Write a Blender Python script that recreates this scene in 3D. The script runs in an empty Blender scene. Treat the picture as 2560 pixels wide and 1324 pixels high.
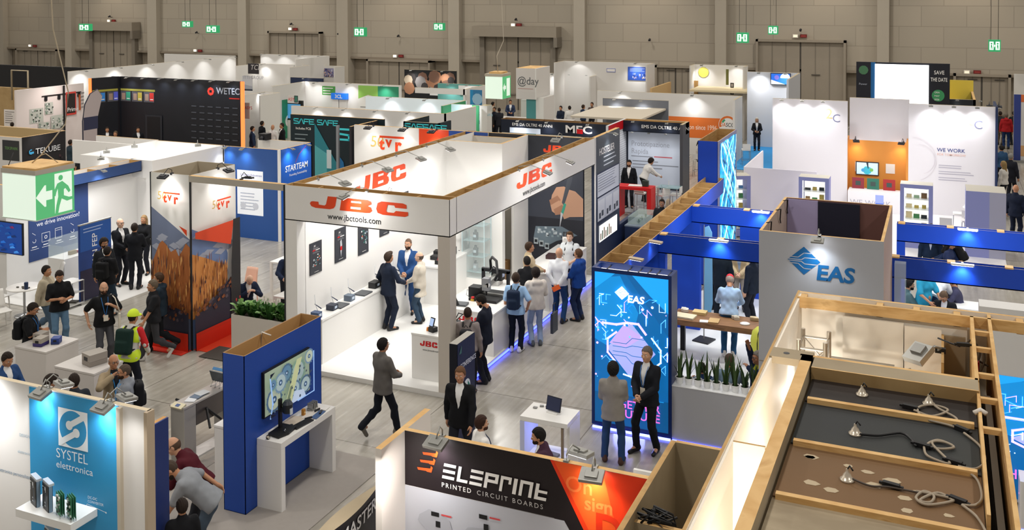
import bpy,bmesh,math,random
import numpy as np
from mathutils import Vector,Matrix
random.seed(7)
SC=bpy.context.scene
COL=SC.collection
R=math.radians
# ---------------------------------------------------------------- camera
FL,YAW,PITCH,ROLL,PCX,PCY=2467.77,-0.41316,0.025082,-0.0033356,1278.17,39.03
CAMZ=8.15
_f=Vector((math.sin(YAW)*math.cos(PITCH),math.cos(YAW)*math.cos(PITCH),-math.sin(PITCH)))
_r0=Vector((math.cos(YAW),-math.sin(YAW),0));_u0=_r0.cross(_f)
_r=_r0*math.cos(ROLL)+_u0*math.sin(ROLL);_u=-_r0*math.sin(ROLL)+_u0*math.cos(ROLL)
cam=bpy.data.cameras.new('camera');camo=bpy.data.objects.new('camera',cam);COL.objects.link(camo)
M4=Matrix.Identity(4)
for i in range(3):
 M4[i][0],M4[i][1],M4[i][2]=_r[i],_u[i],-_f[i]
M4[2][3]=CAMZ
camo.matrix_world=M4
cam.sensor_fit='HORIZONTAL';cam.sensor_width=36;cam.lens=FL/2560*36
cam.shift_x=(1280-PCX)/2560;cam.shift_y=-(662-PCY)/2560
cam.clip_end=300
SC.camera=camo
def at(x,y,z=0.0):
 """the point of the hall at height z that the photograph shows at pixel x, y"""
 d=_f+_r*((x-PCX)/FL)-_u*((y-PCY)/FL)
 t=(z-CAMZ)/d.z
 return Vector((d.x*t,d.y*t,z))
def atX(x,y,X):
 d=_f+_r*((x-PCX)/FL)-_u*((y-PCY)/FL);t=X/d.x
 return Vector((X,d.y*t,CAMZ+d.z*t))
def atY(x,y,Y):
 d=_f+_r*((x-PCX)/FL)-_u*((y-PCY)/FL);t=Y/d.y
 return Vector((d.x*t,Y,CAMZ+d.z*t))
# ---------------------------------------------------------------- render look, world
SC.view_settings.view_transform='Standard';SC.view_settings.look='None'
SC.view_settings.exposure=0.0;SC.view_settings.gamma=1;SC.view_settings.use_curve_mapping=False
cy=SC.cycles
cy.max_bounces=5;cy.diffuse_bounces=3;cy.glossy_bounces=3;cy.transmission_bounces=4;cy.transparent_max_bounces=6
cy.caustics_reflective=False;cy.caustics_refractive=False
cy.use_denoising=True;cy.sample_clamp_indirect=4;cy.sample_clamp_direct=20
cy.use_adaptive_sampling=True;cy.adaptive_threshold=0.03
w=bpy.data.worlds.new('hall_air');SC.world=w;w.use_nodes=True
w.node_tree.nodes['Background'].inputs[0].default_value=(1.0,0.93,0.83,1)
w.node_tree.nodes['Background'].inputs[1].default_value=0.30
def lamp(kind,name,loc,to,power,col=(1,.97,.92),size=.2,angle=90,blend=.6):
 L=bpy.data.lights.new(name,kind);L.energy=power;L.color=col
 if kind == 'AREA':L.shape='DISK';L.size=size
 if kind == 'SPOT':L.spot_size=R(angle);L.spot_blend=blend;L.shadow_soft_size=size
 if kind == 'POINT':L.shadow_soft_size=size
 o=bpy.data.objects.new(name,L);COL.objects.link(o);o.location=loc
 o.rotation_euler=(Vector(to)-Vector(loc)).to_track_quat('-Z','Y').to_euler()
 return o
# high-bay lamps of the hall
for ix in range(6):
 for iy in range(5):
  p=(-62+ix*14,6+iy*12,14)
  lamp('AREA','high_bay_light',p,(p[0],p[1],0),520,(1,.95,.88),1.2)
# wall washers high on the far wall
for px in (60,290,740,1010,1620,2060,2420):
 p=atY(px,20,61.9)
 lamp('SPOT','wall_washer_light',(p.x,60.2,11.5),(p.x,61.9,7.0),420,(1,.86,.70),.15,75,1)
# ---------------------------------------------------------------- materials
def lin(c):
 if isinstance(c,str):
  c=c.lstrip('#');c=[int(c[i:i+2],16)/255 for i in (0,2,4)]
 return tuple((v/12.92 if v <= .04045 else ((v+.055)/1.055)**2.4) for v in c[:3])+(1,)
MATS={}
def M(col,rough=.55,metal=0,emit=0,spec=.4,noise=0,scale=30,alpha=1,trans=0,ecol=None):
 key=(str(col),rough,metal,emit,spec,noise,scale,alpha,trans,str(ecol))
 if key in MATS:return MATS[key]
 m=bpy.data.materials.new('paint_'+str(col).strip('#'));m.use_nodes=True
 nt=m.node_tree;b=nt.nodes['Principled BSDF']
 c=lin(col)
 b.inputs['Base Color'].default_value=c
 b.inputs['Roughness'].default_value=rough;b.inputs['Metallic'].default_value=metal
 b.inputs['Specular IOR Level'].default_value=spec
 b.inputs['Alpha'].default_value=alpha;b.inputs['Transmission Weight'].default_value=trans
 if emit:
  b.inputs['Emission Color'].default_value=lin(ecol or col);b.inputs['Emission Strength'].default_value=emit
 tc=nt.nodes.new('ShaderNodeTexCoord');n=nt.nodes.new('ShaderNodeTexNoise')
 n.inputs['Scale'].default_value=scale;n.inputs['Detail'].default_value=3
 nt.links.new(tc.outputs['Object'],n.inputs['Vector'])
 if noise:
  mx=nt.nodes.new('ShaderNodeMix');mx.data_type='RGBA'
  mx.inputs[6].default_value=c;mx.inputs[7].default_value=tuple(v*(1-noise) for v in c[:3])+(1,)
  nt.links.new(n.outputs['Fac'],mx.inputs[0]);nt.links.new(mx.outputs[2],b.inputs['Base Color'])
  if emit and ecol is None:nt.links.new(mx.outputs[2],b.inputs['Emission Color'])
 else:
  r=nt.nodes.new('ShaderNodeMapRange');r.inputs[3].default_value=max(0,rough-.05);r.inputs[4].default_value=min(1,rough+.05)
  nt.links.new(n.outputs['Fac'],r.inputs[0]);nt.links.new(r.outputs[0],b.inputs['Roughness'])
 MATS[key]=m
 return m
def ramp_mat(name,stops,kind='noise',scale=(1,1,1),rough=.6,detail=6,dist=0,bump=0,metal=0,emit=0,spec=.4):
 if name in MATS:return MATS[name]
 m=bpy.data.materials.new(name);m.use_nodes=True;nt=m.node_tree;b=nt.nodes['Principled BSDF']
 tc=nt.nodes.new('ShaderNodeTexCoord');mp=nt.nodes.new('ShaderNodeMapping');mp.inputs['Scale'].default_value=scale
 nt.links.new(tc.outputs['Object'],mp.inputs['Vector'])
 if kind == 'noise':
  t=nt.nodes.new('ShaderNodeTexNoise');t.inputs['Scale'].default_value=1;t.inputs['Detail'].default_value=detail;t.inputs['Distortion'].default_value=dist
  fac=t.outputs['Fac']
 elif kind == 'wave':
  t=nt.nodes.new('ShaderNodeTexWave');t.inputs['Scale'].default_value=1;t.inputs['Distortion'].default_value=dist;t.inputs['Detail'].default_value=detail
  fac=t.outputs['Fac']
 else:
  t=nt.nodes.new('ShaderNodeTexVoronoi');t.inputs['Scale'].default_value=1;fac=t.outputs['Distance']
 nt.links.new(mp.outputs[0],t.inputs['Vector'])
 cr=nt.nodes.new('ShaderNodeValToRGB');el=cr.color_ramp.elements
 while len(el) < len(stops):el.new(.5)
 for e,(p,c) in zip(el,stops):e.position=p;e.color=lin(c)
 nt.links.new(fac,cr.inputs[0]);nt.links.new(cr.outputs[0],b.inputs['Base Color'])
 if emit:nt.links.new(cr.outputs[0],b.inputs['Emission Color']);b.inputs['Emission Strength'].default_value=emit
 b.inputs['Roughness'].default_value=rough;b.inputs['Metallic'].default_value=metal;b.inputs['Specular IOR Level'].default_value=spec
 if bump:
  bp=nt.nodes.new('ShaderNodeBump');bp.inputs['Strength'].default_value=bump;bp.inputs['Distance'].default_value=.02
  nt.links.new(fac,bp.inputs['Height']);nt.links.new(bp.outputs[0],b.inputs['Normal'])
 MATS[name]=m
 return m
WHITE=M('#dedcd8',.6);OFFW=M('#cfc8bd',.65);GREYW=M('#bdb7ad',.65)
WOOD=ramp_mat('raw_plywood',[(.3,'#a9834f'),(.55,'#c09a62'),(.75,'#8f6c3e')],'noise',(2,2,18),.7,6,.6)
WOODL=ramp_mat('pale_softwood',[(.3,'#c79a5c'),(.6,'#dcb57a'),(.8,'#b58548')],'noise',(3,3,14),.65,6,.5)
MDF=ramp_mat('bare_fibreboard',[(.3,'#8d7249'),(.6,'#a58a5e'),(.8,'#786039')],'noise',(1.2,1.2,1.2),.75,5,.3)
BEIGE=ramp_mat('beige_board',[(.3,'#a99a80'),(.7,'#8f8067')],'noise',(.8,.8,.8),.75,5,.2)
BLACK=M('#131316',.5);DARK=M('#25262b',.5);CHROME=M('#b9bcc0',.25,1);ALU=M('#a3a39f',.45,.8)
GLASS=M('#e4f2f2',.03,0,0,.5,alpha=.16)
RED=M('#c8141c',.4);BLUE=M('#1a3f8f',.55);NAVY=M('#16233f',.5)
# ---------------------------------------------------------------- mesh builder
class MB:
 def __init__(s):s.v=[];s.f=[];s.mi=[];s.ms=[];s.sm=[]
 def m(s,mat):
  if mat not in s.ms:s.ms.append(mat)
  return s.ms.index(mat)
 def raw(s,vs,fs,mat,smooth=False):
  o=len(s.v);s.v += [tuple(p) for p in vs];k=s.m(mat)
  for f in fs:s.f.append(tuple(i+o for i in f));s.mi.append(k);s.sm.append(smooth)
  return s
 def box(s,x0,x1,y0,y1,z0,z1,mat,top=None):
  x0,x1=sorted((x0,x1));y0,y1=sorted((y0,y1));z0,z1=sorted((z0,z1))
  vs=[(x0,y0,z0),(x1,y0,z0),(x1,y1,z0),(x0,y1,z0),(x0,y0,z1),(x1,y0,z1),(x1,y1,z1),(x0,y1,z1)]
  fs=[(0,3,2,1),(0,1,5,4),(1,2,6,5),(2,3,7,6),(3,0,4,7)]
  s.raw(vs,fs,mat);s.raw(vs[4:],[(0,1,2,3)],top or mat)
  return s
 def obox(s,c,ax,ay,az,mat):
  c,ax,ay,az=map(Vector,(c,ax,ay,az))
  vs=[c+ax*i+ay*j+az*k for k in (-1,1) for j in (-1,1) for i in (-1,1)]
  return s.raw(vs,[(0,2,3,1),(4,5,7,6),(0,1,5,4),(1,3,7,5),(3,2,6,7),(2,0,4,6)],mat)
 def rbox(s,x0,x1,y0,y1,z0,z1,r,mat,n=3):
  """box with rounded vertical edges and softened top"""
  pts=[]
  for cx,cy_,a0 in ((x1-r,y1-r,0),(x0+r,y1-r,90),(x0+r,y0+r,180),(x1-r,y0+r,270)):
   for i in range(n+1):
    a=R(a0+90*i/n);pts.append((cx+r*math.cos(a),cy_+r*math.sin(a)))
  return s.prism(pts,z0,z1,mat)
 def prism(s,pts,z0,z1,mat,top=None):
  n=len(pts);vs=[(x,y,z0) for x,y in pts]+[(x,y,z1) for x,y in pts]
  s.raw(vs,[(i,(i+1) % n,n+(i+1) % n,n+i) for i in range(n)]+[tuple(range(n-1,-1,-1))],mat)
  s.raw(vs[n:],[tuple(range(n))],top or mat)
  return s
 def cyl(s,a,b,r0,r1=None,mat=None,n=12,caps=True):
  a,b=Vector(a),Vector(b);r1=r0 if r1 is None else r1
  d=(b-a).normalized();x=d.orthogonal().normalized();y=d.cross(x)
  vs=[]
  for c,r in ((a,r0),(b,r1)):
   for i in range(n):
    t=2*math.pi*i/n;vs.append(c+(x*math.cos(t)+y*math.sin(t))*r)
  fs=[(i,(i+1) % n,n+(i+1) % n,n+i) for i in range(n)]
  s.raw(vs,fs,mat,True)
  if caps:s.raw(vs,[tuple(range(n-1,-1,-1)),tuple(range(n,2*n))],mat)
  return s
 def tube(s,pts,r,mat,n=6):
  pts=[Vector(p) for p in pts];vs=[];L=len(pts)
  up=Vector((.13,.21,.97))
  for i,p in enumerate(pts):
   d=(pts[min(i+1,L-1)]-pts[max(i-1,0)])
   d=d.normalized() if d.length > 1e-9 else Vector((0,0,1))
   x=d.cross(up);x=x.normalized() if x.length > 1e-4 else d.orthogonal().normalized();y=d.cross(x)
   for k in range(n):
    t=2*math.pi*k/n;vs.append(p+(x*math.cos(t)+y*math.sin(t))*r)
  fs=[(i*n+k,i*n+(k+1) % n,(i+1)*n+(k+1) % n,(i+1)*n+k) for i in range(L-1) for k in range(n)]
  s.raw(vs,fs+[tuple(range(n-1,-1,-1)),tuple(range((L-1)*n,L*n))],mat,True)
  return s
 def lathe(s,prof,c,mat,n=20,axis=None):
  c=Vector(c);q=(Vector(axis).to_track_quat('Z','Y') if axis else None);vs=[]
  for r,z in prof:
   for i in range(n):
    t=2*math.pi*i/n;p=Vector((r*math.cos(t),r*math.sin(t),z))
    vs.append(c+(q @ p if q else p))
  fs=[(j*n+i,j*n+(i+1) % n,(j+1)*n+(i+1) % n,(j+1)*n+i) for j in range(len(prof)-1) for i in range(n)]
  s.raw(vs,fs,mat,True)
  s.raw(vs,[tuple(range(n-1,-1,-1)),tuple(range((len(prof)-1)*n,len(prof)*n))],mat)
  return s
 def sph(s,c,r,mat,n=10,k=7,sc=(1,1,1)):
  c=Vector(c);vs=[];fs=[]
  for j in range(k+1):
   ph=math.pi*j/k
   for i in range(n):
    t=2*math.pi*i/n;vs.append(c+Vector((r*sc[0]*math.sin(ph)*math.cos(t),r*sc[1]*math.sin(ph)*math.sin(t),r*sc[2]*math.cos(ph))))
  for j in range(k):
   for i in range(n):fs.append((j*n+i,(j+1)*n+i,(j+1)*n+(i+1) % n,j*n+(i+1) % n))
  return s.raw(vs,fs,mat,True)
 def build(s,name,parent=None,loc=None,label=None,bevel=0):
  me=bpy.data.meshes.new(name);me.from_pydata(s.v,[],s.f);me.update()
  for m in s.ms:me.materials.append(m)
  me.polygons.foreach_set('material_index',s.mi);me.polygons.foreach_set('use_smooth',s.sm)
  o=bpy.data.objects.new(name,me);COL.objects.link(o)
  if parent:o.parent=parent
  if loc:o.location=loc
  if label:o['label']=label
  if bevel:
   b=o.modifiers.new('soft','BEVEL');b.width=bevel;b.segments=2;b.limit_method='ANGLE'
  return o
def tag(o,label,cat,group=None,kind=None):
 o['label']=label
 if cat:o['category']=cat
 if group:o['group']=group
 if kind:o['kind']=kind
 return o
def thing(name,label,cat,loc=(0,0,0),rz=0,group=None):
 o=bpy.data.objects.new(name,None);COL.objects.link(o);o.location=Vector(loc)+Vector((0,0,.002));o.rotation_euler=(0,0,rz);o.empty_display_size=.2
 return tag(o,label,cat,group)
def copy_tree(o,loc=None,rz=None,label=None,parent=None):
 c=o.copy();COL.objects.link(c)
 if parent:c.parent=parent
 if loc is not None:c.location=loc
 if rz is not None:c.rotation_euler=(0,0,rz)
 if label:c['label']=label
 for ch in list(o.children):copy_tree(ch,parent=c)
 return c
ORD='first second third fourth fifth sixth seventh eighth ninth tenth eleventh twelfth'.split()
# ---------------------------------------------------------------- flat graphics on a panel
class Pan:
 """a drawing board on a panel face: o = lower left corner, U, V unit directions, N out of the face"""
 def __init__(s,o,U,W_,H_,N=None,V=(0,0,1),parent=None,off=.004):
  s.o=Vector(o);s.U=Vector(U).normalized();s.V=Vector(V).normalized();s.W=W_;s.H=H_
  s.N=s.U.cross(s.V) if N is None else Vector(N);s.b=MB();s.p=parent;s.k=0;s.off=off
 def pt(s,u,v,d):return s.o+s.U*u+s.V*v+s.N*d
 def poly(s,pts,mat):
  """pts in fractions of the panel"""
  s.k += 1;d=s.off+s.k*.0006
  s.b.raw([s.pt(u*s.W,v*s.H,d) for u,v in pts],[tuple(range(len(pts)))],mat);return s
 def rect(s,u0,v0,u1,v1,mat):return s.poly([(u0,v0),(u1,v0),(u1,v1),(u0,v1)],mat)
 def lines(s,u0,v0,u1,n,dv,mat,h=.35,jit=.35):
  for i in range(n):
   e=u1-(u1-u0)*random.random()*jit
   s.rect(u0,v0-i*dv-dv*h,e,v0-i*dv,mat)
  return s
 def disc(s,u,v,r,mat,n=24,a0=0,a1=360,r0=None):
  """r in metres"""
  P=[(u+r*math.cos(R(a0+(a1-a0)*i/n))/s.W,v+r*math.sin(R(a0+(a1-a0)*i/n))/s.H) for i in range(n+1)]
  if r0:
   Q=[(u+r0*math.cos(R(a0+(a1-a0)*i/n))/s.W,v+r0*math.sin(R(a0+(a1-a0)*i/n))/s.H) for i in range(n+1)]
   s.k += 1;d=s.off+s.k*.0006
   vs=[s.pt(a*s.W,b*s.H,d) for a,b in P+Q]
   s.b.raw(vs,[(i,i+1,n+2+i,n+1+i) for i in range(n)],mat)
  else:s.poly(P[:-1] if a1-a0 == 360 else P+[(u,v)],mat)
  return s
 def stroke(s,pts,w_,mat,closed=False):
  """polyline of width w_ metres, pts in fractions"""
  P=[Vector((u*s.W,v*s.H)) for u,v in pts]
  if closed:P.append(P[0])
  s.k += 1;d=s.off+s.k*.0006
  for a,b in zip(P,P[1:]):
   t=(b-a)
   if t.length < 1e-6:continue
   t.normalize();n=Vector((-t.y,t.x))*w_/2;a2=a-t*w_*.4;b2=b+t*w_*.4
   s.b.raw([s.pt(q.x,q.y,d) for q in (a2-n,b2-n,b2+n,a2+n)],[(0,1,2,3)],mat)
  return s
 def text(s,txt,u,v,size,mat,bold=0,shear=0,align='LEFT',sx=1,space=1,d=None,name=None,parent=None):
  """size = height of a capital in metres; anchored at the baseline"""
  c=bpy.data.curves.new('t','FONT');c.body=txt;c.size=size/.70;c.offset=bold*size;c.shear=shear
  c.align_x=align;c.space_character=space;c.resolution_u=3
  o=bpy.data.objects.new('t',c);COL.objects.link(o)
  bpy.context.view_layer.update()
  me=bpy.data.meshes.new_from_object(o.evaluated_get(bpy.context.evaluated_depsgraph_get()))
  s.k += 1;dd=s.off+s.k*.0006 if d is None else d
  vs=[s.pt(u*s.W+q.co.x*sx,v*s.H+q.co.y,dd) for q in me.vertices]
  fs=[tuple(p.vertices) for p in me.polygons]
  bpy.data.objects.remove(o);bpy.data.curves.remove(c);bpy.data.meshes.remove(me)
  if name:
   b=MB();b.raw(vs,fs,mat);b.build(name,parent or s.p)
  else:s.b.raw(vs,fs,mat)
  return s
 def done(s,name='graphic',parent=None,label=None):
  if s.b.v:return s.b.build(name,parent or s.p,label=label)
def panA(x0,x1,y,z0,z1,parent=None,off=.004):      # faces the camera side (-Y)
 return Pan((x0,y,z0),(1,0,0),x1-x0,z1-z0,parent=parent,off=off)
def panB(y0,y1,x,z0,z1,parent=None,off=.004):      # faces +X
 return Pan((x,y0,z0),(0,1,0),y1-y0,z1-z0,parent=parent,off=off)
# ---------------------------------------------------------------- floodlights
def flood(label,base,out,reach=.45,drop=.12,power=0,aim=None,angle=110,col=(1,.98,.95),s=1.0,dark=False,group='floodlights clamped on the booth tops',real=True):
 """arm floodlight standing on a wall top at base, its arm reaching along out"""
 base=Vector(base);out=Vector((out[0],out[1],0)).normalized();side=Vector((-out.y,out.x,0))
 t=thing('arm_floodlight',label,'lamp',base,0,group)
 bm=DARK if dark else ALU
 if s > .7:
  MB().tube([(0,0,.001),(0,0,.08),out*reach*.4+Vector((0,0,.14)),out*reach*.95+Vector((0,0,.02))],.009*s,bm).box(-.03,.03,-.03,.03,-.03,.02,bm).build('arm',t)
 else:
  MB().tube([(0,0,0),out*reach+Vector((0,0,0))],.012,bm,4).build('arm',t)
 d=(out*.72+Vector((0,0,.69))).normalized()   # back of the head, tilted toward the wall
 c=out*reach+Vector((0,0,-.02));nrm=(Vector((0,0,1))*.93+out*(.36 if out.y < .5 else .1)).normalized();up=nrm.cross(side)
 MB().obox(c,side*.13*s,up*.09*s,nrm*.022*s,bm).obox(c+nrm*.03*s,side*.07*s,up*.05*s,nrm*.012*s,bm).build('head',t,bevel=.006 if s > .7 else 0)
 MB().obox(c-nrm*.024*s,side*.115*s,up*.075*s,nrm*.003*s,M('#ffffff',.4,0,14)).build('lens',t)
 if power:
  a=Vector(aim) if aim is not None else base-out*.0+Vector((0,0,-1.6))
  lamp('SPOT','floodlight_beam',base+c-nrm*.04*s,a,power,col,.08,angle,.9)
 return t
# ================================================================ people
def _smin(a,b,k):
 h=np.clip(.5+.5*(b-a)/k,0,1);return b+(a-b)*h-k*h*(1-h)
def _cone(p,a,b,ra,rb):
 a=np.asarray(a,np.float32);b=np.asarray(b,np.float32);ba=b-a;pa=p-a
 h=np.clip(pa @ ba/max(float(ba @ ba),1e-9),0,1)
 return np.sqrt(((pa-h[:,None]*ba)**2).sum(1))-(ra+(rb-ra)*h)
def _ell(p,c,r):
 q=(p-np.asarray(c,np.float32))/np.asarray(r,np.float32);k=np.sqrt((q*q).sum(1))
 return (k-1)*min(r)
def nets(fn,lo,hi,h):
 """closed smooth surface of fn = 0 (surface nets)"""
 lo=np.asarray(lo,float)-h*1.5;hi=np.asarray(hi,float)+h*1.5
 n=np.ceil((hi-lo)/h).astype(int)+1
 ax=[lo[i]+h*np.arange(n[i]) for i in range(3)]
 G=np.stack(np.meshgrid(*ax,indexing='ij'),-1).astype(np.float32).reshape(-1,3)
 F=fn(G).reshape(n);S=F < 0
 c=[F[i:n[0]-1+i,j:n[1]-1+j,k:n[2]-1+k] for i in (0,1) for j in (0,1) for k in (0,1)]
 cs=np.stack(c,0);neg=(cs < 0).sum(0);act=(neg > 0) & (neg < 8)
 idx=np.full(act.shape,-1);ijk=np.argwhere(act);idx[act]=np.arange(len(ijk))
 v8=cs[:,act];off=np.array([(i,j,k) for i in (0,1) for j in (0,1) for k in (0,1)],float)
 acc=np.zeros((len(ijk),3));cnt=np.zeros(len(ijk))
 for a in range(8):
  for b in range(a+1,8):
   if np.abs(off[a]-off[b]).sum() != 1:continue
   fa,fb=v8[a],v8[b];m=(fa < 0) != (fb < 0)
   t=np.where(m,fa/np.where(m,fa-fb,1),0)
   acc += np.where(m[:,None],off[a]+(off[b]-off[a])*t[:,None],0);cnt += m
 V=lo+(ijk+acc/np.maximum(cnt,1)[:,None])*h
 Q=[]
 for d in range(3):
  e1,e2=[(1,2),(2,0),(0,1)][d]
  sl0=[slice(1,-1)]*3;sl1=[slice(1,-1)]*3
  sl0[d]=slice(0,-1);sl1[d]=slice(1,None)
  A=S[tuple(sl0)];B=S[tuple(sl1)];E=np.argwhere(A != B);st=A[A != B]
  base=E.copy();base[:,e1] += 1;base[:,e2] += 1
  def g(o1,o2):
   q=base.copy();q[:,e1] -= o1;q[:,e2] -= o2
   return idx[q[:,0],q[:,1],q[:,2]]
  q=np.stack([g(1,1),g(0,1),g(0,0),g(1,0)],1)
  q[~st]=q[~st][:,::-1]
  Q.append(q)
 Q=np.concatenate(Q);Q=Q[(Q >= 0).all(1)]
 return V,Q
def arr_obj(name,parts,parent):
 """parts: (V, faces, material) joined into one mesh object"""
 me=bpy.data.meshes.new(name);VV=[];FF=[];MI=[];o=0;ms=[]
 for V,Q,m in parts:
  if len(Q) == 0:continue
  if m not in ms:ms.append(m)
  VV.append(V);FF.append(np.asarray(Q)+o);MI.append(np.full(len(Q),ms.index(m)));o += len(V)
 V=np.concatenate(VV);Q=np.concatenate(FF);MI=np.concatenate(MI)
 me.vertices.add(len(V));me.vertices.foreach_set('co',V.astype(np.float32).ravel())
 me.loops.add(Q.size);me.loops.foreach_set('vertex_index',Q.astype(np.int32).ravel())
 me.polygons.add(len(Q));me.polygons.foreach_set('loop_start',(np.arange(len(Q))*4).astype(np.int32))
 me.polygons.foreach_set('loop_total',np.full(len(Q),4,np.int32))
 me.polygons.foreach_set('use_smooth',np.ones(len(Q),bool));me.polygons.foreach_set('material_index',MI.astype(np.int32))
 for m in ms:me.materials.append(m)
 me.update();me.validate()
 ob=bpy.data.objects.new(name,me);COL.objects.link(ob);ob.parent=parent
 return ob
CACHE={}
def cached(key,fn):
 if key not in CACHE:CACHE[key]=fn()
 return CACHE[key]
def rotm(yaw=0,pitch=0,roll=0):
 """yaw + = to the own left, pitch + = looking down, roll + = to the own right"""
 cz_,sz_=math.cos(yaw),math.sin(yaw);cx_,sx_=math.cos(-pitch),math.sin(-pitch);cy_,sy_=math.cos(roll),math.sin(roll)
 Z=np.array([[cz_,-sz_,0],[sz_,cz_,0],[0,0,1]]);X=np.array([[1,0,0],[0,cx_,-sx_],[0,sx_,cx_]]);Y=np.array([[cy_,0,sy_],[0,1,0],[-sy_,0,cy_]])
 return Z @ X @ Y
# head, in metres, origin at the top of the neck, facing +Y
def head_mesh(h):
 def f(p):
  d=_ell(p,(0,-.002,.118),(.077,.098,.104))
  d=_smin(d,_ell(p,(0,.028,.055),(.058,.066,.066)),.03)
  d=_smin(d,_cone(p,(0,.078,.012),(0,.07,.02),.02,.02),.03)
  d=_smin(d,_cone(p,(0,.092,.112),(0,.112,.072),.008,.015),.016)
  d=_smin(d,_cone(p,(-.03,.083,.128),(.03,.083,.128),.012,.012),.02)
  for s in (-1,1):
   d=_smin(d,_ell(p,(s*.078,-.006,.092),(.011,.02,.033)),.008)
   d=-_smin(-d,_ell(p,(s*.032,.1,.108),(.017,.012,.011)),.012)
   d=_smin(d,_ell(p,(s*.045,.065,.075),(.022,.022,.022)),.02)
  d=_smin(d,_cone(p,(-.017,.094,.038),(.017,.094,.038),.009,.009),.012)
  d=_smin(d,_cone(p,(0,-.012,-.06),(0,-.006,.05),.055,.052),.03)
  return d
 return nets(f,(-.1,-.12,-.07),(.1,.14,.24),h)
def ball(c,r):
 V,Q=cached('ball',lambda:nets(lambda p:np.sqrt((p*p).sum(1))-1,(-1,-1,-1),(1,1,1),.42))
 return V*np.asarray(r)+np.asarray(c),Q
def hair_mesh(kind,h):
 def f(p):
  g=.013 if kind not in ('buzz','ring','curly','bushy') else {'buzz':.005,'ring':.007,'curly':.032,'bushy':.026}[kind]
  d=_ell(p,(0,-.006,.12),(.077+g,.098+g,.104+g))
  if kind in ('curly','bushy'):d=d+.006*np.sin(p[:,0]*120)*np.sin(p[:,1]*120+1)*np.sin(p[:,2]*120)
  else:d=d+.0025*np.sin(p[:,0]*210+40*p[:,1])
  if kind == 'quiff':d=_smin(d,_ell(p,(0,.055,.215),(.06,.045,.028)),.02)
  front=p[:,1]-.02-(p[:,2]-.1)*.55            # behind the ear line, slanting forward upward
  low=.035-p[:,2]+p[:,1]*.35
  k=np.maximum(front,low)
  if kind == 'ring':k=np.maximum(k,p[:,2]-.135);k=np.maximum(k,p[:,1]-.02)
  else:
   top=.172-p[:,2]-(p[:,1]*.05)
   k=np.minimum(k,np.maximum(top,p[:,1]-.115))
  d=np.maximum(d,k)
  if kind in ('long','shoulder'):
   L=-.16 if kind == 'long' else -.06
   e=_smin(_cone(p,(-.055,-.035,.1),(-.075,-.03,L),.045,.035),_cone(p,(.055,-.035,.1),(.075,-.03,L),.045,.035),.02)
   e=_smin(e,_cone(p,(0,-.065,.1),(0,-.085,L-.02),.06,.05),.03)
   e=e+.003*np.sin(p[:,0]*260)
   d=_smin(d,np.maximum(e,p[:,1]-.03),.015)
  if kind == 'pony':d=_smin(d,_cone(p,(0,-.11,.12),(0,-.15,-.06),.03,.016),.02)
  if kind == 'bun':d=_smin(d,_ell(p,(0,-.115,.16),(.042,.04,.042)),.015)
  return d
 return nets(f,(-.13,-.2,-.22),(.13,.14,.27),h)
def beard_mesh(h):
 def f(p):
  d=_ell(p,(0,.03,.05),(.067,.074,.072));d=_smin(d,_cone(p,(0,.083,.01),(0,.07,.02),.027,.027),.03)
  d=np.maximum(d,p[:,2]-.062-np.abs(p[:,0])*.35);d=np.maximum(d,-(p[:,1]-.0))
  return np.maximum(d,-(_ell(p,(0,.115,.04),(.022,.03,.008))))
 return nets(f,(-.09,-.02,-.04),(.09,.13,.12),h)
def hand_mesh(curl,h):
 """right hand; +Z along the fingers, +Y the palm side, +X the little finger, origin at the wrist"""
 def f(p):
  d=_cone(p,(0,0,-.02),(0,0,.03),.023,.026)
  for i in range(4):
   x=-.027+i*.018;L=(.072,.08,.074,.058)[i];kz=(.088,.092,.088,.08)[i]
   d=_smin(d,_cone(p,(x*.55,0,.02),(x,0,kz),.017,.0125),.02)
  fd=None
  for i in range(4):
   x=-.027+i*.0185;L=(.072,.08,.074,.058)[i];kz=(.088,.092,.088,.08)[i]
   a=np.array([x,0,kz]);ang=curl*(.8+.12*i)
   for s,(l,r0,r1) in enumerate(((.45,.0095,.009),(.32,.009,.008),(.23,.008,.0065))):
    b=a+np.array([(i-1.5)*.003,math.sin(ang),math.cos(ang)])*l*L
    e=_cone(p,a,b,r0,r1);fd=e if fd is None else np.minimum(fd,e)
    a=b;ang += curl*1.1
  d=_smin(d,fd,.006)
  a=np.array([-.022,.006,.018]);b=np.array([-.05,.02+.01*curl,.052]);c=b+np.array([-.006+.02*curl,.012+.012*curl,.03])
  d=_smin(d,_cone(p,a,b,.0155,.0115),.012);d=_smin(d,_cone(p,b,c,.011,.008),.006)
  return d
 return nets(f,(-.08,-.04,-.045),(.06,.1,.185),h)
def shoe_mesh(h):
 def f(p):
  d=_cone(p,(0,-.06,.045),(0,.15,.03),.042,.036)
  d=_smin(d,_cone(p,(0,-.045,.05),(0,-.04,.11),.044,.042),.04)
  return np.maximum(d,-p[:,2])
 return nets(f,(-.06,-.12,-.01),(.06,.2,.14),h)
def ik(a,c,l1,l2,hint):
 a=np.asarray(a,float);c=np.asarray(c,float);d=c-a;L=np.linalg.norm(d)
 if L > (l1+l2)*.995:c=a+d/L*(l1+l2)*.995;d=c-a;L=np.linalg.norm(d)
 L=max(L,abs(l1-l2)+.02);u=d/np.linalg.norm(d)
 x=(l1*l1-l2*l2+L*L)/(2*L);y=math.sqrt(max(l1*l1-x*x,0))
 hnt=np.asarray(hint,float);hnt=hnt-u*(hnt @ u);hnt /= max(np.linalg.norm(hnt),1e-6)
 return a+u*x+hnt*y,c
SKIN={'l':'#c99a7c','t':'#b98665','d':'#8a5d42','p':'#d8ae94'}
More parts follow.
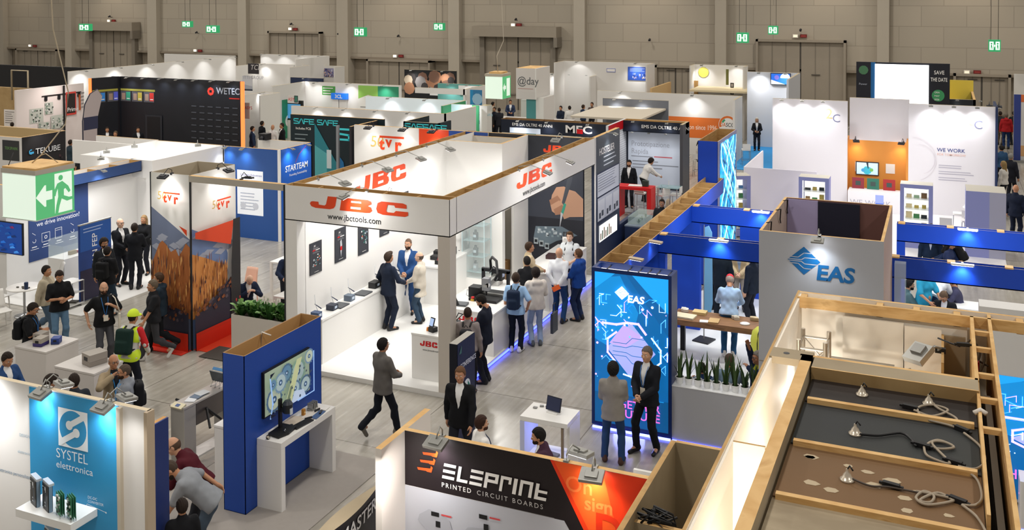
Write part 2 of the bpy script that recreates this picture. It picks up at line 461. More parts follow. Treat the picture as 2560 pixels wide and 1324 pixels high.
POSES=dict(
 stand=dict(),relax=dict(RH=(.27,.06,.80),LH=(-.27,.04,.80)),
 clasp=dict(RH=(.05,.27,1.02),LH=(-.06,.27,1.02)),hold=dict(RH=(.1,.3,1.08),LH=(-.1,.3,1.06)),
 desk=dict(RH=(.16,.42,1.02),LH=(-.16,.42,1.02),lean=10),phone=dict(RH=(.06,.26,1.18),LH=(-.08,.26,1.14),hp=25),
 back=dict(RH=(.06,-.17,.93),LH=(-.06,-.18,.95)),hips=dict(RH=(.26,.02,.98),LH=(-.27,.05,.8)),
 walk=dict(RF=(.1,.26),LF=(-.1,-.38),LFz=.17,RH=(.25,-.1,.85),LH=(-.24,.26,.92)),
 fold=dict(RH=(-.12,.22,1.2),LH=(.12,.2,1.17)),
 bend=dict(lean=55,hipy=-.12,RH=(.12,.62,.85),LH=(-.1,.6,.85),hp=25),
 lean=dict(lean=28,hipy=-.06,RH=(.2,.55,1.0),LH=(-.2,.55,1.0),hp=10),
 sit=dict(hipz=.52,RF=(.12,.42),LF=(-.12,.42),RH=(.14,.42,.8),LH=(-.14,.42,.8),lean=8),
 chin=dict(RH=(.04,.2,1.5),LH=(-.1,.26,1.1)))
NPEOPLE=0
def person(label,foot=None,head=None,xy=None,v=180,h=1.75,hair='short',hc='#2a1f18',skin='t',top='tee',tc='#16171a',inner='#e6e6e6',
           legs='#20222a',shoe='#17171a',pose='relax',beard=None,glasses=False,lanyard=None,fat=0,z0=0,det=1,hy=0,hp=None,grp=None,**kw):
 """one standing, walking, bending or sitting figure; v = 0 turned away, 90 toward the picture's left, 180 facing the camera"""
 global NPEOPLE;NPEOPLE += 1
 P=dict(lean=0,side=0,hipz=.93,hipy=0,RF=(.1,0),LF=(-.1,0),RFz=0,LFz=0,RH=(.27,.05,.80),LH=(-.27,.05,.80),hp=0,curl=.35,toe=12)
 P.update(POSES[pose]);P.update(kw)
 if hp is not None:P['hp']=hp
 k=h/1.75
 if foot:base=at(foot[0],foot[1],z0)
 elif head:q=at(head[0],head[1],z0+(h if P['hipz'] > .8 else h-(.93-P['hipz'])*k-.02));base=Vector((q.x,q.y,z0))
 else:base=Vector((xy[0],xy[1],z0))
 if base.y > 60:base *= 60/base.y;base.z=z0
 t=thing('person',label,'person',base,R(v)+math.atan2(-base.x,base.y),grp)
 res=(.017,.022,.03)[det-1]*1.0;seed=NPEOPLE*1.7
 hip=np.array([0,P['hipy'],P['hipz']]);a=R(P['lean']);b=R(P['side'])
 Rx=np.array([[1,0,0],[0,math.cos(a),math.sin(a)],[0,-math.sin(a),math.cos(a)]]);Ry=np.array([[math.cos(b),0,math.sin(b)],[0,1,0],[-math.sin(b),0,math.cos(b)]])
 U=Rx @ Ry
 T=lambda x,y,z:hip+U @ np.array([x,y,z-.93])
 fem=kw.get('fem',0);sw=.178-.022*fem
 SH={s:T(s*sw,-.005,1.405) for s in (-1,1)};HJ={s:hip+np.array([s*.088,0,-.03]) for s in (-1,1)}
 AR={};LG={}
 for s,H_,F_,Fz in ((1,'RH','RF','RFz'),(-1,'LH','LF','LFz')):
  e,wv=ik(SH[s],P[H_],.285,.262,P.get('eh',{}).get(s,(s*.75,-.6,-.45)));AR[s]=(SH[s],e,wv)
  an=np.array([P[F_][0],P[F_][1]-.02,.085+P[Fz]])
  kn,an=ik(HJ[s],an,.43,.425,(s*.12,1,.25 if P['hipz'] < .8 else .05));LG[s]=(HJ[s],kn,an)
 NB,NT=T(0,-.012,1.44),T(0,.008,1.535)
 def torso(p,g,low=0):
  kk=.06
  d=_cone(p,T(-.075,0,.95),T(.075,0,.95),.112+g,.112+g)
  d=_smin(d,_cone(p,T(-.06,.0,1.1),T(.06,.0,1.1),.1+g+.01*fat-.012*fem,.1+g+.01*fat-.012*fem),kk)
  d=_smin(d,_cone(p,T(-.085,.0,1.29),T(.085,.0,1.29),.112+g,.112+g),kk)
  d=_smin(d,_cone(p,T(-.125,-.01,1.385),T(.125,-.01,1.385),.06+g,.06+g),.06)
  d=_smin(d,_cone(p,T(0,0,.97),T(0,0,1.3),.118+g,.118+g),kk);d=_smin(d,_cone(p,T(0,-.01,1.3),T(0,-.012,1.46),.1+g,.06+g),kk)
  if fat:d=_smin(d,_ell(p,T(0,.045*fat,1.06),(.15,.1+.05*fat,.15)),.06)
  if fem:d=_smin(d,_cone(p,T(-.075,.085,1.29),T(.075,.085,1.29),.045+g,.045+g),.05)
  return d
 def arms(p,d,g,frac=1.0,kk=.045,cuff=None):
  for s in (-1,1):
   S_,E_,W_=AR[s]
   if frac < .6:
    m=S_+(E_-S_)*frac*1.7;d=_smin(d,_cone(p,S_,m,.054+g,.05+g),kk);continue
   d=_smin(d,_cone(p,S_,E_,.052+g,.043+g),kk)
   d=_smin(d,_cone(p,E_,E_+(W_-E_)*frac,.043+g,.033+g),.02)
  return d
 def legsf(p,d,g,frac=1.0,fl=0):
  for s in (-1,1):
   A,K_,N_=LG[s]
   d=_smin(d,_cone(p,A,K_,.086+g,.06+g),.05)
   e=K_+(N_-K_)*frac
   d=_smin(d,_cone(p,K_,e,.058+g,.042+g+fl),.03)
   if True:d=_smin(d,_ell(p,K_+(N_-K_)*.3+np.array([0,-.02,0]),(.054+g,.056+g,.1)),.03)
  return d
 zl=P['hipz'];allp=[hip,NT,T(0,0,1.6)]+[q for s in (-1,1) for q in AR[s]+LG[s]]
 lo=np.min(allp,0)-.19;hi=np.max(allp,0)+.19;lo[2]=max(lo[2],-.01)
 sk=M(SKIN.get(skin,skin),.5,0,0,.3,.12,14)
 # ---- body
 def body(p):
  d=torso(p,-.012);d=arms(p,d,-.006);d=legsf(p,d,-.012)
  d=_smin(d,_cone(p,NB,NT,.056,.052),.04)
  for s in (-1,1):
   N_=LG[s][2];d=_smin(d,_cone(p,N_,N_+np.array([s*.03,.13,-.05]),.036,.03),.03)
  return d
 Rh=U*1.0;hm=rotm(R(hy),R(P['hp'])+a*.0,R(P.get('hr',0)))
 Hm=(U if P['lean'] < 20 else rotm(0,a*.5)) @ hm
 hx=lambda V:NT+(Hm @ (V).T).T
 hh=(.0085,.011,.016)[det-1]
 parts=[nets(body,lo,hi,res)+(sk,)]
 V,Q=cached(('head',hh),lambda:head_mesh(hh));parts.append((hx(V),Q,sk))
 if det < 3:
  lip=M('#9c5a50',.45)
  for s in (-1,1):
   parts.append((hx(ball((s*.032,.087,.107),.0125)[0]),ball((0,0,0),1)[1],M('#e8e2da',.3)))
   parts.append((hx(ball((s*.032,.096,.107),.0062)[0]),ball((0,0,0),1)[1],M('#1d1510',.2)))
   parts.append((hx(ball((s*.032,.093,.13),(.017,.008,.0042))[0]),ball((0,0,0),1)[1],M(hc,.8)))
  parts.append((hx(ball((0,.1,.039),(.021,.0062,.0062))[0]),ball((0,0,0),1)[1],lip))
 for s in (-1,1):
  S_,E_,W_=AR[s];z=W_-E_;z /= np.linalg.norm(z)
  pal=np.asarray(P.get('palm',(-s*.8,.25,-.3)),float)
  y=pal-z*(pal @ z);y /= max(np.linalg.norm(y),1e-6);x=np.cross(y,z)
  cu=P['curl'] if not isinstance(P['curl'],dict) else P['curl'][s]
  V,Q=cached(('hand',round(cu,2),det),lambda:hand_mesh(cu,(.0065,.0085,.013)[det-1]))
  Vm=V*np.array([s,1,1]);Qm=Q if s == 1 else Q[:,::-1]
  parts.append((W_+Vm[:,:1]*x+Vm[:,1:2]*y+Vm[:,2:]*z,Qm,sk))
 def scale(pt):return [(V*k,Q,m) for V,Q,m in pt]
 arr_obj('body',scale(parts),t)
 # ---- hair, beard
 if hair != 'bald':
  V,Q=cached(('hair',hair,hh),lambda:hair_mesh(hair,hh));arr_obj('hair',scale([(hx(V),Q,M(hc,.75,0,0,.25,.35,90))]),t)
 if beard:
  V,Q=cached(('beard',hh),lambda:beard_mesh(hh));arr_obj('beard',scale([(hx(V),Q,M(beard,.85,0,0,.2,.3,120))]),t)
 if glasses and det < 3:
  g=MB();gm=M('#141414',.3)
  for s in (-1,1):
   g.tube([Vector(NT+Hm @ np.array([s*.034+.021*math.cos(q),.108,.107+.017*math.sin(q)]))*k for q in np.linspace(0,6.3,11)],.0028,gm,4)
   g.tube([Vector(NT+Hm @ np.array(q))*k for q in ((s*.056,.106,.113),(s*.082,.05,.112),(s*.083,-.0,.105))],.0026,gm,4)
  g.tube([Vector(NT+Hm @ np.array(q))*k for q in ((-.013,.111,.112),(.013,.111,.112))],.0026,gm,4)
  g.build('glasses',t)
 # ---- trousers, shoes
 wr=lambda p,A:A*(np.sin(p[:,0]*38+seed)*np.sin(p[:,1]*33+1.3)*np.sin(p[:,2]*29+seed))
 wn=U @ np.array([0,0,1.0])
 if legs != 'skirt':
  def trous(p):
   d=_cone(p,T(-.075,0,.95),T(.075,0,.95),.116,.116)
   if zl > .8:d=np.minimum(d,_cone(p,T(0,0,.97),T(0,0,1.08),.128,.115))
   d=legsf(p,d,.007,.99,P.get('flare',.012));d=d+wr(p,.006)
   return np.maximum(d,(p-T(0,0,1.05).astype(np.float32)) @ wn.astype(np.float32))
  arr_obj('trousers',scale([nets(trous,lo,hi,res)+(M(legs,.8,0,0,.2,.18,20),)]),t)
 V,Q=cached(('shoe',det),lambda:shoe_mesh((.011,.014,.02)[det-1]));ts=[]
 for s,F_,Fz in ((1,'RF','RFz'),(-1,'LF','LFz')):
  N_=LG[s][2];rm=rotm(R(-s*P['toe']),R(55) if P[Fz] > .1 else 0)
  ts.append(((rm @ V.T).T+np.array([N_[0],N_[1]+.02,N_[2]-.085]),Q))
 for V2,Q2 in ts:arr_obj('shoe',scale([(V2,Q2,M(shoe,.5,0,0,.4,.1,20))]),t)
 # ---- upper clothes
 nc=T(0,.0,1.475).astype(np.float32);slope=(U @ np.array([0,.35,1.0])).astype(np.float32)
 def upper(g,hem,frac,vcut=0,wa=.006,hood=0):
  hemp=T(0,0,hem).astype(np.float32)
  def f(p):
   d=torso(p,g)
   if hem < .93:
    d=_smin(d,_cone(p,T(-.075,-.01,hem),T(.075,-.01,hem),.12+g,.12+g),.05)
    d=_smin(d,_cone(p,T(0,-.005,hem),T(0,0,1.0),.13+g,.125+g),.05)
   d=arms(p,d,g+.002,frac);d=_smin(d,_cone(p,NB,NT-(NT-NB)*.45,.06+g*.4,.056+g*.4),.03)
   if hood:d=_smin(d,_cone(p,T(-.07,-.1,1.45),T(.07,-.1,1.45),.055,.055),.05)
   d=d+wr(p,wa)
   d=np.maximum(d,(hemp-p) @ wn.astype(np.float32) if hem < 1.06 else (hemp-p) @ wn.astype(np.float32))
   if frac > .6 or True:  # arms below the hem are kept
    da=np.full(len(p),9.0)
    for s in (-1,1):
     S_,E_,W_=AR[s]
     if frac < .6:da=np.minimum(da,_cone(p,S_,S_+(E_-S_)*frac*1.7,.056+g,.052+g))
     else:da=np.minimum(da,np.minimum(_cone(p,S_,E_,.054+g,.045+g),_cone(p,E_,E_+(W_-E_)*frac,.045+g,.035+g)))
    d=np.minimum(d,da+wr(p,wa))
   if vcut:
    q=(p-hip.astype(np.float32)) @ U.astype(np.float32);z=q[:,2]+.93
    wd=.066*np.clip((z-vcut)/(1.44-vcut),0,1)
    d=np.maximum(d,np.minimum(np.minimum(wd-np.abs(q[:,0]),q[:,1]-.02),z-vcut) if True else d)
   return d
  return f
 cm=M(tc,.8,0,0,.2,.14,18);im=M(inner,.75,0,0,.2,.08,18)
 hi2=hi.copy()
 if top in ('jacket','coat','open','cardigan'):
  hem={'jacket':.80,'coat':.68,'open':.86,'cardigan':.86}[top]
  arr_obj('shirt',scale([nets(upper(.004,.93,.5,0,.003),lo,hi,res*1.15)+(im,)]),t)
  arr_obj('jacket',scale([nets(upper(.016,hem,.96,{'jacket':1.1,'coat':1.1,'open':.8,'cardigan':1.0}[top]),lo,hi,res)+(cm,)]),t)
 elif top == 'tee':arr_obj('t_shirt',scale([nets(upper(.014,.86,.5,0,.007),lo,hi,res)+(cm,)]),t)
 elif top == 'shirt':arr_obj('shirt',scale([nets(upper(.011,.9,.95,0,.008),lo,hi,res)+(cm,)]),t)
 elif top == 'hoodie':arr_obj('hoodie',scale([nets(upper(.022,.84,.96,0,.008,1),lo,hi,res)+(cm,)]),t)
 elif top == 'vest':
  arr_obj('shirt',scale([nets(upper(.008,.9,.95,0,.006),lo,hi,res)+(im,)]),t)
  arr_obj('vest',scale([nets(upper(.018,.86,.22,1.15,.006),lo,hi,res)+(cm,)]),t)
 def chest(x,z,g=.026):
  """front of the clothes at person coordinates x, z"""
  y0,y1=0.,.4
  for _ in range(18):
   ym=(y0+y1)/2;y0,y1=(ym,y1) if torso(np.array([T(x,ym,z)],np.float32),g)[0] < 0 else (y0,ym)
  return Vector(T(x,y0,z))*k
 if lanyard and det < 3:
  b=MB();lm=M(lanyard,.5)
  for s in (-1,1):b.tube([chest(s*x,z) for x,z in ((.065,1.46),(.06,1.4),(.045,1.3),(.025,1.2),(.006,1.12))],.0075,lm,4)
  c=chest(0,1.06);b.obox(c,(.045*k,0,0),(0,.002,0),tuple(Vector(wn)*.06*k),M('#d9d2c4',.5))
  b.build('lanyard',t)
 t['_h']=k
 person.last=dict(T=T,AR=AR,k=k,U=U,chest=chest,t=t,Hm=Hm,NT=NT,LG=LG)
 return t
def backpack(label,col,P_,strap='#17181c',w_=.3,hgt=.44,dp=.16,gb=None):
 """rucksack on the back of the last person; a thing of its own"""
 T,k,p=P_['T'],P_['k'],P_['t']
 t=thing('backpack',label,'backpack',p.location,p.rotation_euler[2],gb)
 cz_=1.22;cm=M(col,.75,0,0,.2,.15,25);sm=M(strap,.7)
 c=np.array(T(0,-.135-dp/2,cz_))
 def f(q):
  l=(q-c) @ P_['U']
  a=np.abs(l)-np.array([w_/2-.06,dp/2-.05,hgt/2-.07]);o=np.sqrt((np.maximum(a,0)**2).sum(1))+np.minimum(a.max(1),0)-.055
  b=np.abs(l-np.array([0,-dp/2,-.09]))-np.array([w_/2-.09,.0,.07]);o2=np.sqrt((np.maximum(b,0)**2).sum(1))+np.minimum(b.max(1),0)-.045
  return _smin(o,o2,.015)
 V,Q=nets(f,c-.33,c+.33,.016);arr_obj('sack',[(V*k,Q,cm)],t)
 for s in (-1,1):
  b=MB();pts=[T(s*.07,-.16,1.42),T(s*.085,-.07,1.475),T(s*.095,.03,1.455),T(s*.1,.12,1.33),T(s*.12,.1,1.2),T(s*.15,-.02,1.08),T(s*.12,-.15,1.05)]
  b.tube([Vector(q)*k for q in pts],.017,sm,6);b.build('strap',t)
 b=MB();b.tube([Vector(T(x,-.2,z))*k for x,z in ((-.04,1.41),(0,1.46),(.04,1.41))],.008,sm,5);b.build('carry_handle',t)
 return t
# ================================================================ the hall
def floor_mat():
 m=bpy.data.materials.new('polished_concrete');m.use_nodes=True;nt=m.node_tree;b=nt.nodes['Principled BSDF'];L=nt.links.new
 tc=nt.nodes.new('ShaderNodeTexCoord')
 def noise(scale,sc,det=5):
  mp=nt.nodes.new('ShaderNodeMapping');mp.inputs['Scale'].default_value=scale;L(tc.outputs['Object'],mp.inputs['Vector'])
  n=nt.nodes.new('ShaderNodeTexNoise');n.inputs['Scale'].default_value=sc;n.inputs['Detail'].default_value=det;L(mp.outputs[0],n.inputs['Vector']);return n.outputs['Fac']
 n1=noise((1,1,1),.45);n2=noise((6,.35,1),1.6,6);n3=noise((1,1,1),5,6)
 cr=nt.nodes.new('ShaderNodeValToRGB');e=cr.color_ramp.elements
 e[0].position,e[0].color=.3,lin('#8d887e');e[1].position,e[1].color=.72,lin('#b5b0a6')
 a=nt.nodes.new('ShaderNodeMath');a.operation='MULTIPLY_ADD';a.inputs[1].default_value=.45;L(n2,a.inputs[0])
 a2=nt.nodes.new('ShaderNodeMath');a2.operation='MULTIPLY_ADD';a2.inputs[1].default_value=.35;L(n1,a2.inputs[0])
 a3=nt.nodes.new('ShaderNodeMath');a3.operation='MULTIPLY';a3.inputs[1].default_value=.2;L(n3,a3.inputs[0])
 L(a3.outputs[0],a2.inputs[2]);L(a2.outputs[0],a.inputs[2]);L(a.outputs[0],cr.inputs[0])
 br=nt.nodes.new('ShaderNodeTexBrick');br.offset=0;br.inputs['Color1'].default_value=br.inputs['Color2'].default_value=(1,1,1,1)
 br.inputs['Mortar'].default_value=(.45,.43,.41,1);br.inputs['Scale'].default_value=1;br.inputs['Mortar Size'].default_value=.012
 br.inputs['Brick Width'].default_value=3.0;br.inputs['Row Height'].default_value=3.0;L(tc.outputs['Object'],br.inputs['Vector'])
 mx=nt.nodes.new('ShaderNodeMix');mx.data_type='RGBA';mx.blend_type='MULTIPLY';mx.inputs[0].default_value=1
 L(cr.outputs[0],mx.inputs[6]);L(br.outputs[0],mx.inputs[7]);L(mx.outputs[2],b.inputs['Base Color'])
 r=nt.nodes.new('ShaderNodeMapRange');r.inputs[3].default_value=.12;r.inputs[4].default_value=.36;L(n2,r.inputs[0]);L(r.outputs[0],b.inputs['Roughness'])
 b.inputs['Specular IOR Level'].default_value=.5
 return m
def block_mat(name,c1,c2,w_,h_):
 m=bpy.data.materials.new(name);m.use_nodes=True;nt=m.node_tree;b=nt.nodes['Principled BSDF'];L=nt.links.new
 tc=nt.nodes.new('ShaderNodeTexCoord');mp=nt.nodes.new('ShaderNodeMapping');mp.inputs['Rotation'].default_value=(R(90),0,0);L(tc.outputs['Object'],mp.inputs['Vector'])
 br=nt.nodes.new('ShaderNodeTexBrick');br.inputs['Color1'].default_value=lin(c1);br.inputs['Color2'].default_value=lin(c2);br.inputs['Mortar'].default_value=tuple(v*.72 for v in lin(c1)[:3])+(1,)
 br.inputs['Scale'].default_value=1;br.inputs['Mortar Size'].default_value=.02;br.inputs['Brick Width'].default_value=w_;br.inputs['Row Height'].default_value=h_
 L(mp.outputs[0],br.inputs['Vector']);L(br.outputs[0],b.inputs['Base Color']);b.inputs['Roughness'].default_value=.8
 return m
HALL=block_mat('hall_concrete_blocks','#aaa090','#a39a8b',2.4,1.2)
HALLD=block_mat('hall_lower_wall','#9a8f7e','#938878',2.2,1.6)
PIL=M('#b0a798',.75,0,0,.3,.06,2)
b=MB();b.box(-95,30,-6,64,-.3,0,floor_mat());tag(b.build('floor'),'polished grey concrete floor of the exhibition hall',None,kind='structure')
b=MB();b.box(-95,30,62,63,3.27,16,HALL);b.box(-95,30,61.85,62,3.2,3.34,M('#8a7f70',.8));b.box(-95,30,62.45,63,0,3.2,HALLD)
tag(b.build('wall_back'),'tall grey-beige block wall closing the hall',None,kind='structure')
n=0
for a,c in ((0,10),(164,180),(370,393),(596,617),(843,871),(1122,1149),(1435,1463),(1788,1816),(2193,2223)):
 p,q=atY(a,60,61.6),atY(c,60,61.6);n += 1
 o=MB().box(p.x,q.x,61.5,62.4,0,16,PIL).build('trim_%d' % n);tag(o,'pale concrete pilaster on the hall wall',None,kind='structure')
# doors
DOORM=M('#988e7f',.6,0,0,.3,.08,3);DOORF=M('#7b7367',.6);DOORK=M('#4f4a43',.6)
def hall_door(k,x0,x1,ytop,frame,box=False,low=False):
 p,q=atY(x0,ytop,61.9),atY(x1,ytop+2,61.9);zt=(p.z+q.z)/2;xc=(p.x+q.x)/2
 t=thing('door_%d' % k,'tall two-leaf hall gate',None);t['kind']='structure'
 fw=.35 if frame == 'd' else .14;fm=DOORF if frame == 'd' else DOORM
 MB().box(p.x-fw,p.x,61.6,62.4,0,zt+fw,fm).box(q.x,q.x+fw,61.6,62.4,0,zt+fw,fm).box(p.x-fw,q.x+fw,61.6,62.4,zt,zt+fw,fm).build('frame',t)
 if box:MB().box(p.x-fw-.3,q.x+fw+.3,61.0,61.95,zt+.05,zt+.75,DOORM).box(q.x+fw+.1,q.x+fw+.35,61.0,61.9,zt-.6,zt+.05,DOORF).build('track_cover',t)
 for s in (0,1):
  a,c=(p.x,xc-.05) if s == 0 else (xc+.05,q.x)
  bb=MB().box(a,c,61.82,62.3,0,zt,DOORM)
  for i in range(1,3):bb.box(a+(c-a)*i/3-.02,a+(c-a)*i/3+.02,61.8,61.83,0,zt,DOORF)
  lf=bb.build('leaf',t)
  MB().box(a+.1,c-.1,61.7,61.8,1.05,1.12,DOORF).box(a+.6,a+1.1,61.75,61.82,3.0,3.05,DOORK).build('push_bar',lf)
 MB().box(xc-.05,xc+.05,61.85,62.2,0,zt,DOORK).build('gap_seal',t)
hall_door(1,237,335,76,'d',True);hall_door(2,678,802,82,'l');hall_door(3,1215,1380,92,'d',True);hall_door(4,1897,2110,104,'l');hall_door(5,48,145,125,'l');hall_door(6,925,1075,153,'l');hall_door(7,1645,1735,168,'l');hall_door(8,2390,2520,190,'l')
# hanging exit signs far away
EXG=M('#2f9d63',.5,0,.55);EXW=M('#d9f2e2',.5,0,1.0)
place=('above the gate far left','right of the far left gate, the smaller of two','right of the far left gate, lower of two','by the pilaster left of the middle, dark green','beside the pilaster left of the middle gate','left of the right-hand gate, lower of two','left of the right-hand gate, upper of two','far right of the hall wall')
for i,(x0,x1,y0,y1) in enumerate(((197,223,60,77),(455,476,53,68),(515,542,64,82),(885,911,69,91),(1084,1108,58,76),(1841,1870,82,107),(1920,1944,65,86),(2471,2502,100,129))):
 Y=52 if x1-x0 > 25 else 57
 p,q=atY(x0,y1,Y),atY(x1,y0,Y);W_,H_=q.x-p.x,q.z-p.z
 t=thing('exit_sign','green lit exit sign hanging '+place[i],'sign',(p.x,Y,p.z),0,'exit signs hung along the hall wall')
 MB().box(0,W_,0,.3,0,H_,EXG).build('box',t)
 g=panA(0,W_,0,0,H_,t);g.rect(.08,.15,.42,.85,EXW).rect(.58,.15,.92,.85,EXW)
 g.poly([(.44,.5),(.5,.66),(.5,.56),(.56,.56),(.56,.44),(.5,.44),(.5,.34)],EXW)
 for u in (.25,.75):g.disc(u,.68,H_*.07,EXG,10).poly([(u-.05,.2),(u-.02,.2),(u+.01,.4),(u+.05,.2),(u+.08,.22),(u+.04,.58),(u-.05,.58)],EXG)
 g.done('pictogram')
 MB().tube([(W_*.2,.15,H_),(W_*.2,.15,13.9-p.z)],.012,DARK,4).tube([(W_*.8,.15,H_),(W_*.8,.15,13.9-p.z)],.012,DARK,4).build('cable',t)
where=('over the low door far left','over the far left gate','right of the far left gate','over the second gate','over the low door left of the middle','over the middle gate','over the right-hand gate','right of the big stage screen')
for i,(x,y,x2,y2) in enumerate(((77,114,88,115),(274,52,285,52),(490,126,501,127),(727,72,739,73),(989,140,1003,140),(1284,62,1298,62),(1989,90,2009,90),(2417,180,2443,180))):
 p=atY(x,y,61.9)
 t=thing('emergency_lamp','small white emergency lamp '+where[i],'lamp',(p.x,61.9,p.z),0,'emergency lamps on the hall wall')
 MB().box(-.16,.16,-.12,0,-.11,.11,OFFW).build('body',t);MB().box(-.12,.12,-.14,-.12,-.07,.07,M('#fff6dc',.4,0,2.2 if x < 1900 else .4)).build('lens',t)
 p=atY(x2,y2,61.9)
 t=thing('alarm_plate','small dark red fire alarm plate '+where[i],'sign',(p.x,61.9,p.z),0,'red alarm plates on the hall wall')
 MB().box(-.2,.2,-.08,0,-.1,.1,M('#6e1c1a',.5)).build('plate',t);MB().box(-.14,.14,-.09,-.08,-.03,.03,M('#a8423c',.5)).build('lettering',t)
for i,(x,y) in enumerate(((281,43),(498,83),(734,62),(852,86),(1001,92),(1294,51),(1627,102),(2003,78))):
 p=atY(x,y,61.9)
 t=thing('wall_detector','small dark detector fixed on the hall wall '+('above the far left gate','right of the far left exit signs','above the second gate','on the pilaster left of the middle','on the bay left of the middle gate','above the middle gate','on the bay right of the middle gate','above the right-hand gate')[i],'detector',(p.x,61.9,p.z),0,'detectors on the hall wall')
 MB().tube([(0,0,0),(0,-.2,0),(0,-.25,.1)],.025,DARK,5).build('bracket',t);MB().cyl((0,-.25,.1),(0,-.42,.04),.08,.06,DARK,8).build('housing',t)
# ================================================================ kit of stand parts
def hollow(parent,name,x0,x1,y0,y1,z0,z1,mat,axis,rib=1.0,inner=None,th=.02,floor=True):
 """open-topped hollow wall or header: painted boards outside, raw wood inside, with ribs"""
 inner=inner or WOOD;b=MB();t=th
 b.box(x0,x1,y0,y0+t*.5,z0,z1,mat,inner).box(x0,x1,y1-t*.5,y1,z0,z1,mat,inner).box(x0,x0+t*.5,y0,y1,z0,z1,mat,inner).box(x1-t*.5,x1,y0,y1,z0,z1,mat,inner)
 b.box(x0+t*.5,x1-t*.5,y0+t*.5,y0+t,z0,z1-.002,inner).box(x0+t*.5,x1-t*.5,y1-t,y1-t*.5,z0,z1-.002,inner)
 b.box(x0+t*.5,x0+t,y0+t,y1-t,z0,z1-.002,inner).box(x1-t,x1-t*.5,y0+t,y1-t,z0,z1-.002,inner)
 if floor:b.box(x0,x1,y0,y1,z0-.001,z0+.02,mat,inner)
 L=(x1-x0) if axis == 'x' else (y1-y0);n=int(L/rib) if rib else 0
 if n > 0:
  r=b
  for i in range(1,n+1):
   if axis == 'x':c=x0+L*i/(n+1);r.box(c-.012,c+.012,y0+t,y1-t,max(z0,z1-.35),z1-.02,inner)
   else:c=y0+L*i/(n+1);r.box(x0+t,x1-t,c-.012,c+.012,max(z0,z1-.35),z1-.02,inner)
 return b.build(name,parent)
def wall(parent,x0,x1,y0,y1,z0,z1,mat,name='wall',top=None):
 return MB().box(x0,x1,y0,y1,z0,z1,mat,top or WOODL).build(name,parent)
def booth(label,loc=(0,0,0)):
 return thing('exhibition_booth',label,'booth',loc)
def counter(name,label,x0,x1,y0,y1,h,mat=WHITE,z0=0,group=None,plinth=True,cat='counter',top=None):
 t=thing(name,label,cat,((x0+x1)/2,(y0+y1)/2,z0),0,group);a,c=(x1-x0)/2,(y1-y0)/2
 MB().box(-a,a,-c,c,0,h-.04,mat).build('body',t)
 MB().box(-a-.01,a+.01,-c-.01,c+.01,h-.04,h,top or mat).build('top',t,bevel=.006)
 return t
def chair(name,label,loc,rz,mat=None,seat_h=.46,group=None,frame=None):
 mat=mat or M('#dcdad6',.45);frame=frame or mat
 t=thing(name,label,'chair',loc,R(rz),group);hs=seat_h
 b=MB()
 for i in range(6):
  for j in range(6):pass
 n=6;vs=[];
 for i in range(n+1):
  for j in range(n+1):
   x=-.21+.42*i/n;y=-.2+.42*j/n;vs.append((x,y,hs-.025*(1-((x/.21)**2))*(1-((y-.01)/.22)**2)))
 f=[(i*(n+1)+j,(i+1)*(n+1)+j,(i+1)*(n+1)+j+1,i*(n+1)+j+1) for i in range(n) for j in range(n)]
 o=b.raw(vs,f,mat,True).build('seat',t);s=o.modifiers.new('thick','SOLIDIFY');s.thickness=.025
 vs=[]
 for i in range(n+1):
  for j in range(n+1):
   x=-.2+.4*i/n;z=hs+.02+.42*j/n;vs.append((x*(1-.12*j/n),-.2-.09*(j/n)**1.5-.03*(1-(x/.2)**2)*0-.025*(1-(x/.2)**2),z))
 o=MB().raw(vs,f,mat,True).build('backrest',t);s=o.modifiers.new('thick','SOLIDIFY');s.thickness=.022
 for x,y in ((-.19,-.18),(.19,-.18),(.19,.2),(-.19,.2)):
  MB().cyl((x,y,hs-.02),(x*1.12,y*1.12,0),.018,.013,frame,8).build('leg',t)
 return t
def stool(label,loc,rz=0,seat=None,h=.75,group=None,frame=None):
 t=thing('bar_stool',label,'stool',loc,R(rz),group);sm=seat or M('#e3e1de',.4);fm=frame or CHROME
 MB().rbox(-.19,.19,-.18,.18,h-.05,h,.05,sm).build('seat',t)
 MB().box(-.18,.18,-.2,-.17,h+.02,h+.26,sm).build('backrest',t)
 for x,y in ((-.17,-.16),(.17,-.16),(.17,.16),(-.17,.16)):MB().cyl((x,y,h-.05),(x*1.15,y*1.15,0),.011,.011,fm,6).build('leg',t)
 MB().tube([(-.19,-.18,.25),(.19,-.18,.25),(.19,.18,.25),(-.19,.18,.25),(-.19,-.18,.25)],.009,fm,5).build('footrest',t)
 return t
def round_table(label,loc,r=.4,h=.74,mat=None,group=None,leg=None):
 t=thing('round_table',label,'table',loc,0,group);mat=mat or M('#e6e4e0',.35)
 MB().lathe([(.02,h-.03),(r-.01,h-.03),(r,h-.015),(r-.01,h),(.0,h)],(0,0,0),mat,28).build('top',t)
 MB().cyl((0,0,.02),(0,0,h-.03),.03,.03,leg or CHROME,10).build('column',t)
 MB().lathe([(.24,0),(.24,.012),(.05,.035),(.03,.06)],(0,0,0),leg or CHROME,20).build('base',t)
 return t
def box_table(label,x0,x1,y0,y1,h,mat,th=.06,z0=0,name='table',legs=True,legm=None,lt=.06):
 t=thing(name,label,'table',((x0+x1)/2,(y0+y1)/2,z0));a,c=(x1-x0)/2,(y1-y0)/2
 MB().box(-a,a,-c,c,h-th,h,mat).build('top',t,bevel=.004)
 if legs:
  for sx in (-1,1):
   for sy in (-1,1):MB().box(sx*a-sx*lt,sx*a,sy*c-sy*lt,sy*c,0,h-th,legm or mat).build('leg',t)
 return t
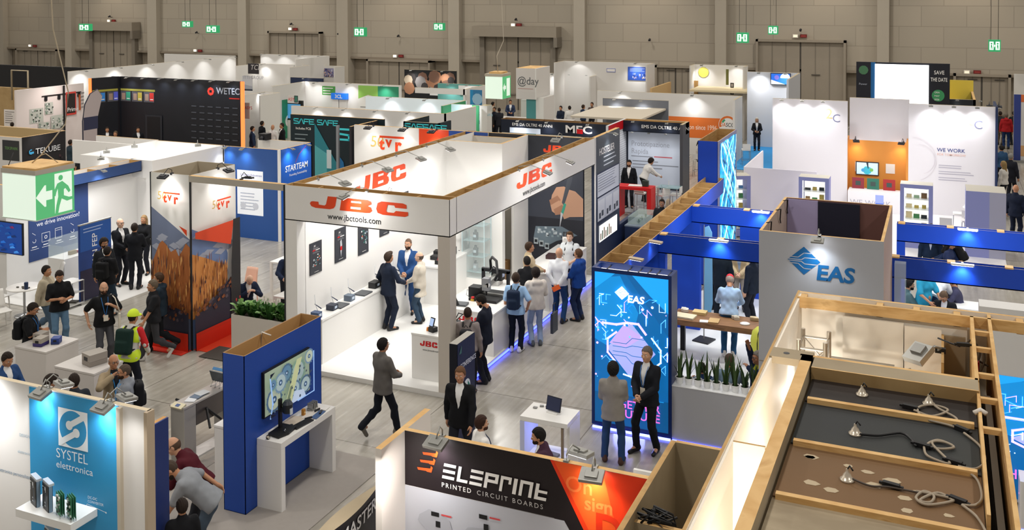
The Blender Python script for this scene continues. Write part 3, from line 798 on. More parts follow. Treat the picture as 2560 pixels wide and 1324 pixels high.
def screen(label,o,U,W_,H_,draw,frame=None,name='flat_screen',th=.05,glow=1.0):
 """wall screen: o lower left corner of the picture, U along it"""
 U=Vector(U).normalized();N=U.cross(Vector((0,0,1)))
 t=thing(name,label,'screen',o);fm=frame or BLACK
 c=U*W_/2+Vector((0,0,H_/2))
 MB().obox(c+N*th*.5,U*(W_/2+.02),Vector((0,0,H_/2+.02)),N*th*.5,fm).build('casing',t)
 g=Pan(N*th,U,W_,H_,parent=t,off=.003);draw(g);g.done('picture')
 return t
def item_box(name,label,cat,c,sx,sy,sz,mat,rz=0,group=None,extra=None,bevel=.006):
 t=thing(name,label,cat,c,R(rz),group);MB().box(-sx/2,sx/2,-sy/2,sy/2,0,sz,mat).build('body',t,bevel=bevel)
 if extra:extra(t)
 return t
def leaf_plant(label,loc,n=26,h=.35,spread=.28,cols=('#2f5d2a','#4d7f3a','#1f431f'),group=None,flowers=None,name='potted_plant',pot=None,cat='plant',wd=.05):
 t=thing(name,label,cat,loc,0,group)
 if pot:MB().lathe([(pot[0]*.75,0),(pot[0],pot[1]),(pot[0]*.88,pot[1]),(pot[0]*.85,pot[1]*.85)],(0,0,0),pot[2],14).build('pot',t)
 z0=pot[1]*.85 if pot else 0
 b=MB();ms=[M(c,.45,0,0,.4,.2,30) for c in cols]
 for i in range(n):
  a=random.random()*6.283;rr=random.random()**.6*spread;hh=h*(.55+.45*random.random());tip=Vector((math.cos(a)*rr*1.6,math.sin(a)*rr*1.6,z0+hh*(1-.35*rr/spread)))
  root=Vector((math.cos(a)*rr*.3,math.sin(a)*rr*.3,z0));mid=(root+tip)/2+Vector((0,0,hh*.25));side=Vector((-math.sin(a),math.cos(a),0))*wd*(.7+.6*random.random())
  m3=mid*.45+tip*.55+Vector((0,0,.03*h));vs=[root-side*.15,root+side*.15,mid+side*.8,m3+side,tip,m3-side,mid-side*.8,(mid+m3)/2+Vector((0,0,-.01))]
  b.raw(vs,[(0,1,2,7),(0,7,6),(7,2,3),(7,3,4),(7,4,5),(7,5,6)],random.choice(ms),True)
 b.build('foliage',t)
 if flowers:
  for i in range(flowers[1]):
   a=random.random()*6.283;rr=random.random()*spread*.8;p=Vector((math.cos(a)*rr,math.sin(a)*rr,z0+h*(.8+.3*random.random())))
   MB().cyl((p.x*.5,p.y*.5,z0),p,.004,.003,ms[0],5).sph(p+Vector((0,0,.03)),.03,M(flowers[0],.5),7,5,(.6,.35,1.3)).build('flower',t)
 return t
# ================================================================ central white stand with orange lettering
ORG=M('#e2491f',.45);INK=M('#2c2c2e',.5);PW=M('#e9e7e3',.5);PWG=M('#ecebe8',.22,0,0,.5)
def draw_orange_logo(g,u0,v0,w_,h_,mat,back):
 """the italic three-letter logo, w_ x h_ in fractions of the panel"""
 q=lambda P:[(u0+x*w_,v0+y*h_) for x,y in P]
 g.poly(q([(.19,1),(.285,1),(.268,.3),(.25,.1),(.21,0),(.06,0),(.015,.1),(0,.3),(.01,.45),(.03,.5),(.09,.5),(.095,.28),(.155,.25),(.17,.35)]),mat)
 g.poly(q([(.335,1),(.60,1),(.635,.9),(.64,.7),(.61,.58),(.605,.53),(.635,.45),(.645,.2),(.62,.03),(.58,0),(.313,0)]),mat)
 g.poly(q([(.43,.68),(.535,.68),(.535,.82),(.432,.82)]),back).poly(q([(.425,.2),(.53,.2),(.53,.37),(.427,.37)]),back)
 g.poly(q([(.70,.85),(.74,1),(.95,1),(.985,.9),(.985,.62),(.875,.62),(.865,.78),(.80,.78),(.785,.3),(.80,.22),(.86,.22),(.88,.38),(1,.38),(1,.12),(.97,0),(.75,0),(.70,.1),(.685,.4)]),mat)
JX0,JX1,JY0,JY1=-12.95,-8.97,17.38,26.3
jb=booth('white open stand with big orange lettering on a wood-topped header and white platform')
MB().box(JX0,JX1,JY0,JY1,0,.1,M('#d8d6d2',.5),PWG).build('platform',jb)
hollow(jb,'header',JX0,JX1,JY0,JY0+.3,3.25,4.0,PW,'x',.8)
hollow(jb,'header',JX1-.3,JX1,JY0+.3,JY1,3.25,4.0,PW,'y',1.0)
hollow(jb,'wall',JX0,JX0+.3,JY0+.3,JY1,.1,4.0,PW,'y',1.0,floor=False)
MB().box(JX0-.03,JX0,JY0-.01,JY0+.3,0,4.0,DARK).box(JX0,JX0+.3,JY0+.004,JY0+.3,.1,3.25,PW).build('edge_strip',jb)
MB().box(JX1-.27,JX1,JY0,JY0+.27,.1,3.25,M('#c6beb3',.6)).build('pillar',jb)
wall(jb,JX0+.3,-10.95,24.33,24.41,.1,4.0,PW,'storage_wall');
b=MB();b.box(-11.03,-10.95,24.41,24.5,.1,4,PW,WOODL).box(-11.03,-10.95,25.12,26.15,.1,4,PW,WOODL).box(-11.03,-10.95,24.5,25.12,3.05,4,PW,WOODL);b.build('storage_wall',jb)
wall(jb,JX0+.3,JX1-.3,26.15,26.25,.1,4.0,M('#2d3038',.5),'back_wall')
wall(jb,JX0+.3,-11.03,26.0,26.1,.1,3.9,OFFW,'storage_wall')
# header lettering
g=panA(JX0,JX1,JY0,3.25,4.0,jb);draw_orange_logo(g,.163,.43,.60,.36,ORG,PW);g.done('lettering')
g=panA(JX0,JX1,JY0,3.25,4.0,jb);g.text('www.jbctools.com',.275,.155,.125,INK,.012,0,sx=.97);g.done('lettering')
g=panB(JY0,JY1,JX1,3.25,4.0,jb);draw_orange_logo(g,.375,.43,.25,.40,ORG,PW);g.text('www.jbctools.com',.415,.15,.13,INK,.01,0,sx=1.0);g.done('lettering')
g=panB(JY0+.3,24.33,JX0+.3,2.9,4.0,jb);draw_orange_logo(g,.30,.42,.36,.34,ORG,PW);g.text('The Soldering Co.',.37,.22,.12,M('#8f8f8f',.5),.004);g.text('for electronics',.45,.03,.1,M('#55555a',.5),.004);g.done('lettering')
# back wall graphic: hand with a soldering pen over a board
g=panA(-10.95,JX1-.3,26.15,.1,4.0,jb)
draw_orange_logo(g,.28,.88,.52,.055,ORG,M('#2d3038',.5));g.text('The Soldering Co.',.30,.84,.09,PW,.006);g.rect(0,.40,1,.80,M('#3b3f4a',.5)).rect(0,.0,1,.40,M('#23252e',.5))
SK1,SK2=M('#c79a7d',.5),M('#a87a60',.5)
g.poly([(1,.43),(1,.56),(.86,.61),(.74,.62),(.66,.64),(.52,.63),(.44,.57),(.41,.50),(.44,.45),(.52,.43),(.58,.47),(.66,.40),(.76,.42)],SK1)
for i,(x,y) in enumerate(((.44,.52),(.47,.485),(.52,.455))):g.poly([(x-.05,y+.01),(x+.1,y+.05),(x+.16,y+.02),(x+.1,y-.02),(x-.02,y-.03)],SK2 if i % 2 == 0 else SK1)
g.poly([(.66,.50),(.80,.68),(.86,.83),(.83,.845),(.78,.82),(.70,.66),(.62,.52)],M('#4c5058',.4)).poly([(.60,.44),(.66,.52),(.70,.51),(.64,.43)],M('#3fa58c',.4)).poly([(.585,.37),(.60,.45),(.64,.44),(.60,.37),(.575,.31)],M('#c9ccd0',.3))
g.poly([(.10,.24),(.14,.33),(.62,.345),(.9,.29),(.52,.235),(.3,.18)],M('#6d7d88',.4))
for i in range(26):
 u,v=.15+random.random()*.55,.25+random.random()*.07;g.rect(u,v,u+.04,v+.015,M(random.choice(('#b9c4ca','#39434b','#8fa0a8','#d5dde0')),.4))
for i in range(3):g.rect(.11+i*.1,.20-i*.015,.19+i*.1,.245-i*.015,M('#aab4b8',.3)).rect(.125+i*.1,.212-i*.015,.175+i*.1,.233-i*.015,M('#20242a',.4))
g.poly([(.2,.68),(.36,.66),(.42,.70),(.3,.72)],M('#c24a30',.5)).done('graphic')
# arm floodlights on the stand
for k,(px,py,out) in enumerate(((1040,474,(-.3,-1)),)):
 flood('silver arm floodlight over the big orange letters on the front header',(-10.9,JY0+.02,4.0),(-.55,-1),.55,power=70,aim=(-10.75,JY0+.05,3.45),angle=130,group='floodlights of the central white stand')
for k,(y,nm) in enumerate(((20.9,'nearer'),(22.4,'farther'))):
 flood('silver arm floodlight reaching over the letters on the right-hand header, %s of two' % nm,(JX1-.02,y,4.0),(1,.1),.7,power=70,aim=(JX1,y,3.4),angle=130,group='floodlights of the central white stand')
for k,(y,nm) in enumerate(((18.2,'nearest the front'),(20.0,'beside the first inner letter'),(21.6,'beside the last inner letter'),(23.2,'nearest the storage block'))):
 flood('arm floodlight on the left inner wall, '+nm,(JX0+.28,y,4.0),(1,-.15),.8,power=75,aim=(JX0+.5,y,1.6),angle=140,group='floodlights of the central white stand')
flood('silver arm floodlight above the dark poster of the soldering hand',(-9.9,26.13,4.0),(0,-1),.5,power=60,group='floodlights of the central white stand')
lamp('AREA','added_interior_fill',(-11.0,20.0,3.9),(-11.0,20.0,0),60,(1,.99,.97),1.6);lamp('AREA','added_interior_fill',(-10.6,22.8,3.9),(-10.6,22.8,0),45,(1,.99,.97),1.4)  # soft fill added to brighten the interior, no ceiling fixture behind it
# posters
PD=M('#33353b',.4)
for i in range(5):
 y=17.83+i*.972;zb=(1.94,1.97,1.9,2.12,2.2)[i];zt=(2.64,2.73,2.86,2.95,3.0)[i]
 t=thing('poster','dark product poster on the white inner wall, %s from the front of the stand' % ORD[i],'poster',(JX0+.303,y,zb),0,'dark posters on the white inner wall')
 MB().box(.0,.015,0,.45,0,zt-zb,PD).build('board',t)
 g=panB(0,.45,.015,0,zt-zb,t);g.text('JBC',.32,.86,.035,PW,.02).lines(.25,.82,.75,2,.03,M('#9a9a9c',.5));g.rect(.2,.73,.42,.765,RED).rect(.45,.735,.8,.76,PW).lines(.2,.7,.8,2,.03,M('#8c8c90',.5))
 if i == 1:
  g.poly([(.42,.6),(.55,.66),(.6,.5),(.56,.3),(.5,.12),(.45,.3)],M('#b9bcc0',.3)).rect(.44,.33,.6,.45,RED)
 else:
  for k in range(22):
   u,v=.15+random.random()*.6,.2+random.random()*.38;g.rect(u,v,u+.1,v+.035,M(random.choice(('#aeb6ba','#5b7480','#39776d','#d8d8d8','#c2563a')),.4))
 g.lines(.3,.08,.75,1,.03,PW).done('graphic')
# counters
t=thing('display_counter','long white display counter along the left inner wall with soldering stations','counter',(-12.4,20,.1))
MB().box(-.25,.16,-2.3,2.25,0,.94,PWG).box(-.25,.6,2.25,4.25,0,.94,PWG).build('body',t);MB().box(-.25,.18,-2.32,2.25,.94,.98,PWG).box(-.25,.62,2.22,4.25,.94,.98,PWG).build('top',t)
c1=counter('display_counter','white counter with orange lettering behind the corner pillar of the white stand',-10.1,-9.28,17.82,18.9,.95,PWG,.1)
c2=counter('display_counter','white counter with orange lettering and black robot arm, at the stand edge',-10.15,-9.02,19.55,22.0,.95,PWG,.1)
c3=counter('display_counter','white counter with blue glow by the dark poster wall of the white stand',-9.85,-9.02,22.9,25.7,.95,PWG,.1)
for c,a in ((c1,.41),(c2,.565)):
 yy=-.54 if c is c1 else -1.225
 g=panA(-a,a,yy,0,.91,c);draw_orange_logo(g,.24,.78,.5,.12,RED,PWG);g.text('www.jbctools.com',.32,.68,.035,INK,.01);g.done('lettering')
BL=M('#3a49ff',.4,0,9.0)
MB().box(JX1-.01,JX1+.012,JY0+.1,JY1,.02,.06,BL).build('led_strip',jb,label='blue glowing strip along the platform edge')
# glass showcase by the storage wall
t=thing('glass_showcase','tall glass showcase with small dark tools on its shelves against the white storage wall','showcase',(-11.6,24.06,.1))
b=MB()
for sx in (-1,1):
 for sy in (-1,1):b.box(sx*.33-.008,sx*.33+.008,sy*.22-.008,sy*.22+.008,.3,2.5,M('#c9dfe2',.2))
b.build('edge',t)
MB().box(-.33,.33,-.225,-.22,.3,2.5,GLASS).box(.325,.33,-.22,.22,.3,2.5,GLASS).box(-.33,-.325,-.22,.22,.3,2.5,GLASS).build('pane',t);MB().box(-.34,.34,-.23,.23,0,.3,PWG).build('base',t)
for i in range(5):
 z=.45+i*.42;MB().box(-.325,.325,-.215,.215,z,z+.012,M('#bfe0e4',.1,0,0,.5,alpha=.45)).build('shelf',t)
 if i < 4:
  k=thing('tool_station','small dark tool on a glass shelf of the tall showcase, %s from below' % ORD[i],'tool',(-11.6,24.0,.1+z+.012),0,'dark tools in the glass showcase')
  MB().rbox(-.06,.06,-.06,.06,0,.2,.02,M(('#8d9296','#3a3f45','#2c3138','#454c53')[i],.4)).cyl((0,0,.2),(0,0,.27),.045,.035,DARK,10).box(-.04,.04,-.066,-.06,.08,.15,M('#c3d4dc',.3)).build('body',k)
# storage doorway things
t=thing('wall_shelf','white shelf seen in the storage doorway of the white stand','shelf',(-11.35,24.95,2.05));MB().box(-.25,.25,-.3,.3,0,.03,OFFW).build('board',t)
t=thing('water_bottle','blue bottle on the shelf in the storage doorway','bottle',(-11.2,25.0,2.081));MB().lathe([(.05,0),(.055,.02),(.055,.24),(.03,.31),(.022,.36)],(0,0,0),M('#2f86b8',.2),14).build('body',t);MB().cyl((0,0,.36),(0,0,.4),.026,.026,M('#dfe8ee',.4),12).build('cap',t)
t=thing('cardboard_box','brown cardboard box on the floor of the storage doorway','box',(-11.35,25.0,.1));MB().box(-.22,.22,-.25,.25,0,.5,M('#7d5b35',.8,0,0,.2,.15,8)).build('body',t);MB().box(-.225,.225,-.03,.03,.498,.505,M('#a88b5c',.5)).build('tape',t)
# soldering stations on the left counter
def solder_station(label,x,y,z,rz,col='#2a2c30',w_=.16,tall=.1,iron=True):
 t=thing('soldering_station',label,'soldering station',(x,y,z),R(rz),'soldering stations on the display counter')
 MB().box(-w_/2,w_/2,-.1,.1,0,tall,M(col,.45)).build('base',t,bevel=.012);MB().obox((0,-.1,tall*.55),(.045,0,0),(0,.004,.0),(0,0,.026),M('#c7d5e6',.3)).build('display',t)
 if iron:
  MB().tube([(w_*.3,0,tall),(w_*.45,.08,tall+.15),(w_*.8,.13,tall+.32)],.006,M('#b5b8bd',.3),5).build('cable_arm',t)
  MB().cyl((w_*.9,-.03,tall+.03),(w_*.7,.12,tall+.12),.013,.008,M('#25324a',.4),8).build('iron',t)
 return t
for i,(y,nm,col,w_,tall) in enumerate(((17.75,'nearest the stand front','#47597a',.16,.13),(18.35,'second from the stand front','#2b3040',.2,.12),(19.05,'with a bluish case in the row','#5f6c7c',.18,.13),(20.15,'a wide black unit','#1f2022',.28,.14),(21.0,'a flat grey unit','#4d4f52',.3,.06))):
 solder_station('soldering station on the long white counter, '+nm,-12.42,y,1.08,90,col,w_,tall)
for i,(y,s1) in enumerate(((18.62,'nearer'),(19.6,'farther'))):
 item_box('work_tray','flat dark tray between stations on the long white counter, %s of two' % s1,'tray',(-12.4,y,1.08),.3,.36,.03,M('#46494d',.4),0,'trays on the display counter')
t=thing('red_tool','red and black tool on the counter beside the man in a blue suit','tool',(-11.95,22.5,1.08));MB().box(-.08,.08,-.05,.05,0,.1,BLACK).cyl((0,0,.1),(.02,.03,.3),.03,.02,RED,8).build('body',t)
t=thing('monitor','dark small monitor at the far end of the long white counter','screen',(-12.2,23.9,1.08),R(30));MB().box(-.14,.14,-.1,.1,0,.02,DARK).cyl((0,0,0),(0,0,.2),.02,.02,DARK,8).build('stand',t);MB().box(-.22,.22,-.02,.02,.14,.44,M('#2b4a78',.4)).build('panel',t)
for i,(x,y) in enumerate(((-12.2,22.9),(-12.3,23.25),(-12.1,23.5))):
 item_box('instrument_case','black instrument case on the far part of the long white counter, %s of three' % ORD[i],'instrument',(x,y,1.08),.3,.22,.1+.04*i,BLACK,10*i,'black cases on the far counter')
# things on the lettered counters: fume arm, microscope, tools
t=thing('fume_hose','black flexible fume hose arching over the counter behind the corner pillar','hose',(-9.75,18.45,1.05))
MB().tube([(0,.2,0),(-.02,.2,.35),(.02,.2,.55),(.12,.18,.66),(.24,.14,.64),(.3,.1,.55)],.038,BLACK,9).build('hose',t);MB().cyl((.3,.1,.56),(.33,.08,.44),.04,.075,BLACK,12).build('nozzle',t);MB().cyl((0,.2,0),(0,.2,.02),.08,.08,DARK,14).build('base',t)
t=thing('soldering_station','soldering station with lit display and orange sponge behind the corner pillar','soldering station',(-9.72,18.05,1.05),R(-20));MB().box(-.07,.07,-.07,.07,0,.1,BLACK).build('base',t);MB().obox((0,-.02,.2),(.06,0,0),(0,.03,.09),(0,.012,-.004),M('#23262b',.4)).build('display_case',t);MB().obox((0,-.034,.205),(.05,0,0),(0,.025,.07),(0,.003,-.001),M('#9fb6dd',.3,0,.6)).build('display',t);MB().cyl((-.12,-.03,0),(-.12,-.03,.07),.04,.03,M('#c97a2e',.6),10).build('sponge_cup',t)
t=thing('instrument','black instrument with thin arms near the corner pillar of the white stand','instrument',(-9.45,18.5,1.05));MB().box(-.1,.1,-.1,.1,0,.12,BLACK).tube([(0,0,.1),(.1,0,.3),(.3,.05,.25)],.012,DARK).tube([(0,.05,.1),(.15,.1,.25),(.32,.1,.35)],.01,DARK).build('body',t)
t=thing('robot_cell','black soldering robot with gantry frame and loop of hose on the counter','machine',(-9.6,20.6,1.05))
b=MB();b.box(-.35,.35,-.4,.4,0,.06,BLACK).box(-.33,.33,-.02,.04,.06,.1,ALU);b.build('bed',t)
b=MB();b.box(-.35,-.29,.3,.38,.06,.55,DARK).box(.29,.35,.3,.38,.06,.55,DARK).box(-.35,.35,.3,.38,.5,.58,DARK).obox((0,.05,.35),(.05,0,0),(0,.3,.05),(0,-.01,.06),ALU);b.build('gantry',t)
MB().box(-.08,.08,-.25,-.1,.22,.5,M('#8d8f92',.4)).cyl((0,-.18,.22),(0,-.18,.1),.03,.012,DARK,10).cyl((.06,-.2,.35),(.06,-.25,.35),.05,.05,M('#d5d5d5',.3),12).build('head',t)
MB().tube([(-.1,.3,.55),(-.1,.25,.8),(0,.15,.9),(.15,.05,.85),(.25,-.1,.6),(.2,-.15,.45)],.032,BLACK,8).tube([(.1,.3,.55),(.05,.1,.7),(.05,-.1,.6)],.014,DARK).build('hose',t)
t=thing('control_unit','black control box with grey base beside the soldering robot, upper of two','instrument',(-9.95,21.6,1.05));MB().box(-.17,.17,-.15,.15,0,.1,M('#d0cfcc',.5)).box(-.19,.1,-.2,-.0,.1,.15,DARK).box(-.05,.22,-.05,.16,.1,.34,BLACK).build('case',t);MB().box(.222,.226,.0,.12,.18,.28,M('#a9b6d8',.3)).build('panel',t)
t=thing('control_unit','black control box in front of the soldering robot, lower of two','instrument',(-9.92,20.55,1.05));MB().box(-.14,.14,-.13,.13,0,.24,BLACK).build('case',t);MB().tube([(-.15,0,.1),(-.22,-.03,.14),(-.24,-.04,.02),(-.18,-.06,.0)],.007,CHROME,5).build('bracket',t)
t=thing('emergency_button','red emergency button in front of the soldering robot','button',(-9.85,20.22,1.05));MB().box(-.04,.04,-.04,.04,0,.05,M('#c9a23a',.4)).cyl((0,0,.05),(0,0,.09),.035,.04,RED,12).build('body',t)
item_box('work_tray','flat grey tray on the near left corner of the robot counter','tray',(-9.98,19.85,1.05),.32,.25,.04,M('#55585c',.4),8)
t=thing('small_tools','orange handled small tool on the robot counter','tool',(-9.45,20.0,1.05),R(20));MB().cyl((-.1,0,.02),(.1,0,.02),.018,.012,M('#d8651e',.4),8).build('handle',t)
t=thing('microscope','white and red microscope on the far counter beside the man in a beige jacket','microscope',(-9.35,24.9,1.05),R(200));MB().box(-.15,.15,-.2,.2,0,.03,OFFW).cyl((0,.14,.03),(0,.14,.42),.025,.025,CHROME,10).build('stand',t);MB().box(-.07,.07,-.12,.18,.3,.42,M('#e9e7e4',.35)).cyl((0,-.06,.3),(0,-.06,.2),.035,.025,DARK,12).cyl((-.03,-.1,.42),(-.03,-.2,.52),.02,.025,DARK,10).cyl((.03,-.1,.42),(.03,-.2,.52),.02,.025,DARK,10).build('head',t);MB().box(-.13,.13,-.12,.06,.03,.07,RED).build('work_plate',t)
item_box('instrument_case','dark red and black device on the far counter by the poster wall','instrument',(-9.5,24.3,1.05),.26,.3,.1,M('#3b2527',.4),5)
# ================================================================ blue stand on the right: light box, tower, beams, planter
EB=M('#0a3fb0',.5);EBD=M('#08308c',.5);GP=M('#a9abb1',.55)
def diamond_logo(g,u,v,s,mat,back,word=True,txt=None):
 """u, v centre of the diamond, s its half height in metres"""
 a,c=s*1.12/g.W,s/g.H
 D=lambda P:[(u+x*a,v+y*c) for x,y in P]
 g.poly(D([(0,1),(1,0),(0,-1),(-1,0)]),mat)
 lw=s*.055
 g.stroke(D([(-.83,.22),(-.35,.22),(.0,.55),(.42,.55)]),lw,back).stroke(D([(-.95,.06),(-.15,.06),(.05,.22),(.78,.22)]),lw,back)
 g.stroke(D([(-.95,-.06),(-.15,-.06),(.05,-.22),(.78,-.22)]),lw,back).stroke(D([(-.83,-.22),(-.35,-.22),(.0,-.55),(.42,-.55)]),lw,back)
 if word:g.text('EAS',u+.72*a,v-1.22*c,s*1.02,txt or mat,.045,.1,sx=1.08)
ea=booth('blue and white stand with low blue beams carrying lamps and a white carpet')
MB().box(-5.95,3.4,17.72,26.4,0,.02,M('#e4e6e8',.4)).build('carpet',ea)
hollow(ea,'header',-6.0,-5.5,17.8,27.0,2.6,3.0,EB,'y',.75,floor=False)
for y,x0,x1,nm in ((20.25,-5.5,-2.9,'l'),(23.25,-5.5,-2.9,'l'),(20.25,-.92,3.2,'r'),(23.25,-.92,3.2,'r')):
 b=MB();b.box(x0,x1,y,y+.02,2.6,3.0,EB,BEIGE).box(x0,x1,y+.16,y+.18,2.6,3.0,EB,BEIGE).box(x0,x1,y,y+.18,2.6,2.62,EB).box(x0,x1,y+.02,y+.16,2.8,2.86,BEIGE)
 n=int((x1-x0)/.95)
 for i in range(n+1):c=x0+.1+(x1-x0-.2)*i/max(n,1);b.box(c-.07,c+.07,y-.005,y+.185,2.985,3.012,WOODL)
 b.build('beam',ea)
for x0,x1,y,z1 in ((-6.0,-5.35,20.25,2.6),(-5.98,-5.3,23.25,2.6),(-.92,-.72,20.25,2.6),(-.92,-.75,23.25,2.6)):
 MB().box(x0,x1,y,y+.18,.02,z1,EB).build('post',ea)
MB().box(-6.0,-5.9,17.8,18.7,.02,2.6,EB).box(-5.98,-5.9,19.6,20.25,.02,2.6,EB).build('side_panel',ea)
MB().box(-4.9,-2.6,26.2,26.36,.02,2.3,EB).build('back_wall',ea)
g=panA(-4.9,-2.6,26.2,0,2.3,ea);g.text('EAS',.22,.42,.34,M('#e8ecf4',.5),.03,.12);g.text('“',.42,.72,.2,M('#e8ecf4',.5),.02);g.done('lettering')
# panel lamps on the beams
def panel_lamp(label,x,y,z=3.0,w_=.2,p=45,col=(.75,.85,1)):
 t=thing('panel_lamp',label,'lamp',(x,y,z),0,'flat lamps on the blue beams')
 MB().box(-.02,.02,-.1,.02,.012,.03,ALU).box(-w_,w_,-.16,-.06,.0,.03,M('#d9dde2',.4)).build('housing',t);MB().box(-w_+.02,w_-.02,-.15,-.07,-.006,0,M('#ffffff',.4,0,10)).build('lens',t)
 lamp('SPOT','panel_lamp_beam',(x,y-.1,z-.03),(x,y+.09,z-.8),p,col,.06,120,1)
panel_lamp('flat lamp on the near blue beam above the man in a red cap',-4.2,20.25);panel_lamp('flat lamp on the second blue beam left of the grey tower',-3.85,23.25)
panel_lamp('flat lamp on the near blue beam right of the grey tower',.35,20.25);panel_lamp('flat lamp on the far blue beam right of the grey tower',.5,23.25)
for i,y in enumerate((18.2,19.6)):
 t=thing('arm_floodlight','small arm lamp on the blue side header %s' % ('nearest the light box' if i == 0 else 'near its corner post'),'lamp',(-5.5,y,3.0),0,'arm lamps on the blue side header')
 MB().obox((.12,0,0),(.14,0,-.01),(0,.07,0),(0,0,.015),M('#b7a58e',.5)).build('head',t);MB().obox((.12,0,-.02),(.11,0,-.008),(0,.05,0),(0,0,.004),M('#ffffff',.4,0,6)).build('lens',t)
 lamp('SPOT','arm_lamp_beam',(-5.38,y,2.97),(-5.6,y+.1,1.8),16,(.8,.88,1),.05,110,1)
# big light box with circuit artwork
lb=thing('light_box','tall blue light box with a glowing circuit picture and white logo','light box',(-5.22,17.54,0));FRM=M('#0a2a66',.35)
b=MB();b.box(-.76,.76,-.21,.21,.06,.12,FRM).box(-.76,-.7,-.21,.21,.12,3.0,FRM).box(.7,.76,-.21,.21,.12,3.0,FRM).box(-.7,.7,.17,.21,.12,3,FRM).box(-.7,.7,-.21,-.2,2.93,3.0,FRM).build('frame',lb)
MB().box(-.7,.7,-.2,-.185,.12,2.95,M('#0e86cc',.4,0,.3)).build('front_panel',lb);MB().box(-.69,.69,-.16,.165,2.88,2.9,M('#fff6ee',.5,0,2.2)).build('inside',lb)
b=MB()
for i,x in enumerate((-.5,-.1,.1,.28,.45,.66)):b.box(x-.008,x+.008,-.18,.17,2.95,2.97,DARK)
b.build('rod',lb)
def circuit(g,seed,word):
 rnd=random.Random(seed);E=lambda c,e:M(c,.4,0,e)
 A=E('#1077bd',.75);B=E('#0d5f9f',.7);C_=E('#1b9ae6',.9)
 g.rect(0,0,1,1,E('#0b69ad',.65));g.poly([(0,.55),(.0,.95),(.35,.98),(.6,.75),(.45,.45)],E('#1186cf',.8));g.poly([(0,.88),(.3,1),(0,1)],C_);g.poly([(.45,1),(1,1),(1,.77)],C_);g.poly([(.42,1),(.5,1),(1,.75),(1,.62)],B)
 g.rect(0,0,1,.2,E('#0a5a92',.6))
 P=E('#b9a8ee',1.0);q=lambda x,y:(.5+x*.33,.5+y*.165)
 g.poly([q(0,1.1),q(1,0),q(0,-1.1),q(-1,0)],E('#9fa6e8',.95));g.poly([q(-.3,1),q(.5,.6),q(-.2,.1),q(-.9,.2)],E('#b7a0e6',.95))
 for yy in (.5,.2,-.2,-.5):g.stroke([q(-.75,yy*.5),q(-.2,yy*.5),q(.05,yy),q(.75-abs(yy)*.4,yy)],.012,E('#2c78b8',.7))
 W1=E('#c9e6ff',1.6);PK=E('#f3b6ff',1.5);LBX=E('#5fc2ff',1.2)
 g.stroke([(.12,.66),(.3,.66),(.45,.68),(.6,.68),(.7,.62)],.04,PK).stroke([(.3,.61),(.18,.56),(.18,.47),(.28,.42)],.035,PK).stroke([(.78,.6),(.9,.53),(.9,.45),(.72,.37),(.5,.33),(.4,.34)],.03,W1)
 for i in range(46):
  x,y=rnd.random(),.22+rnd.random()*.62
  if abs(x-.5) < .28 and abs(y-.5) < .14:continue
  pts=[(x,y)]
  for k in range(3):
   dx,dy=rnd.choice(((.0,.06),(.08,.0),(.06,.03),(-.06,.03),(0,-.05),(.05,-.025)));pts.append((min(.99,max(.01,pts[-1][0]+dx)),min(.85,max(.2,pts[-1][1]+dy))))
  g.stroke(pts,.006+rnd.random()*.008,rnd.choice((W1,LBX,LBX,C_,PK)))
 for i in range(26):g.disc(rnd.random(),.25+rnd.random()*.6,.008+rnd.random()*.022,rnd.choice((W1,LBX,PK)),8)
 for k,l in enumerate(word):g.text(l,.9,.125-.062*k,.15,E('#f06fd6',1.0),.012,0,'RIGHT')
g=panA(-.7,.7,-.2,.12,2.95,lb,off=.002);circuit(g,3,('TOGETHER','FUTURE'));diamond_logo(g,.385,.875,.125,M('#f4fbff',.4,0,1.4),M('#5fb4e6',.4,0,.8));g.done('picture')
MB().box(-.74,.74,-.23,-.2,.0,.035,M('#5a66ff',.4,0,9)).build('led_strip',lb)
lamp('AREA','led_glow',(-5.22,17.2,.06),(-5.22,16.6,0),9,(.25,.3,1),.6)
# grey tower with the logo
tw=thing('tower','grey open-topped tower with a blue diamond logo behind the unfinished wooden stand','tower',(-1.89,18.75,0))
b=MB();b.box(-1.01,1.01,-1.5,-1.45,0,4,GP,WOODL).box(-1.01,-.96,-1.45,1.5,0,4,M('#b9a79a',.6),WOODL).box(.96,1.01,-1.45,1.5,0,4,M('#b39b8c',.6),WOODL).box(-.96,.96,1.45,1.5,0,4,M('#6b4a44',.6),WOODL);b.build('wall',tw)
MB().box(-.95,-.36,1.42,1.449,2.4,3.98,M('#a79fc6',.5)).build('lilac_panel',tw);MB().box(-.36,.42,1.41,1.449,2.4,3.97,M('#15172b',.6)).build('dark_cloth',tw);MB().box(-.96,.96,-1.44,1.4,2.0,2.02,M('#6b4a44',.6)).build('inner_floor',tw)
for i,y in enumerate((-.9,.2,1.1)):MB().tube([(-.985,y,4.0),(-.9,y+.05,4.02),(-.93,y+.15,3.8),(-.94,y+.3,3.7)],.012,BLACK,5).build('cable',tw)
g=panA(-1.01,1.01,-1.5,0,4,tw);diamond_logo(g,.372,.888,.24,M('#0d5d96',.5),GP);g.done('logo')
MB().box(-1.0,1.0,-1.504,-1.5,1.73,1.745,M('#8a8478',.6)).build('seam',tw)
flood('small floodlight over the blue diamond logo on the grey tower',(-1.9,17.28,4.0),(0,-1),.28,power=38,aim=(-1.85,17.2,2.9),angle=115,col=(.85,.93,1),s=.8,group='floodlights of the blue stand')
t=thing('acrylic_column','clear acrylic column beside the grey tower','column',(-.72,19.9,0));MB().box(-.1,.1,-.1,.1,.0,3.0,M('#d6e6f0',.1,0,0,.5,alpha=.35)).build('tube',t)
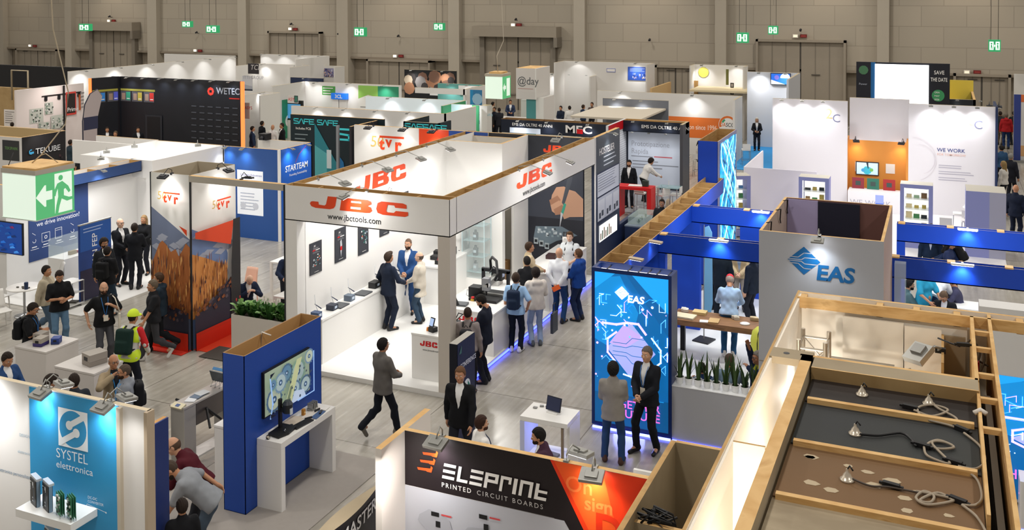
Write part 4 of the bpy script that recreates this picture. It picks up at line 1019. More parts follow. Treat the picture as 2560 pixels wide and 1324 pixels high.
# planter wall with snake plants
pl=thing('planter_wall','low grey counter wall carrying a row of potted snake plants','planter',(-3.69,17.56,0));MB().box(-.77,.77,-.2,.2,.03,1.0,GP).build('body',pl);MB().box(-.78,.78,-.21,.21,1.0,1.012,M('#eef0f2',.4)).build('top',pl);MB().box(-.76,.76,-.215,-.2,.0,.025,M('#5a66ff',.4,0,7)).build('led_strip',pl)
SN=[M('#2f4a26',.45,0,0,.4,.35,40),M('#3e5a2c',.45,0,0,.4,.35,40),M('#7d8a3f',.45)]
def snake_plant(label,x,y,z,seed):
 rnd=random.Random(seed);t=thing('snake_plant',label,'plant',(x,y,z),0,'potted snake plants on the grey counter wall')
 MB().lathe([(.055,0),(.078,.11),(.083,.12),(.072,.12),(.07,.1)],(0,0,0),M('#eceeef',.35),16).build('pot',t);MB().cyl((0,0,.085),(0,0,.1),.07,.07,M('#3a2a1e',.9),12).build('soil',t)
 b=MB()
 for i in range(8):
  a=rnd.random()*6.28;r0=.01+.035*rnd.random();h=.26+.3*rnd.random();ln=.05+.09*rnd.random();w_=.017+.012*rnd.random();d=Vector((math.cos(a),math.sin(a),0));s=Vector((-d.y,d.x,0));m=SN[i % 2];vs=[]
  for k,(tt,ww) in enumerate(((0,.7),(.3,1),(.65,.9),(.9,.4),(1,.02))):
   p=d*(r0+ln*tt*tt)+Vector((0,0,.09+h*tt));vs += [p-s*w_*ww,p+d*w_*.35*ww,p+s*w_*ww]
  b.raw(vs,[(3*k+j,3*k+j+1,3*k+j+4,3*k+j+3) for k in range(4) for j in range(2)],m,True)
  e=[v-d*.002 for v in vs];b.raw([vs[0],vs[3],vs[6],vs[9],vs[3]+s*.004,vs[6]+s*.004],[(0,1,4),(1,2,5,4),(2,3,5)],SN[2])
 b.build('leaves',t)
for i in range(9):snake_plant('snake plant in a white pot on the grey wall, %s from the light box' % ORD[i],-4.36+.168*i,17.52,1.012,30+i)
# video wall tower at the back of the blue stand
vt=thing('video_tower','blue tower with a large screen of turquoise swirling ribbons','tower',(-5.9,28.2,0));hollow(vt,'body',-.3,.25,-1.25,1.35,0,4.0,EB,'y',0)
MB().box(.25,.27,-1.25,1.35,0,4.0,M('#8d8fb5',.5)).build('side_board',vt)
g=panB(-1.0,1.15,.27,.55,3.9,vt);g.rect(0,0,1,1,M('#0d8fc0',.4,0,.8));rnd=random.Random(5)
for i in range(30):
 a=rnd.random()*6.28;f1=1+rnd.random()*2;ph=rnd.random()*6;x0=rnd.random()
 pts=[(min(.99,max(.01,x0+.38*math.sin(f1*tt*3+ph))),min(.99,max(.01,tt))) for tt in np.linspace(0,1,18)]
 g.stroke(pts,.03+rnd.random()*.09,M(rnd.choice(('#7be4ff','#29b9ee','#bdf2ff','#0b6fa8','#1aa3dc','#083f6b')),.4,0,1.0))
g.done('picture')
# work table with model boards, yellow case
tb=thing('work_table','rustic wooden table with black legs covered with boards and small parts','table',(-4.5,21.55,.02));MB().box(-.98,.98,-.38,.38,.78,.9,ramp_mat('rustic_timber',[(.3,'#6b4a30'),(.6,'#8a6440'),(.8,'#543822')],'noise',(2,10,10),.7,5,.4)).build('top',tb)
for x,y in ((-.9,-.3),(.88,-.3),(.88,.3),(-.86,.3)):MB().box(x-.05,x+.05,y-.05,y+.05,0,.78,BLACK).build('leg',tb)
for i,(x,y,sx,sy,sz,c) in enumerate(((-5.2,21.4,.45,.3,.04,'#cfc7a8'),(-4.95,21.75,.3,.22,.06,'#c9b077'),(-4.55,21.35,.22,.3,.03,'#b99a68'),(-4.75,21.25,.18,.14,.02,'#f2f2f0'))):
 item_box('model_board','flat pale board on the wooden table, '+('longest at its left end','small tray shaped at the back','square beside the standing man','white sheet at the front edge')[i],'board',(x,y,.92),sx,sy,sz,M(c,.7),5*i-6,'boards on the rustic table')
for i,(x,y,c) in enumerate(((-5.3,21.75,'#d8d0c0'),(-4.15,21.7,'#c4bba8'),(-3.9,21.45,'#e8e6e0'),(-3.75,21.75,'#b8a47e'))):
 t=thing('small_model','small pale model lying on the wooden table, '+('heaped at the left end','right of the man','round and white right of the man','at the right end')[i],'model',(x,y,.92));b=MB();rnd=random.Random(i)
 if i == 2:b.lathe([(.1,0),(.11,.015),(.05,.03),(.0,.03)],(0,0,0),M(c,.4),18)
 else:
  for k in range(7):a=rnd.random()*.1-.05;q=rnd.random()*.1-.05;b.obox((a,q,.03+.02*rnd.random()),(.05,.01,0),(-.01,.04,0),(0,0,.03),M(c,.6))
 b.build('body',t)
yc=thing('yellow_case','tall yellow padded case with a dark zip standing by the wooden table','case',(-3.42,20.75,.02))
b=MB();pr=[(.02,0),(.2,.0),(.235,.05),(.235,.85),(.2,1.02),(.12,1.1),(.0,1.12)];b.lathe(pr,(0,0,0),M('#dede52',.6),24).build('body',yc)
MB().tube([(-.06,-.232,.05),(-.06,-.232,.85),(-.05,-.2,1.02),(-.03,-.1,1.1)],.01,DARK,5).build('zip',yc)
# upright flag banner inside the stand
fb=thing('flag_banner','slim light blue upright banner between the blue posts','banner',(-5.05,22.6,.02),R(-15));MB().cyl((0,0,0),(0,0,2.7),.015,.01,ALU,8).build('pole',fb)
b=MB();pts=[(0,.3),(.02,2.65),(.12,2.7),(.2,2.55),(.22,.9),(.1,.3)];b.raw([(x,-.008,z) for x,z in pts]+[(x,.008,z) for x,z in pts],[(0,5,4,3,2,1),(6,7,8,9,10,11)]+[(i,(i+1) % 6,(i+1) % 6+6,i+6) for i in range(6)],M('#6fa9cf',.6)).build('sail',fb);MB().box(-.2,.2,-.2,.2,0,.03,DARK).build('base',fb)
# right part of the stand: desks, table, bin, plant, chairs
dk=thing('desk','low blue desk with white top behind the right-hand near beam','desk',(1.0,25.3,.02));MB().box(-.75,.75,-.3,.3,0,.7,EBD).build('body',dk);MB().box(-.78,.78,-.33,.33,.7,.74,PWG).build('top',dk)
mt=box_table('white meeting table between the seated men right of the grey tower',-.1,1.0,22.0,22.75,.74,PWG,.04,.02)
t=thing('waste_bin','black waste bin on the white carpet right of the seated men','bin',(1.65,23.9,.02));MB().lathe([(.11,0),(.15,.36),(.155,.38),(.14,.36),(.11,.03)],(0,0,0),BLACK,18).build('bin',t)
cd=thing('counter','blue counter with white top near the waste bin','counter',(2.2,24.6,.02));MB().box(-.5,.4,-.3,.3,0,.78,EBD).build('body',cd);MB().box(-.52,.42,-.32,.32,.78,.82,PWG).build('top',cd)
dk2=thing('desk','white desk with a lime pot of plant at the far right of the blue stand','desk',(2.6,27.5,0));MB().box(-.6,.6,-.35,.35,0,.72,EBD).build('body',dk2);MB().box(-.65,.65,-.4,.4,.72,.76,PWG).build('top',dk2)
leaf_plant('leafy plant in a lime green pot on the white desk',(2.15,27.4,.762),24,.22,.2,pot=(.12,.18,M('#a5cf2e',.4)),wd=.035)
chair('chair','white chair under the man in a purple sweater',(1.05,22.4,.02),90,group=None)
t=thing('dark_monitor','dark leaning panel at the right picture edge of the blue stand','panel',(2.15,20.9,.02),R(60));MB().obox((0,0,.7),(.35,0,0),(0,.25,.7),(0,.02,-.01),M('#143a63',.3)).build('panel',t);MB().box(-.3,.3,-.3,-.2,0,.03,DARK).build('foot',t)
# light box at the far right with a white head panel
r2=thing('light_box','blue circuit light box with white upper part behind the unfinished wooden stand','light box',(1.9,17.5,0));MB().box(-1.35,1.3,-.2,.2,.05,3.1,M('#d9d8d6',.5)).build('body',r2)
g=panA(-1.33,1.28,-.2,.1,2.04,r2);circuit(g,9,());g.text('TECH',-.0,.175,.15,M('#f06fd6',.4,0,1.0),.012);g.text('FEEL',.03,.06,.15,M('#f06fd6',.4,0,1.0),.012);g.done('picture')
t=thing('white_pedestal','white pedestal with rounded top in front of the far right light box','pedestal',(1.25,16.7,0));MB().box(-.15,.3,-.2,.2,0,.75,PWG).build('body',t,bevel=.03);MB().box(-.13,.28,-.205,-.2,.0,.03,M('#5a66ff',.4,0,7)).build('led_strip',t)
for x,y in ((-4.3,21.8),(-4.4,24.9),(.6,21.8),(.6,24.8)):lamp('AREA','added_stand_fill',(x,y,3.6),(x,y,0),50,(.9,.95,1),1.2)  # fill lights added over the white carpet, without fixtures
# ================================================================ unfinished wooden stand seen from above
ub=booth('unfinished wooden stand seen from above with white lit side trough and bare ceilings')
BW=M('#f0e8da',.6);Z=4.0
b=MB();b.box(-1.82,-1.79,6.3,14.0,0,Z,BW,WOOD).box(-1.79,-1.76,6.3,14.0,0,Z-.02,BW);b.build('outer_wall',ub)
b=MB();b.box(-1.47,-1.45,6.3,11.55,0,Z-.1,BW,WOODL).box(-1.45,-1.35,6.3,11.55,3.5,Z,WOODL).box(-1.35,-1.33,6.3,11.55,3.2,Z,BEIGE,WOODL);b.build('inner_wall',ub)
MB().box(-1.79,-1.33,11.35,11.65,3.92,Z,BEIGE).cyl((-1.62,11.5,Z),(-1.62,11.5,Z+.003),.035,.035,BLACK,14).build('corner_board',ub);MB().box(-1.76,-1.47,9.1,9.13,0,Z-.03,BW,WOOD).box(-1.76,-1.47,6.3,11.4,1.2,1.22,BW).build('trough_divider',ub)
for y,yl in ((7.8,8.9),(10.2,11.2),(12.5,13.4)):lamp('AREA','trough_light',(-1.62,y,2.2),(-1.62,y,4),40,(1,.9,.76),.3)
lamp('POINT','trough_light',(-1.62,10.2,3.0),(0,0,0),60,(1,.94,.86),.08);lamp('POINT','trough_light',(-1.62,7.9,3.0),(0,0,0),60,(1,.94,.86),.08);lamp('POINT','trough_light',(-1.62,12.8,3.0),(0,0,0),35,(1,.94,.86),.08)
b=MB();b.box(-1.47,.36,11.5,11.55,2.9,Z,BEIGE,WOODL).box(-1.31,.36,11.2,11.5,3.94,Z,BEIGE).box(-1.31,.36,11.18,11.2,3.8,Z,MDF,WOODL).build('cross_beam',ub)
MB().box(-1.79,.57,13.92,13.97,0,Z,BW,WOODL).box(.57,1.6,13.92,13.97,3.86,Z,BW,WOODL).box(-1.79,1.6,13.7,13.74,3.86,Z,WOODL).box(-1.3,.3,13.74,13.75,2.6,3.86,BW).build('back_wall',ub)
for x in (-1.72,-.75,-.3,.18,.9):MB().box(x-.04,x+.04,13.74,13.92,3.84,3.985,WOODL).build('stud',ub)
MB().box(-1.76,.36,11.55,13.9,1.5,1.52,MDF).build('store_floor',ub)
b=MB();b.box(-1.2,-.45,13.66,13.7,2.0,3.82,M('#e6ddcd',.6)).build('white_sheet',ub);MB().box(-.44,.0,13.64,13.68,2.0,3.8,M('#e6ddcd',.6)).build('white_sheet',ub)
MB().box(.0,.03,12.6,13.65,1.6,3.75,WOOD).box(.03,.28,13.6,13.64,1.6,3.75,BEIGE).build('door_board',ub)
# ceilings of the rooms below, seen from above
ZC=3.87
ys=[at(1990,1000,ZC).y,at(1955,1105,ZC).y,at(1935,1243,ZC).y]
CE=[ramp_mat('ceiling_dark',[(.3,'#1a1411'),(.7,'#2b221d')],'noise',(.6,3,1),.7),ramp_mat('ceiling_slate',[(.3,'#23262a'),(.7,'#30322f')],'noise',(.7,.7,1),.7),ramp_mat('ceiling_brown',[(.3,'#6a5034'),(.7,'#77593a')],'noise',(.5,.5,1),.75),ramp_mat('ceiling_pale',[(.35,'#8f8068'),(.7,'#b5a68c')],'noise',(1.2,2.5,1),.75)]
lim=[11.18]+ys+[6.0]
for i in range(4):MB().box(-1.3,.33,lim[i+1]+.03,lim[i]-.0,ZC-.03,ZC,CE[i]).build('ceiling_panel',ub)
for y in ys:MB().box(-1.27,.3,y-.03,y+.03,ZC,ZC+.05,WOODL).build('batten',ub)
rnd=random.Random(11);pt=M('#b9a88c',.8)
for i in range(13):
 x,y=-1.15+rnd.random()*1.4,ys[2]+.12+rnd.random()*(ys[1]-ys[2]-.3);s=.03+.03*rnd.random();pts=[(x+s*(1+.5*rnd.random())*math.cos(k*1.05),y+s*.7*(1+.5*rnd.random())*math.sin(k*1.05)) for k in range(6)]
 MB().prism(pts,ZC,ZC+.003,pt).build('patch',ub)
MB().box(.33,.36,6.2,11.5,2.5,Z-.3,M('#4a4640',.6)).box(.44,.5,6.2,12.0,3.55,3.66,ALU).box(.36,.52,6.2,13.9,2.9,2.93,M('#2a241e',.8)).build('side_channel',ub)
MB().box(.33,.37,11.5,13.75,1.6,Z,WOODL).box(.34,.37,8.6,11.5,3.8,Z-.02,WOODL).box(.53,.57,6.2,13.9,3.0,Z,WOOD,WOODL).build('side_rail',ub)
for y in (13.2,12.6,11.75,11.05,10.3):MB().box(.37,.53,y-.03,y+.03,Z-.06,Z-.01,WOODL).build('rung',ub)
# truss standing in the store
tr=thing('truss','silver lighting truss standing upright in the wooden store','truss',(-1.42,12.9,1.52));b=MB();rt=.028;al=M('#b5ada0',.4,.7)
for x,y in ((-.22,-.22),(.1,-.22),(.1,.22),(-.22,.22)):b.cyl((x,y,0),(x,y,2.25),rt,rt,al,8)
b.build('chord',tr);b=MB()
for k in range(7):
 z=.05+k*.35
 for (x0,y0),(x1,y1) in (((-.22,-.22),(.1,-.22)),((.1,-.22),(.1,.22)),((.1,.22),(-.22,.22)),((-.22,.22),(-.22,-.22))):
  b.cyl((x0,y0,z),(x1,y1,z),.016,.016,al,6)
  if k < 6:b.cyl((x0,y0,z),(x1,y1,z+.35),.013,.013,al,6)
b.build('brace',tr)
t=thing('truss','silver truss lying across the wooden store behind the upright one','truss',(-1.0,13.35,3.0));b=MB()
for y,z in ((-.15,0),(.15,0),(-.15,.3),(.15,.3)):b.cyl((-.5,y,z),(.45,y,z),.025,.025,al,8)
b.build('chord',t);b=MB()
for k in range(4):b.cyl((-.45+k*.28,-.15,0),(-.2+k*.28,.15,.0),.013,.013,al,6).cyl((-.45+k*.28,-.15,.3),(-.2+k*.28,.15,.3),.013,.013,al,6).cyl((-.45+k*.28,-.15,0),(-.2+k*.28,-.15,.3),.013,.013,al,6)
b.build('brace',t)
item_box('blue_board','scuffed blue board stored beside the upright truss','board',(-1.0,12.4,1.52),.35,.3,1.35,M('#3f6fa3',.7,0,0,.3,.4,12))
# floodlight, transformers, spots and cables on top
fl_=thing('halogen_floodlight','grey halogen floodlight tilted on the wooden door board of the store','lamp',(-.05,13.0,3.75));n_=Vector((-.35,-.45,.85)).normalized()
b=MB();b.obox((-.2,-.25,.02),(.1,-.06,.0),(.07,.13,.06),tuple(n_*.04),M('#a8a7a2',.4,.6)).obox((-.2,-.25,.07),(.06,-.035,0),(.03,.06,.03),tuple(n_*.03),M('#8b8a86',.4,.6));b.build('head',fl_);MB().tube([(-.1,-.2,.05),(-.02,-.1,.08),(.04,-.05,.05),(.0,0,0)],.018,M('#8b8a86',.4,.6),6).build('bracket',fl_);MB().box(-.02,.1,-.03,.03,-.02,.04,BLACK).build('clamp',fl_)
CAB=M('#9d8f7c',.6)
def cable(label,pts,r=.012,m=None,loops=None,name='cable'):
 t=thing(name,label,'cable',pts[0],0);p0=Vector(pts[0]);P=[Vector(p)-p0 for p in pts]
 Q=[]
 for i in range(len(P)-1):
  a,b_,c,d=P[max(i-1,0)],P[i],P[i+1],P[min(i+2,len(P)-1)]
  for k in range(6):
   s=k/6;Q.append(.5*((2*b_)+(c-a)*s+(2*a-5*b_+4*c-d)*s*s+(3*b_-a-3*c+d)*s**3))
 Q.append(P[-1]);MB().tube(Q,r,m or CAB,6).build('cord',t);return t
def A3(x,y,z=ZC+.02):return at(x,y,z)
for i,(px,py,lab) in enumerate(((2155,987,'in the black ceiling panel, left one'),(2322,1010,'in the black ceiling panel, right one'),(2138,1085,'in the slate ceiling panel'),(2118,1200,'in the brown ceiling panel'))):
 p=at(px,py,ZC+.003);t=thing('spot_fitting','small ceiling spot fitting seen from above '+lab,'lamp',p,0,'spot fittings in the bare ceilings')
 MB().lathe([(.06,0),(.062,.012),(.045,.015),(.035,.05),(.015,.075),(.012,.1)],(0,0,0),M('#cfc4b2',.3,.5),14).build('reflector',t);MB().tube([(0,0,.09),(.02,0,.13),(.05,-.02,.1)],.008,BLACK,5).build('lead',t)
for i,(px,py,rz,lab) in enumerate(((2275,1022,-12,'by the black ceiling panel'),(2405,1078,-35,'at the end of the first batten'),(2305,1118,-15,'on the slate panel, left one'),(2385,1160,-20,'on the slate panel, right one'),(2228,1218,-12,'on the brown panel, left one'),(2395,1256,-25,'on the brown panel, right one'),(2408,865,10,'on the rail of the wooden store'))):
 p=at(px,py,ZC+.003 if py > 900 else 3.92);t=thing('cable_connector','black cable connector block '+lab,'connector',p,R(rz),'black connector blocks on the wooden stand')
 MB().box(-.07,.07,-.022,.022,0,.04,BLACK).box(-.1,-.07,-.012,.012,.01,.03,BLACK).box(.07,.1,-.012,.012,.01,.03,BLACK).build('block',t)
cable('pale cable looping over the black ceiling panel',[A3(x,y) for x,y in ((2285,1025),(2330,1040),(2370,1025),(2330,1012),(2295,1020),(2310,1045),(2370,1062),(2400,1072))])
cable('short pale cable to the right spot of the black ceiling panel',[A3(x,y) for x,y in ((2322,1000),(2345,1020),(2390,1045),(2392,1065))])
cable('dark cable across the slate ceiling panel',[A3(x,y) for x,y in ((2150,1085),(2195,1088),(2250,1082),(2275,1095),(2290,1115))],.012,BLACK)
cable('pale cable coiled on the slate ceiling panel',[A3(x,y) for x,y in ((2310,1117),(2320,1140),(2375,1158),(2330,1108),(2360,1105),(2385,1118),(2350,1122),(2318,1112),(2345,1100),(2380,1112))])
cable('pale cable running down from the first batten to the slate panel',[A3(x,y) for x,y in ((2410,1082),(2450,1115),(2462,1150),(2440,1172),(2395,1165))])
cable('dark cable across the brown ceiling panel',[A3(x,y) for x,y in ((2128,1195),(2150,1205),(2180,1215),(2220,1217),(2270,1226),(2300,1232))],.009,M('#4a4038',.6))
cable('pale cable coiled on the brown ceiling panel',[A3(x,y) for x,y in ((2290,1228),(2330,1235),(2385,1250),(2320,1262),(2290,1245),(2310,1228),(2335,1240),(2325,1256),(2300,1250),(2345,1232),(2385,1252))])
cable('pale cable from the slate panel connector to the brown panel',[A3(x,y) for x,y in ((2395,1168),(2440,1195),(2455,1240),(2440,1262),(2405,1262))])
cable('pale cable leaving the brown panel toward the near right',[A3(x,y) for x,y in ((2405,1262),(2440,1290),(2462,1324),(2480,1370))])
cable('dark cord from the floodlight to the connector on the store rail',[at(x,y,3.85) for x,y in ((2345,845),(2375,857),(2400,866))],.011,BLACK)
cable('tangle of dark cables hanging in the side ladder of the wooden stand',[at(x,y,3.8) for x,y in ((2410,865),(2430,850),(2450,880),(2440,910),(2432,890),(2455,870),(2462,900),(2445,935),(2438,900),(2470,915))],.012,M('#3d332a',.6))
t=thing('red_plug','small red plug hanging in the side ladder of the wooden stand','plug',at(2441,915,3.75));MB().box(-.03,.03,-.04,.04,-.05,.06,RED).build('body',t)
t=thing('cable_bundle','white taped end of a cable on the ladder side of the wooden stand','cable',at(2452,1035,3.96));MB().tube([(-.06,0,0),(0,.03,.03),(.05,0,.01)],.025,M('#ddd6cc',.6),6).build('cord',t)
# ================================================================ near stands along the bottom of the view
# --- black and orange printed-circuit stand
ep=booth('black and orange printed circuit stand wall with white grey-map panel, top edge seen near')
EK=M('#1a1014',.45);EG=M('#b9bac2',.5);EOR=M('#e8380e',.45);EW=M('#efece8',.5)
MB().box(-5.76,-2.83,9.99,10.06,0,3.0,M('#e9e7e4',.6),WOODL).build('main_wall',ep);MB().box(-5.84,-5.76,9.46,10.62,0,3.0,M('#eae3dc',.6),WOODL).build('wing_wall',ep)
MB().box(-2.83,-2.77,7.5,10.98,0,3.0,BEIGE,WOOD).box(-2.77,-1.85,10.94,11.0,0,3.0,BEIGE,WOODL).box(-2.77,-1.85,9.3,9.36,0,2.9,BEIGE,WOODL).build('side_wall',ep)
g=panA(-5.76,-2.83,9.99,0,3.0,ep);K=lambda x,z:(x,z/3)
g.poly([K(0,2.36),K(.64,2.36),K(.80,1.9),K(1,1.5),K(1,3.),K(0,3.0)],EK).poly([K(0,0),K(1,0),K(1,1.6),K(.84,1.9),K(.69,2.355),K(0,2.355)],EG).poly([K(.68,2.36),K(.70,2.36),K(.98,1.4),K(.9,1.4)],EK)
g.poly([K(.625,3),K(1,3),K(1,1.2),K(.9,1.55)],EOR).poly([K(.64,3),K(.83,3),K(.93,1.9),K(.9,1.7)],M('#f0571c',.45))
OL=M('#f8793a',.45);g.text('On',.685,.90,.17,OL,.012);g.text('sign',.76,.845,.15,OL,.03);g.text('D',.80,.74,.3,M('#d92d0a',.45),.05)
for i in range(3):
 x,z=.113-.012*i,2.76-.095*i;g.poly([K(x-.032,z+.03),K(x+.028,z+.045),K(x+.03,z+.078),K(x+.038,z+.06),K(x+.032,z),K(x+.012,z-.0),K(x+.008,z+.008),K(x-.028,z+.002)],M('#f0551c',.4,0,0))
# block letters E L E P r I n t
def blk(rects,x,w_):
 x=.168+(x-.19)*.755;w_ *= .755
 for a,c,d,e in rects:
  sh=lambda q:.018*(q)  # slight slant
  g.poly([(x+a*w_+sh(c)*.6,(2.535+c*.18)/3),(x+d*w_+sh(c)*.6,(2.535+c*.18)/3),(x+d*w_+sh(e)*.6,(2.535+e*.18)/3),(x+a*w_+sh(e)*.6,(2.535+e*.18)/3)],EW)
E_=[(0,0,1,.2),(0,.4,1,.6),(0,.8,1,1)]
blk(E_,.19,.07);blk([(0,0,.28,1),(0,0,1,.2)],.275,.062);blk(E_,.348,.07)
blk([(0,0,.24,1),(0,.8,1,1),(.76,.4,1,1),(0,.4,1,.6)],.43,.075);blk([(0,0,.26,1),(0,.8,1,1),(.76,.55,1,1)],.517,.06)
blk([(0,0,.4,1)],.59,.05);blk([(0,0,.24,1),(0,.8,1,1),(.76,0,1,1)],.625,.07);blk([(0,0,.28,1),(0,0,1,.2),(0,.45,1,.62)],.71,.065)
g.text('PRINTED',.168,2.44/3,.053,EW,.02,0,space=1.35);g.text('CIRCUIT BOARDS',.322,2.44/3,.053,M('#c9c6c4',.5),.002,0,space=1.42)
g.done('graphic')
g=panA(-5.76,-2.83,9.99,0,3.0,ep,off=.012);MP=M('#a9aab2',.5)
rnd=random.Random(4)
for cx_,cz_,sx_,sz_ in ((.14,1.98,.1,.18),(.2,1.7,.05,.2),(.33,1.95,.1,.16),(.35,1.6,.06,.25),(.5,1.9,.14,.2),(.56,1.55,.05,.1)):
 g.poly([K(cx_+sx_*(.6+.4*rnd.random())*math.cos(k*.63),cz_+sz_*(.6+.4*rnd.random())*math.sin(k*.63)) for k in range(10)],MP)
for x,z in ((.12,2.12),(.33,2.22)):g.rect(x,(z-.05)/3,x+.035,z/3,BLACK).rect(x+.045,(z-.025)/3,x+.09,(z-.005)/3,M('#c8484a',.5));g.rect(x+.02,(z-.17)/3,x+.04,(z-.1)/3,BLACK)
g.done('map_graphic')
flood('grey floodlight on the black wall top near its orange bars',(-5.28,10.02,3.0),(-.1,-1),.14,power=42,aim=(-5.1,9.97,2.45),angle=120,col=(.92,.96,1),group='floodlights of the black and orange stand')
flood('grey floodlight on the orange corner of the printed circuit stand wall',(-3.42,10.02,3.0),(.1,-1),.16,power=60,aim=(-3.35,9.97,2.5),angle=120,col=(1,.95,.85),group='floodlights of the black and orange stand')
t=flood('grey floodlight turned backward over the black wall top by the purple waistcoat man',(-3.75,10.02,3.0),(.2,1),.3,power=0)
lamp('AREA','wing_light',(-5.55,9.3,2.8),(-5.76,9.9,1.5),10,(1,.95,.9),.2)
t=thing('cable_bundle','tangled dark cables hanging over the beige wall top beside the orange corner','cable',(-2.68,9.4,2.9));b=MB();rnd=random.Random(2)
for i in range(9):
 p=[(rnd.uniform(-.08,.3),rnd.uniform(-.1,.1),rnd.uniform(-.05,.1)) for _ in range(5)];b.tube(p,.012,BLACK,5)
b.tube([(.1,0,0),(.15,-.08,-.2),(.1,-.1,-.4)],.016,BLACK,5);b.build('cord',t)
# curved totem with the name of a neighbouring stand
ct=thing('curved_totem','black curved totem with silver lettering at the bottom edge of the view','totem',(-6.42,9.75,0));b=MB();N=14;F=[];BK=[]
for i in range(N+1):
 a=i/N;y=-.85+1.6*a;bow=.1*math.sin(math.pi*a);F.append((bow,y));BK.append((-bow-.01,y))
b.raw([(x,y,z) for x,y in F for z in (0,2.0)],[(2*i,2*i+2,2*i+3,2*i+1) for i in range(N)],M('#1d1a20',.4),True)
b.raw([(x,y,z) for x,y in BK for z in (0,2.0)],[(2*i+1,2*i+3,2*i+2,2*i) for i in range(N)],M('#1d1a20',.4),True);b.raw([(x,y,2.0) for x,y in F+BK],[(i,i+1,N+2+i,N+1+i) for i in range(N)],BEIGE);b.build('shell',ct)
gg=Pan((0,0,0),(1,0,0),1,1);gg.text('ELEMASTER',0,0,.15,M('#e2e2e4',.4),.016,.1,sx=.92)
mx=max(v[0] for v in gg.b.v);MB().raw([(.1*math.sin(math.pi*(.1+.8*v[0]/mx))+.01,-.85+1.6*(.1+.8*v[0]/mx),1.78+v[2]) for v in gg.b.v],gg.b.f,M('#e2e2e4',.4)).build('lettering',ct)
# low white box behind the black wall, white table with tablet
wt=thing('display_table','white two-level display table with a small screen behind the black stand','table',(-5.98,15.2,0))
MB().box(-.42,.42,-.3,.3,1.02,1.1,PWG).build('top',wt,bevel=.008);MB().box(-.4,.4,-.28,.28,.1,.42,PWG).build('base',wt);MB().box(-.42,-.34,-.3,.3,.42,1.02,M('#c9cff0',.4)).build('leg',wt);MB().box(.3,.34,-.28,-.24,.42,1.02,M('#8a7a68',.4)).build('leg',wt);MB().box(.38,.42,-.2,.3,.42,1.02,PWG).build('leg',wt);MB().box(-.38,.38,-.27,.27,.0,.05,M('#5a66ff',.4,0,2)).build('led_strip',wt)
lamp('POINT','led_glow',(-5.98,15.2,.8),(0,0,0),3,(.45,.5,1),.1)
t=thing('tablet','dark small tablet on a white stand on the display table','tablet',(-5.93,15.25,1.102),R(-12));MB().obox((0,0,.14),(.14,0,0),(0,.03,.11),(0,.01,-.003),DARK).obox((0,-.012,.142),(.13,0,0),(0,.028,.1),(0,.002,0),M('#262c44',.25,0,.2)).build('screen',t);MB().box(-.1,.1,-.08,.08,0,.02,PWG).build('stand',t)
for i,(x,y) in enumerate(((-6.28,15.28),(-6.2,15.38),(-6.1,15.4))):item_box('small_device','small grey device on the display table left of the tablet, %s of three' % ORD[i],'device',(x,y,1.102),.07,.05,.02,M('#8d8d8c',.5),20*i,'small devices on the display table')
item_box('keyboard_tray','dark grille tray on the lower shelf of the display table','tray',(-5.9,15.15,.424),.2,.1,.03,M('#6d6a66',.5),-12)
t=thing('sign_board','white sign sheet with a dark square peeking behind the orange corner','sign',(-3.05,10.9,0));MB().box(-.2,.2,-.02,.02,2.2,2.62,PWG).box(-.05,.1,-.024,-.02,2.42,2.53,M('#3d3f55',.5)).build('board',t);MB().cyl((0,0,0),(0,0,2.2),.03,.03,ALU,8).build('post',t)
tb2=box_table('white high table between the two men behind the black stand wall',-5.3,-4.4,13.0,13.6,1.05,PWG,.05)
# --- light blue electronics stand bottom left
sy=booth('white and sky-blue stand wall with a square white logo, bottom left corner')
SB=M('#2f95cb',.5);SY=9.2
MB().box(-12.6,-8.93,SY,SY+.07,0,3.0,M('#e6e3df',.6),M('#d9c9ac',.7)).build('main_wall',sy);MB().box(-10.95,-9.4,SY-.008,SY,0,2.985,SB).build('blue_panel',sy)
MB().box(-9.4,-9.34,SY-.05,SY,0,2.98,M('#c9bfae',.6)).box(-8.95,-8.9,SY-.05,SY+.08,0,3.0,M('#b9a78f',.6)).build('edge_post',sy)
g=panA(-10.95,-9.4,SY-.008,0,3.0,sy);u,v=.5,.855;q=lambda x,z:((-10.95-x)/-1.55,z/3)
g.rect(*q(-10.43,2.31),*q(-9.92,2.81),M('#eef3f6',.5));cx_,cz_=-10.175,2.56;uu=lambda x,z:((cx_+x+10.95)/1.55,(cz_+z)/3)
g.disc(*uu(0,0),.235,SB,36);WQ=M('#eef3f6',.5)
g.stroke([uu(-.05,.045),uu(.2,.19)],.075,WQ).disc(*uu(-.06,.04),.06,WQ,16).stroke([uu(.05,-.045),uu(-.2,-.19)],.075,WQ).disc(*uu(.06,-.04),.06,WQ,16)
g.text('SYSTEL',*q(-10.475,2.15),.125,WQ,-.004,0,sx=1.0);g.text('elettronica',*q(-10.475,2.02),.09,WQ,.004,0,sx=1.14)
g.text('DC-DC',*q(-9.93,1.72),.035,WQ,.014);g.text('CONVERTER',*q(-9.93,1.67),.033,WQ,0);g.stroke([q(-9.97,1.6),q(-9.94,1.645),q(-9.62,1.6)],.006,WQ).disc(*q(-9.97,1.6),.012,WQ,8).disc(*q(-9.62,1.6),.012,WQ,8).done('lettering')
g=panA(-12.6,-10.95,SY,0,3.0,sy);LG2=M('#9fb6c6',.5);g.text('DESIGN',.88,.765,.04,LG2,0);g.text('elettronica',.86,.69,.04,LG2,0);g.text('elettronico personalizzato',.62,.585,.045,M('#5f7f9b',.5),0);g.done('lettering')
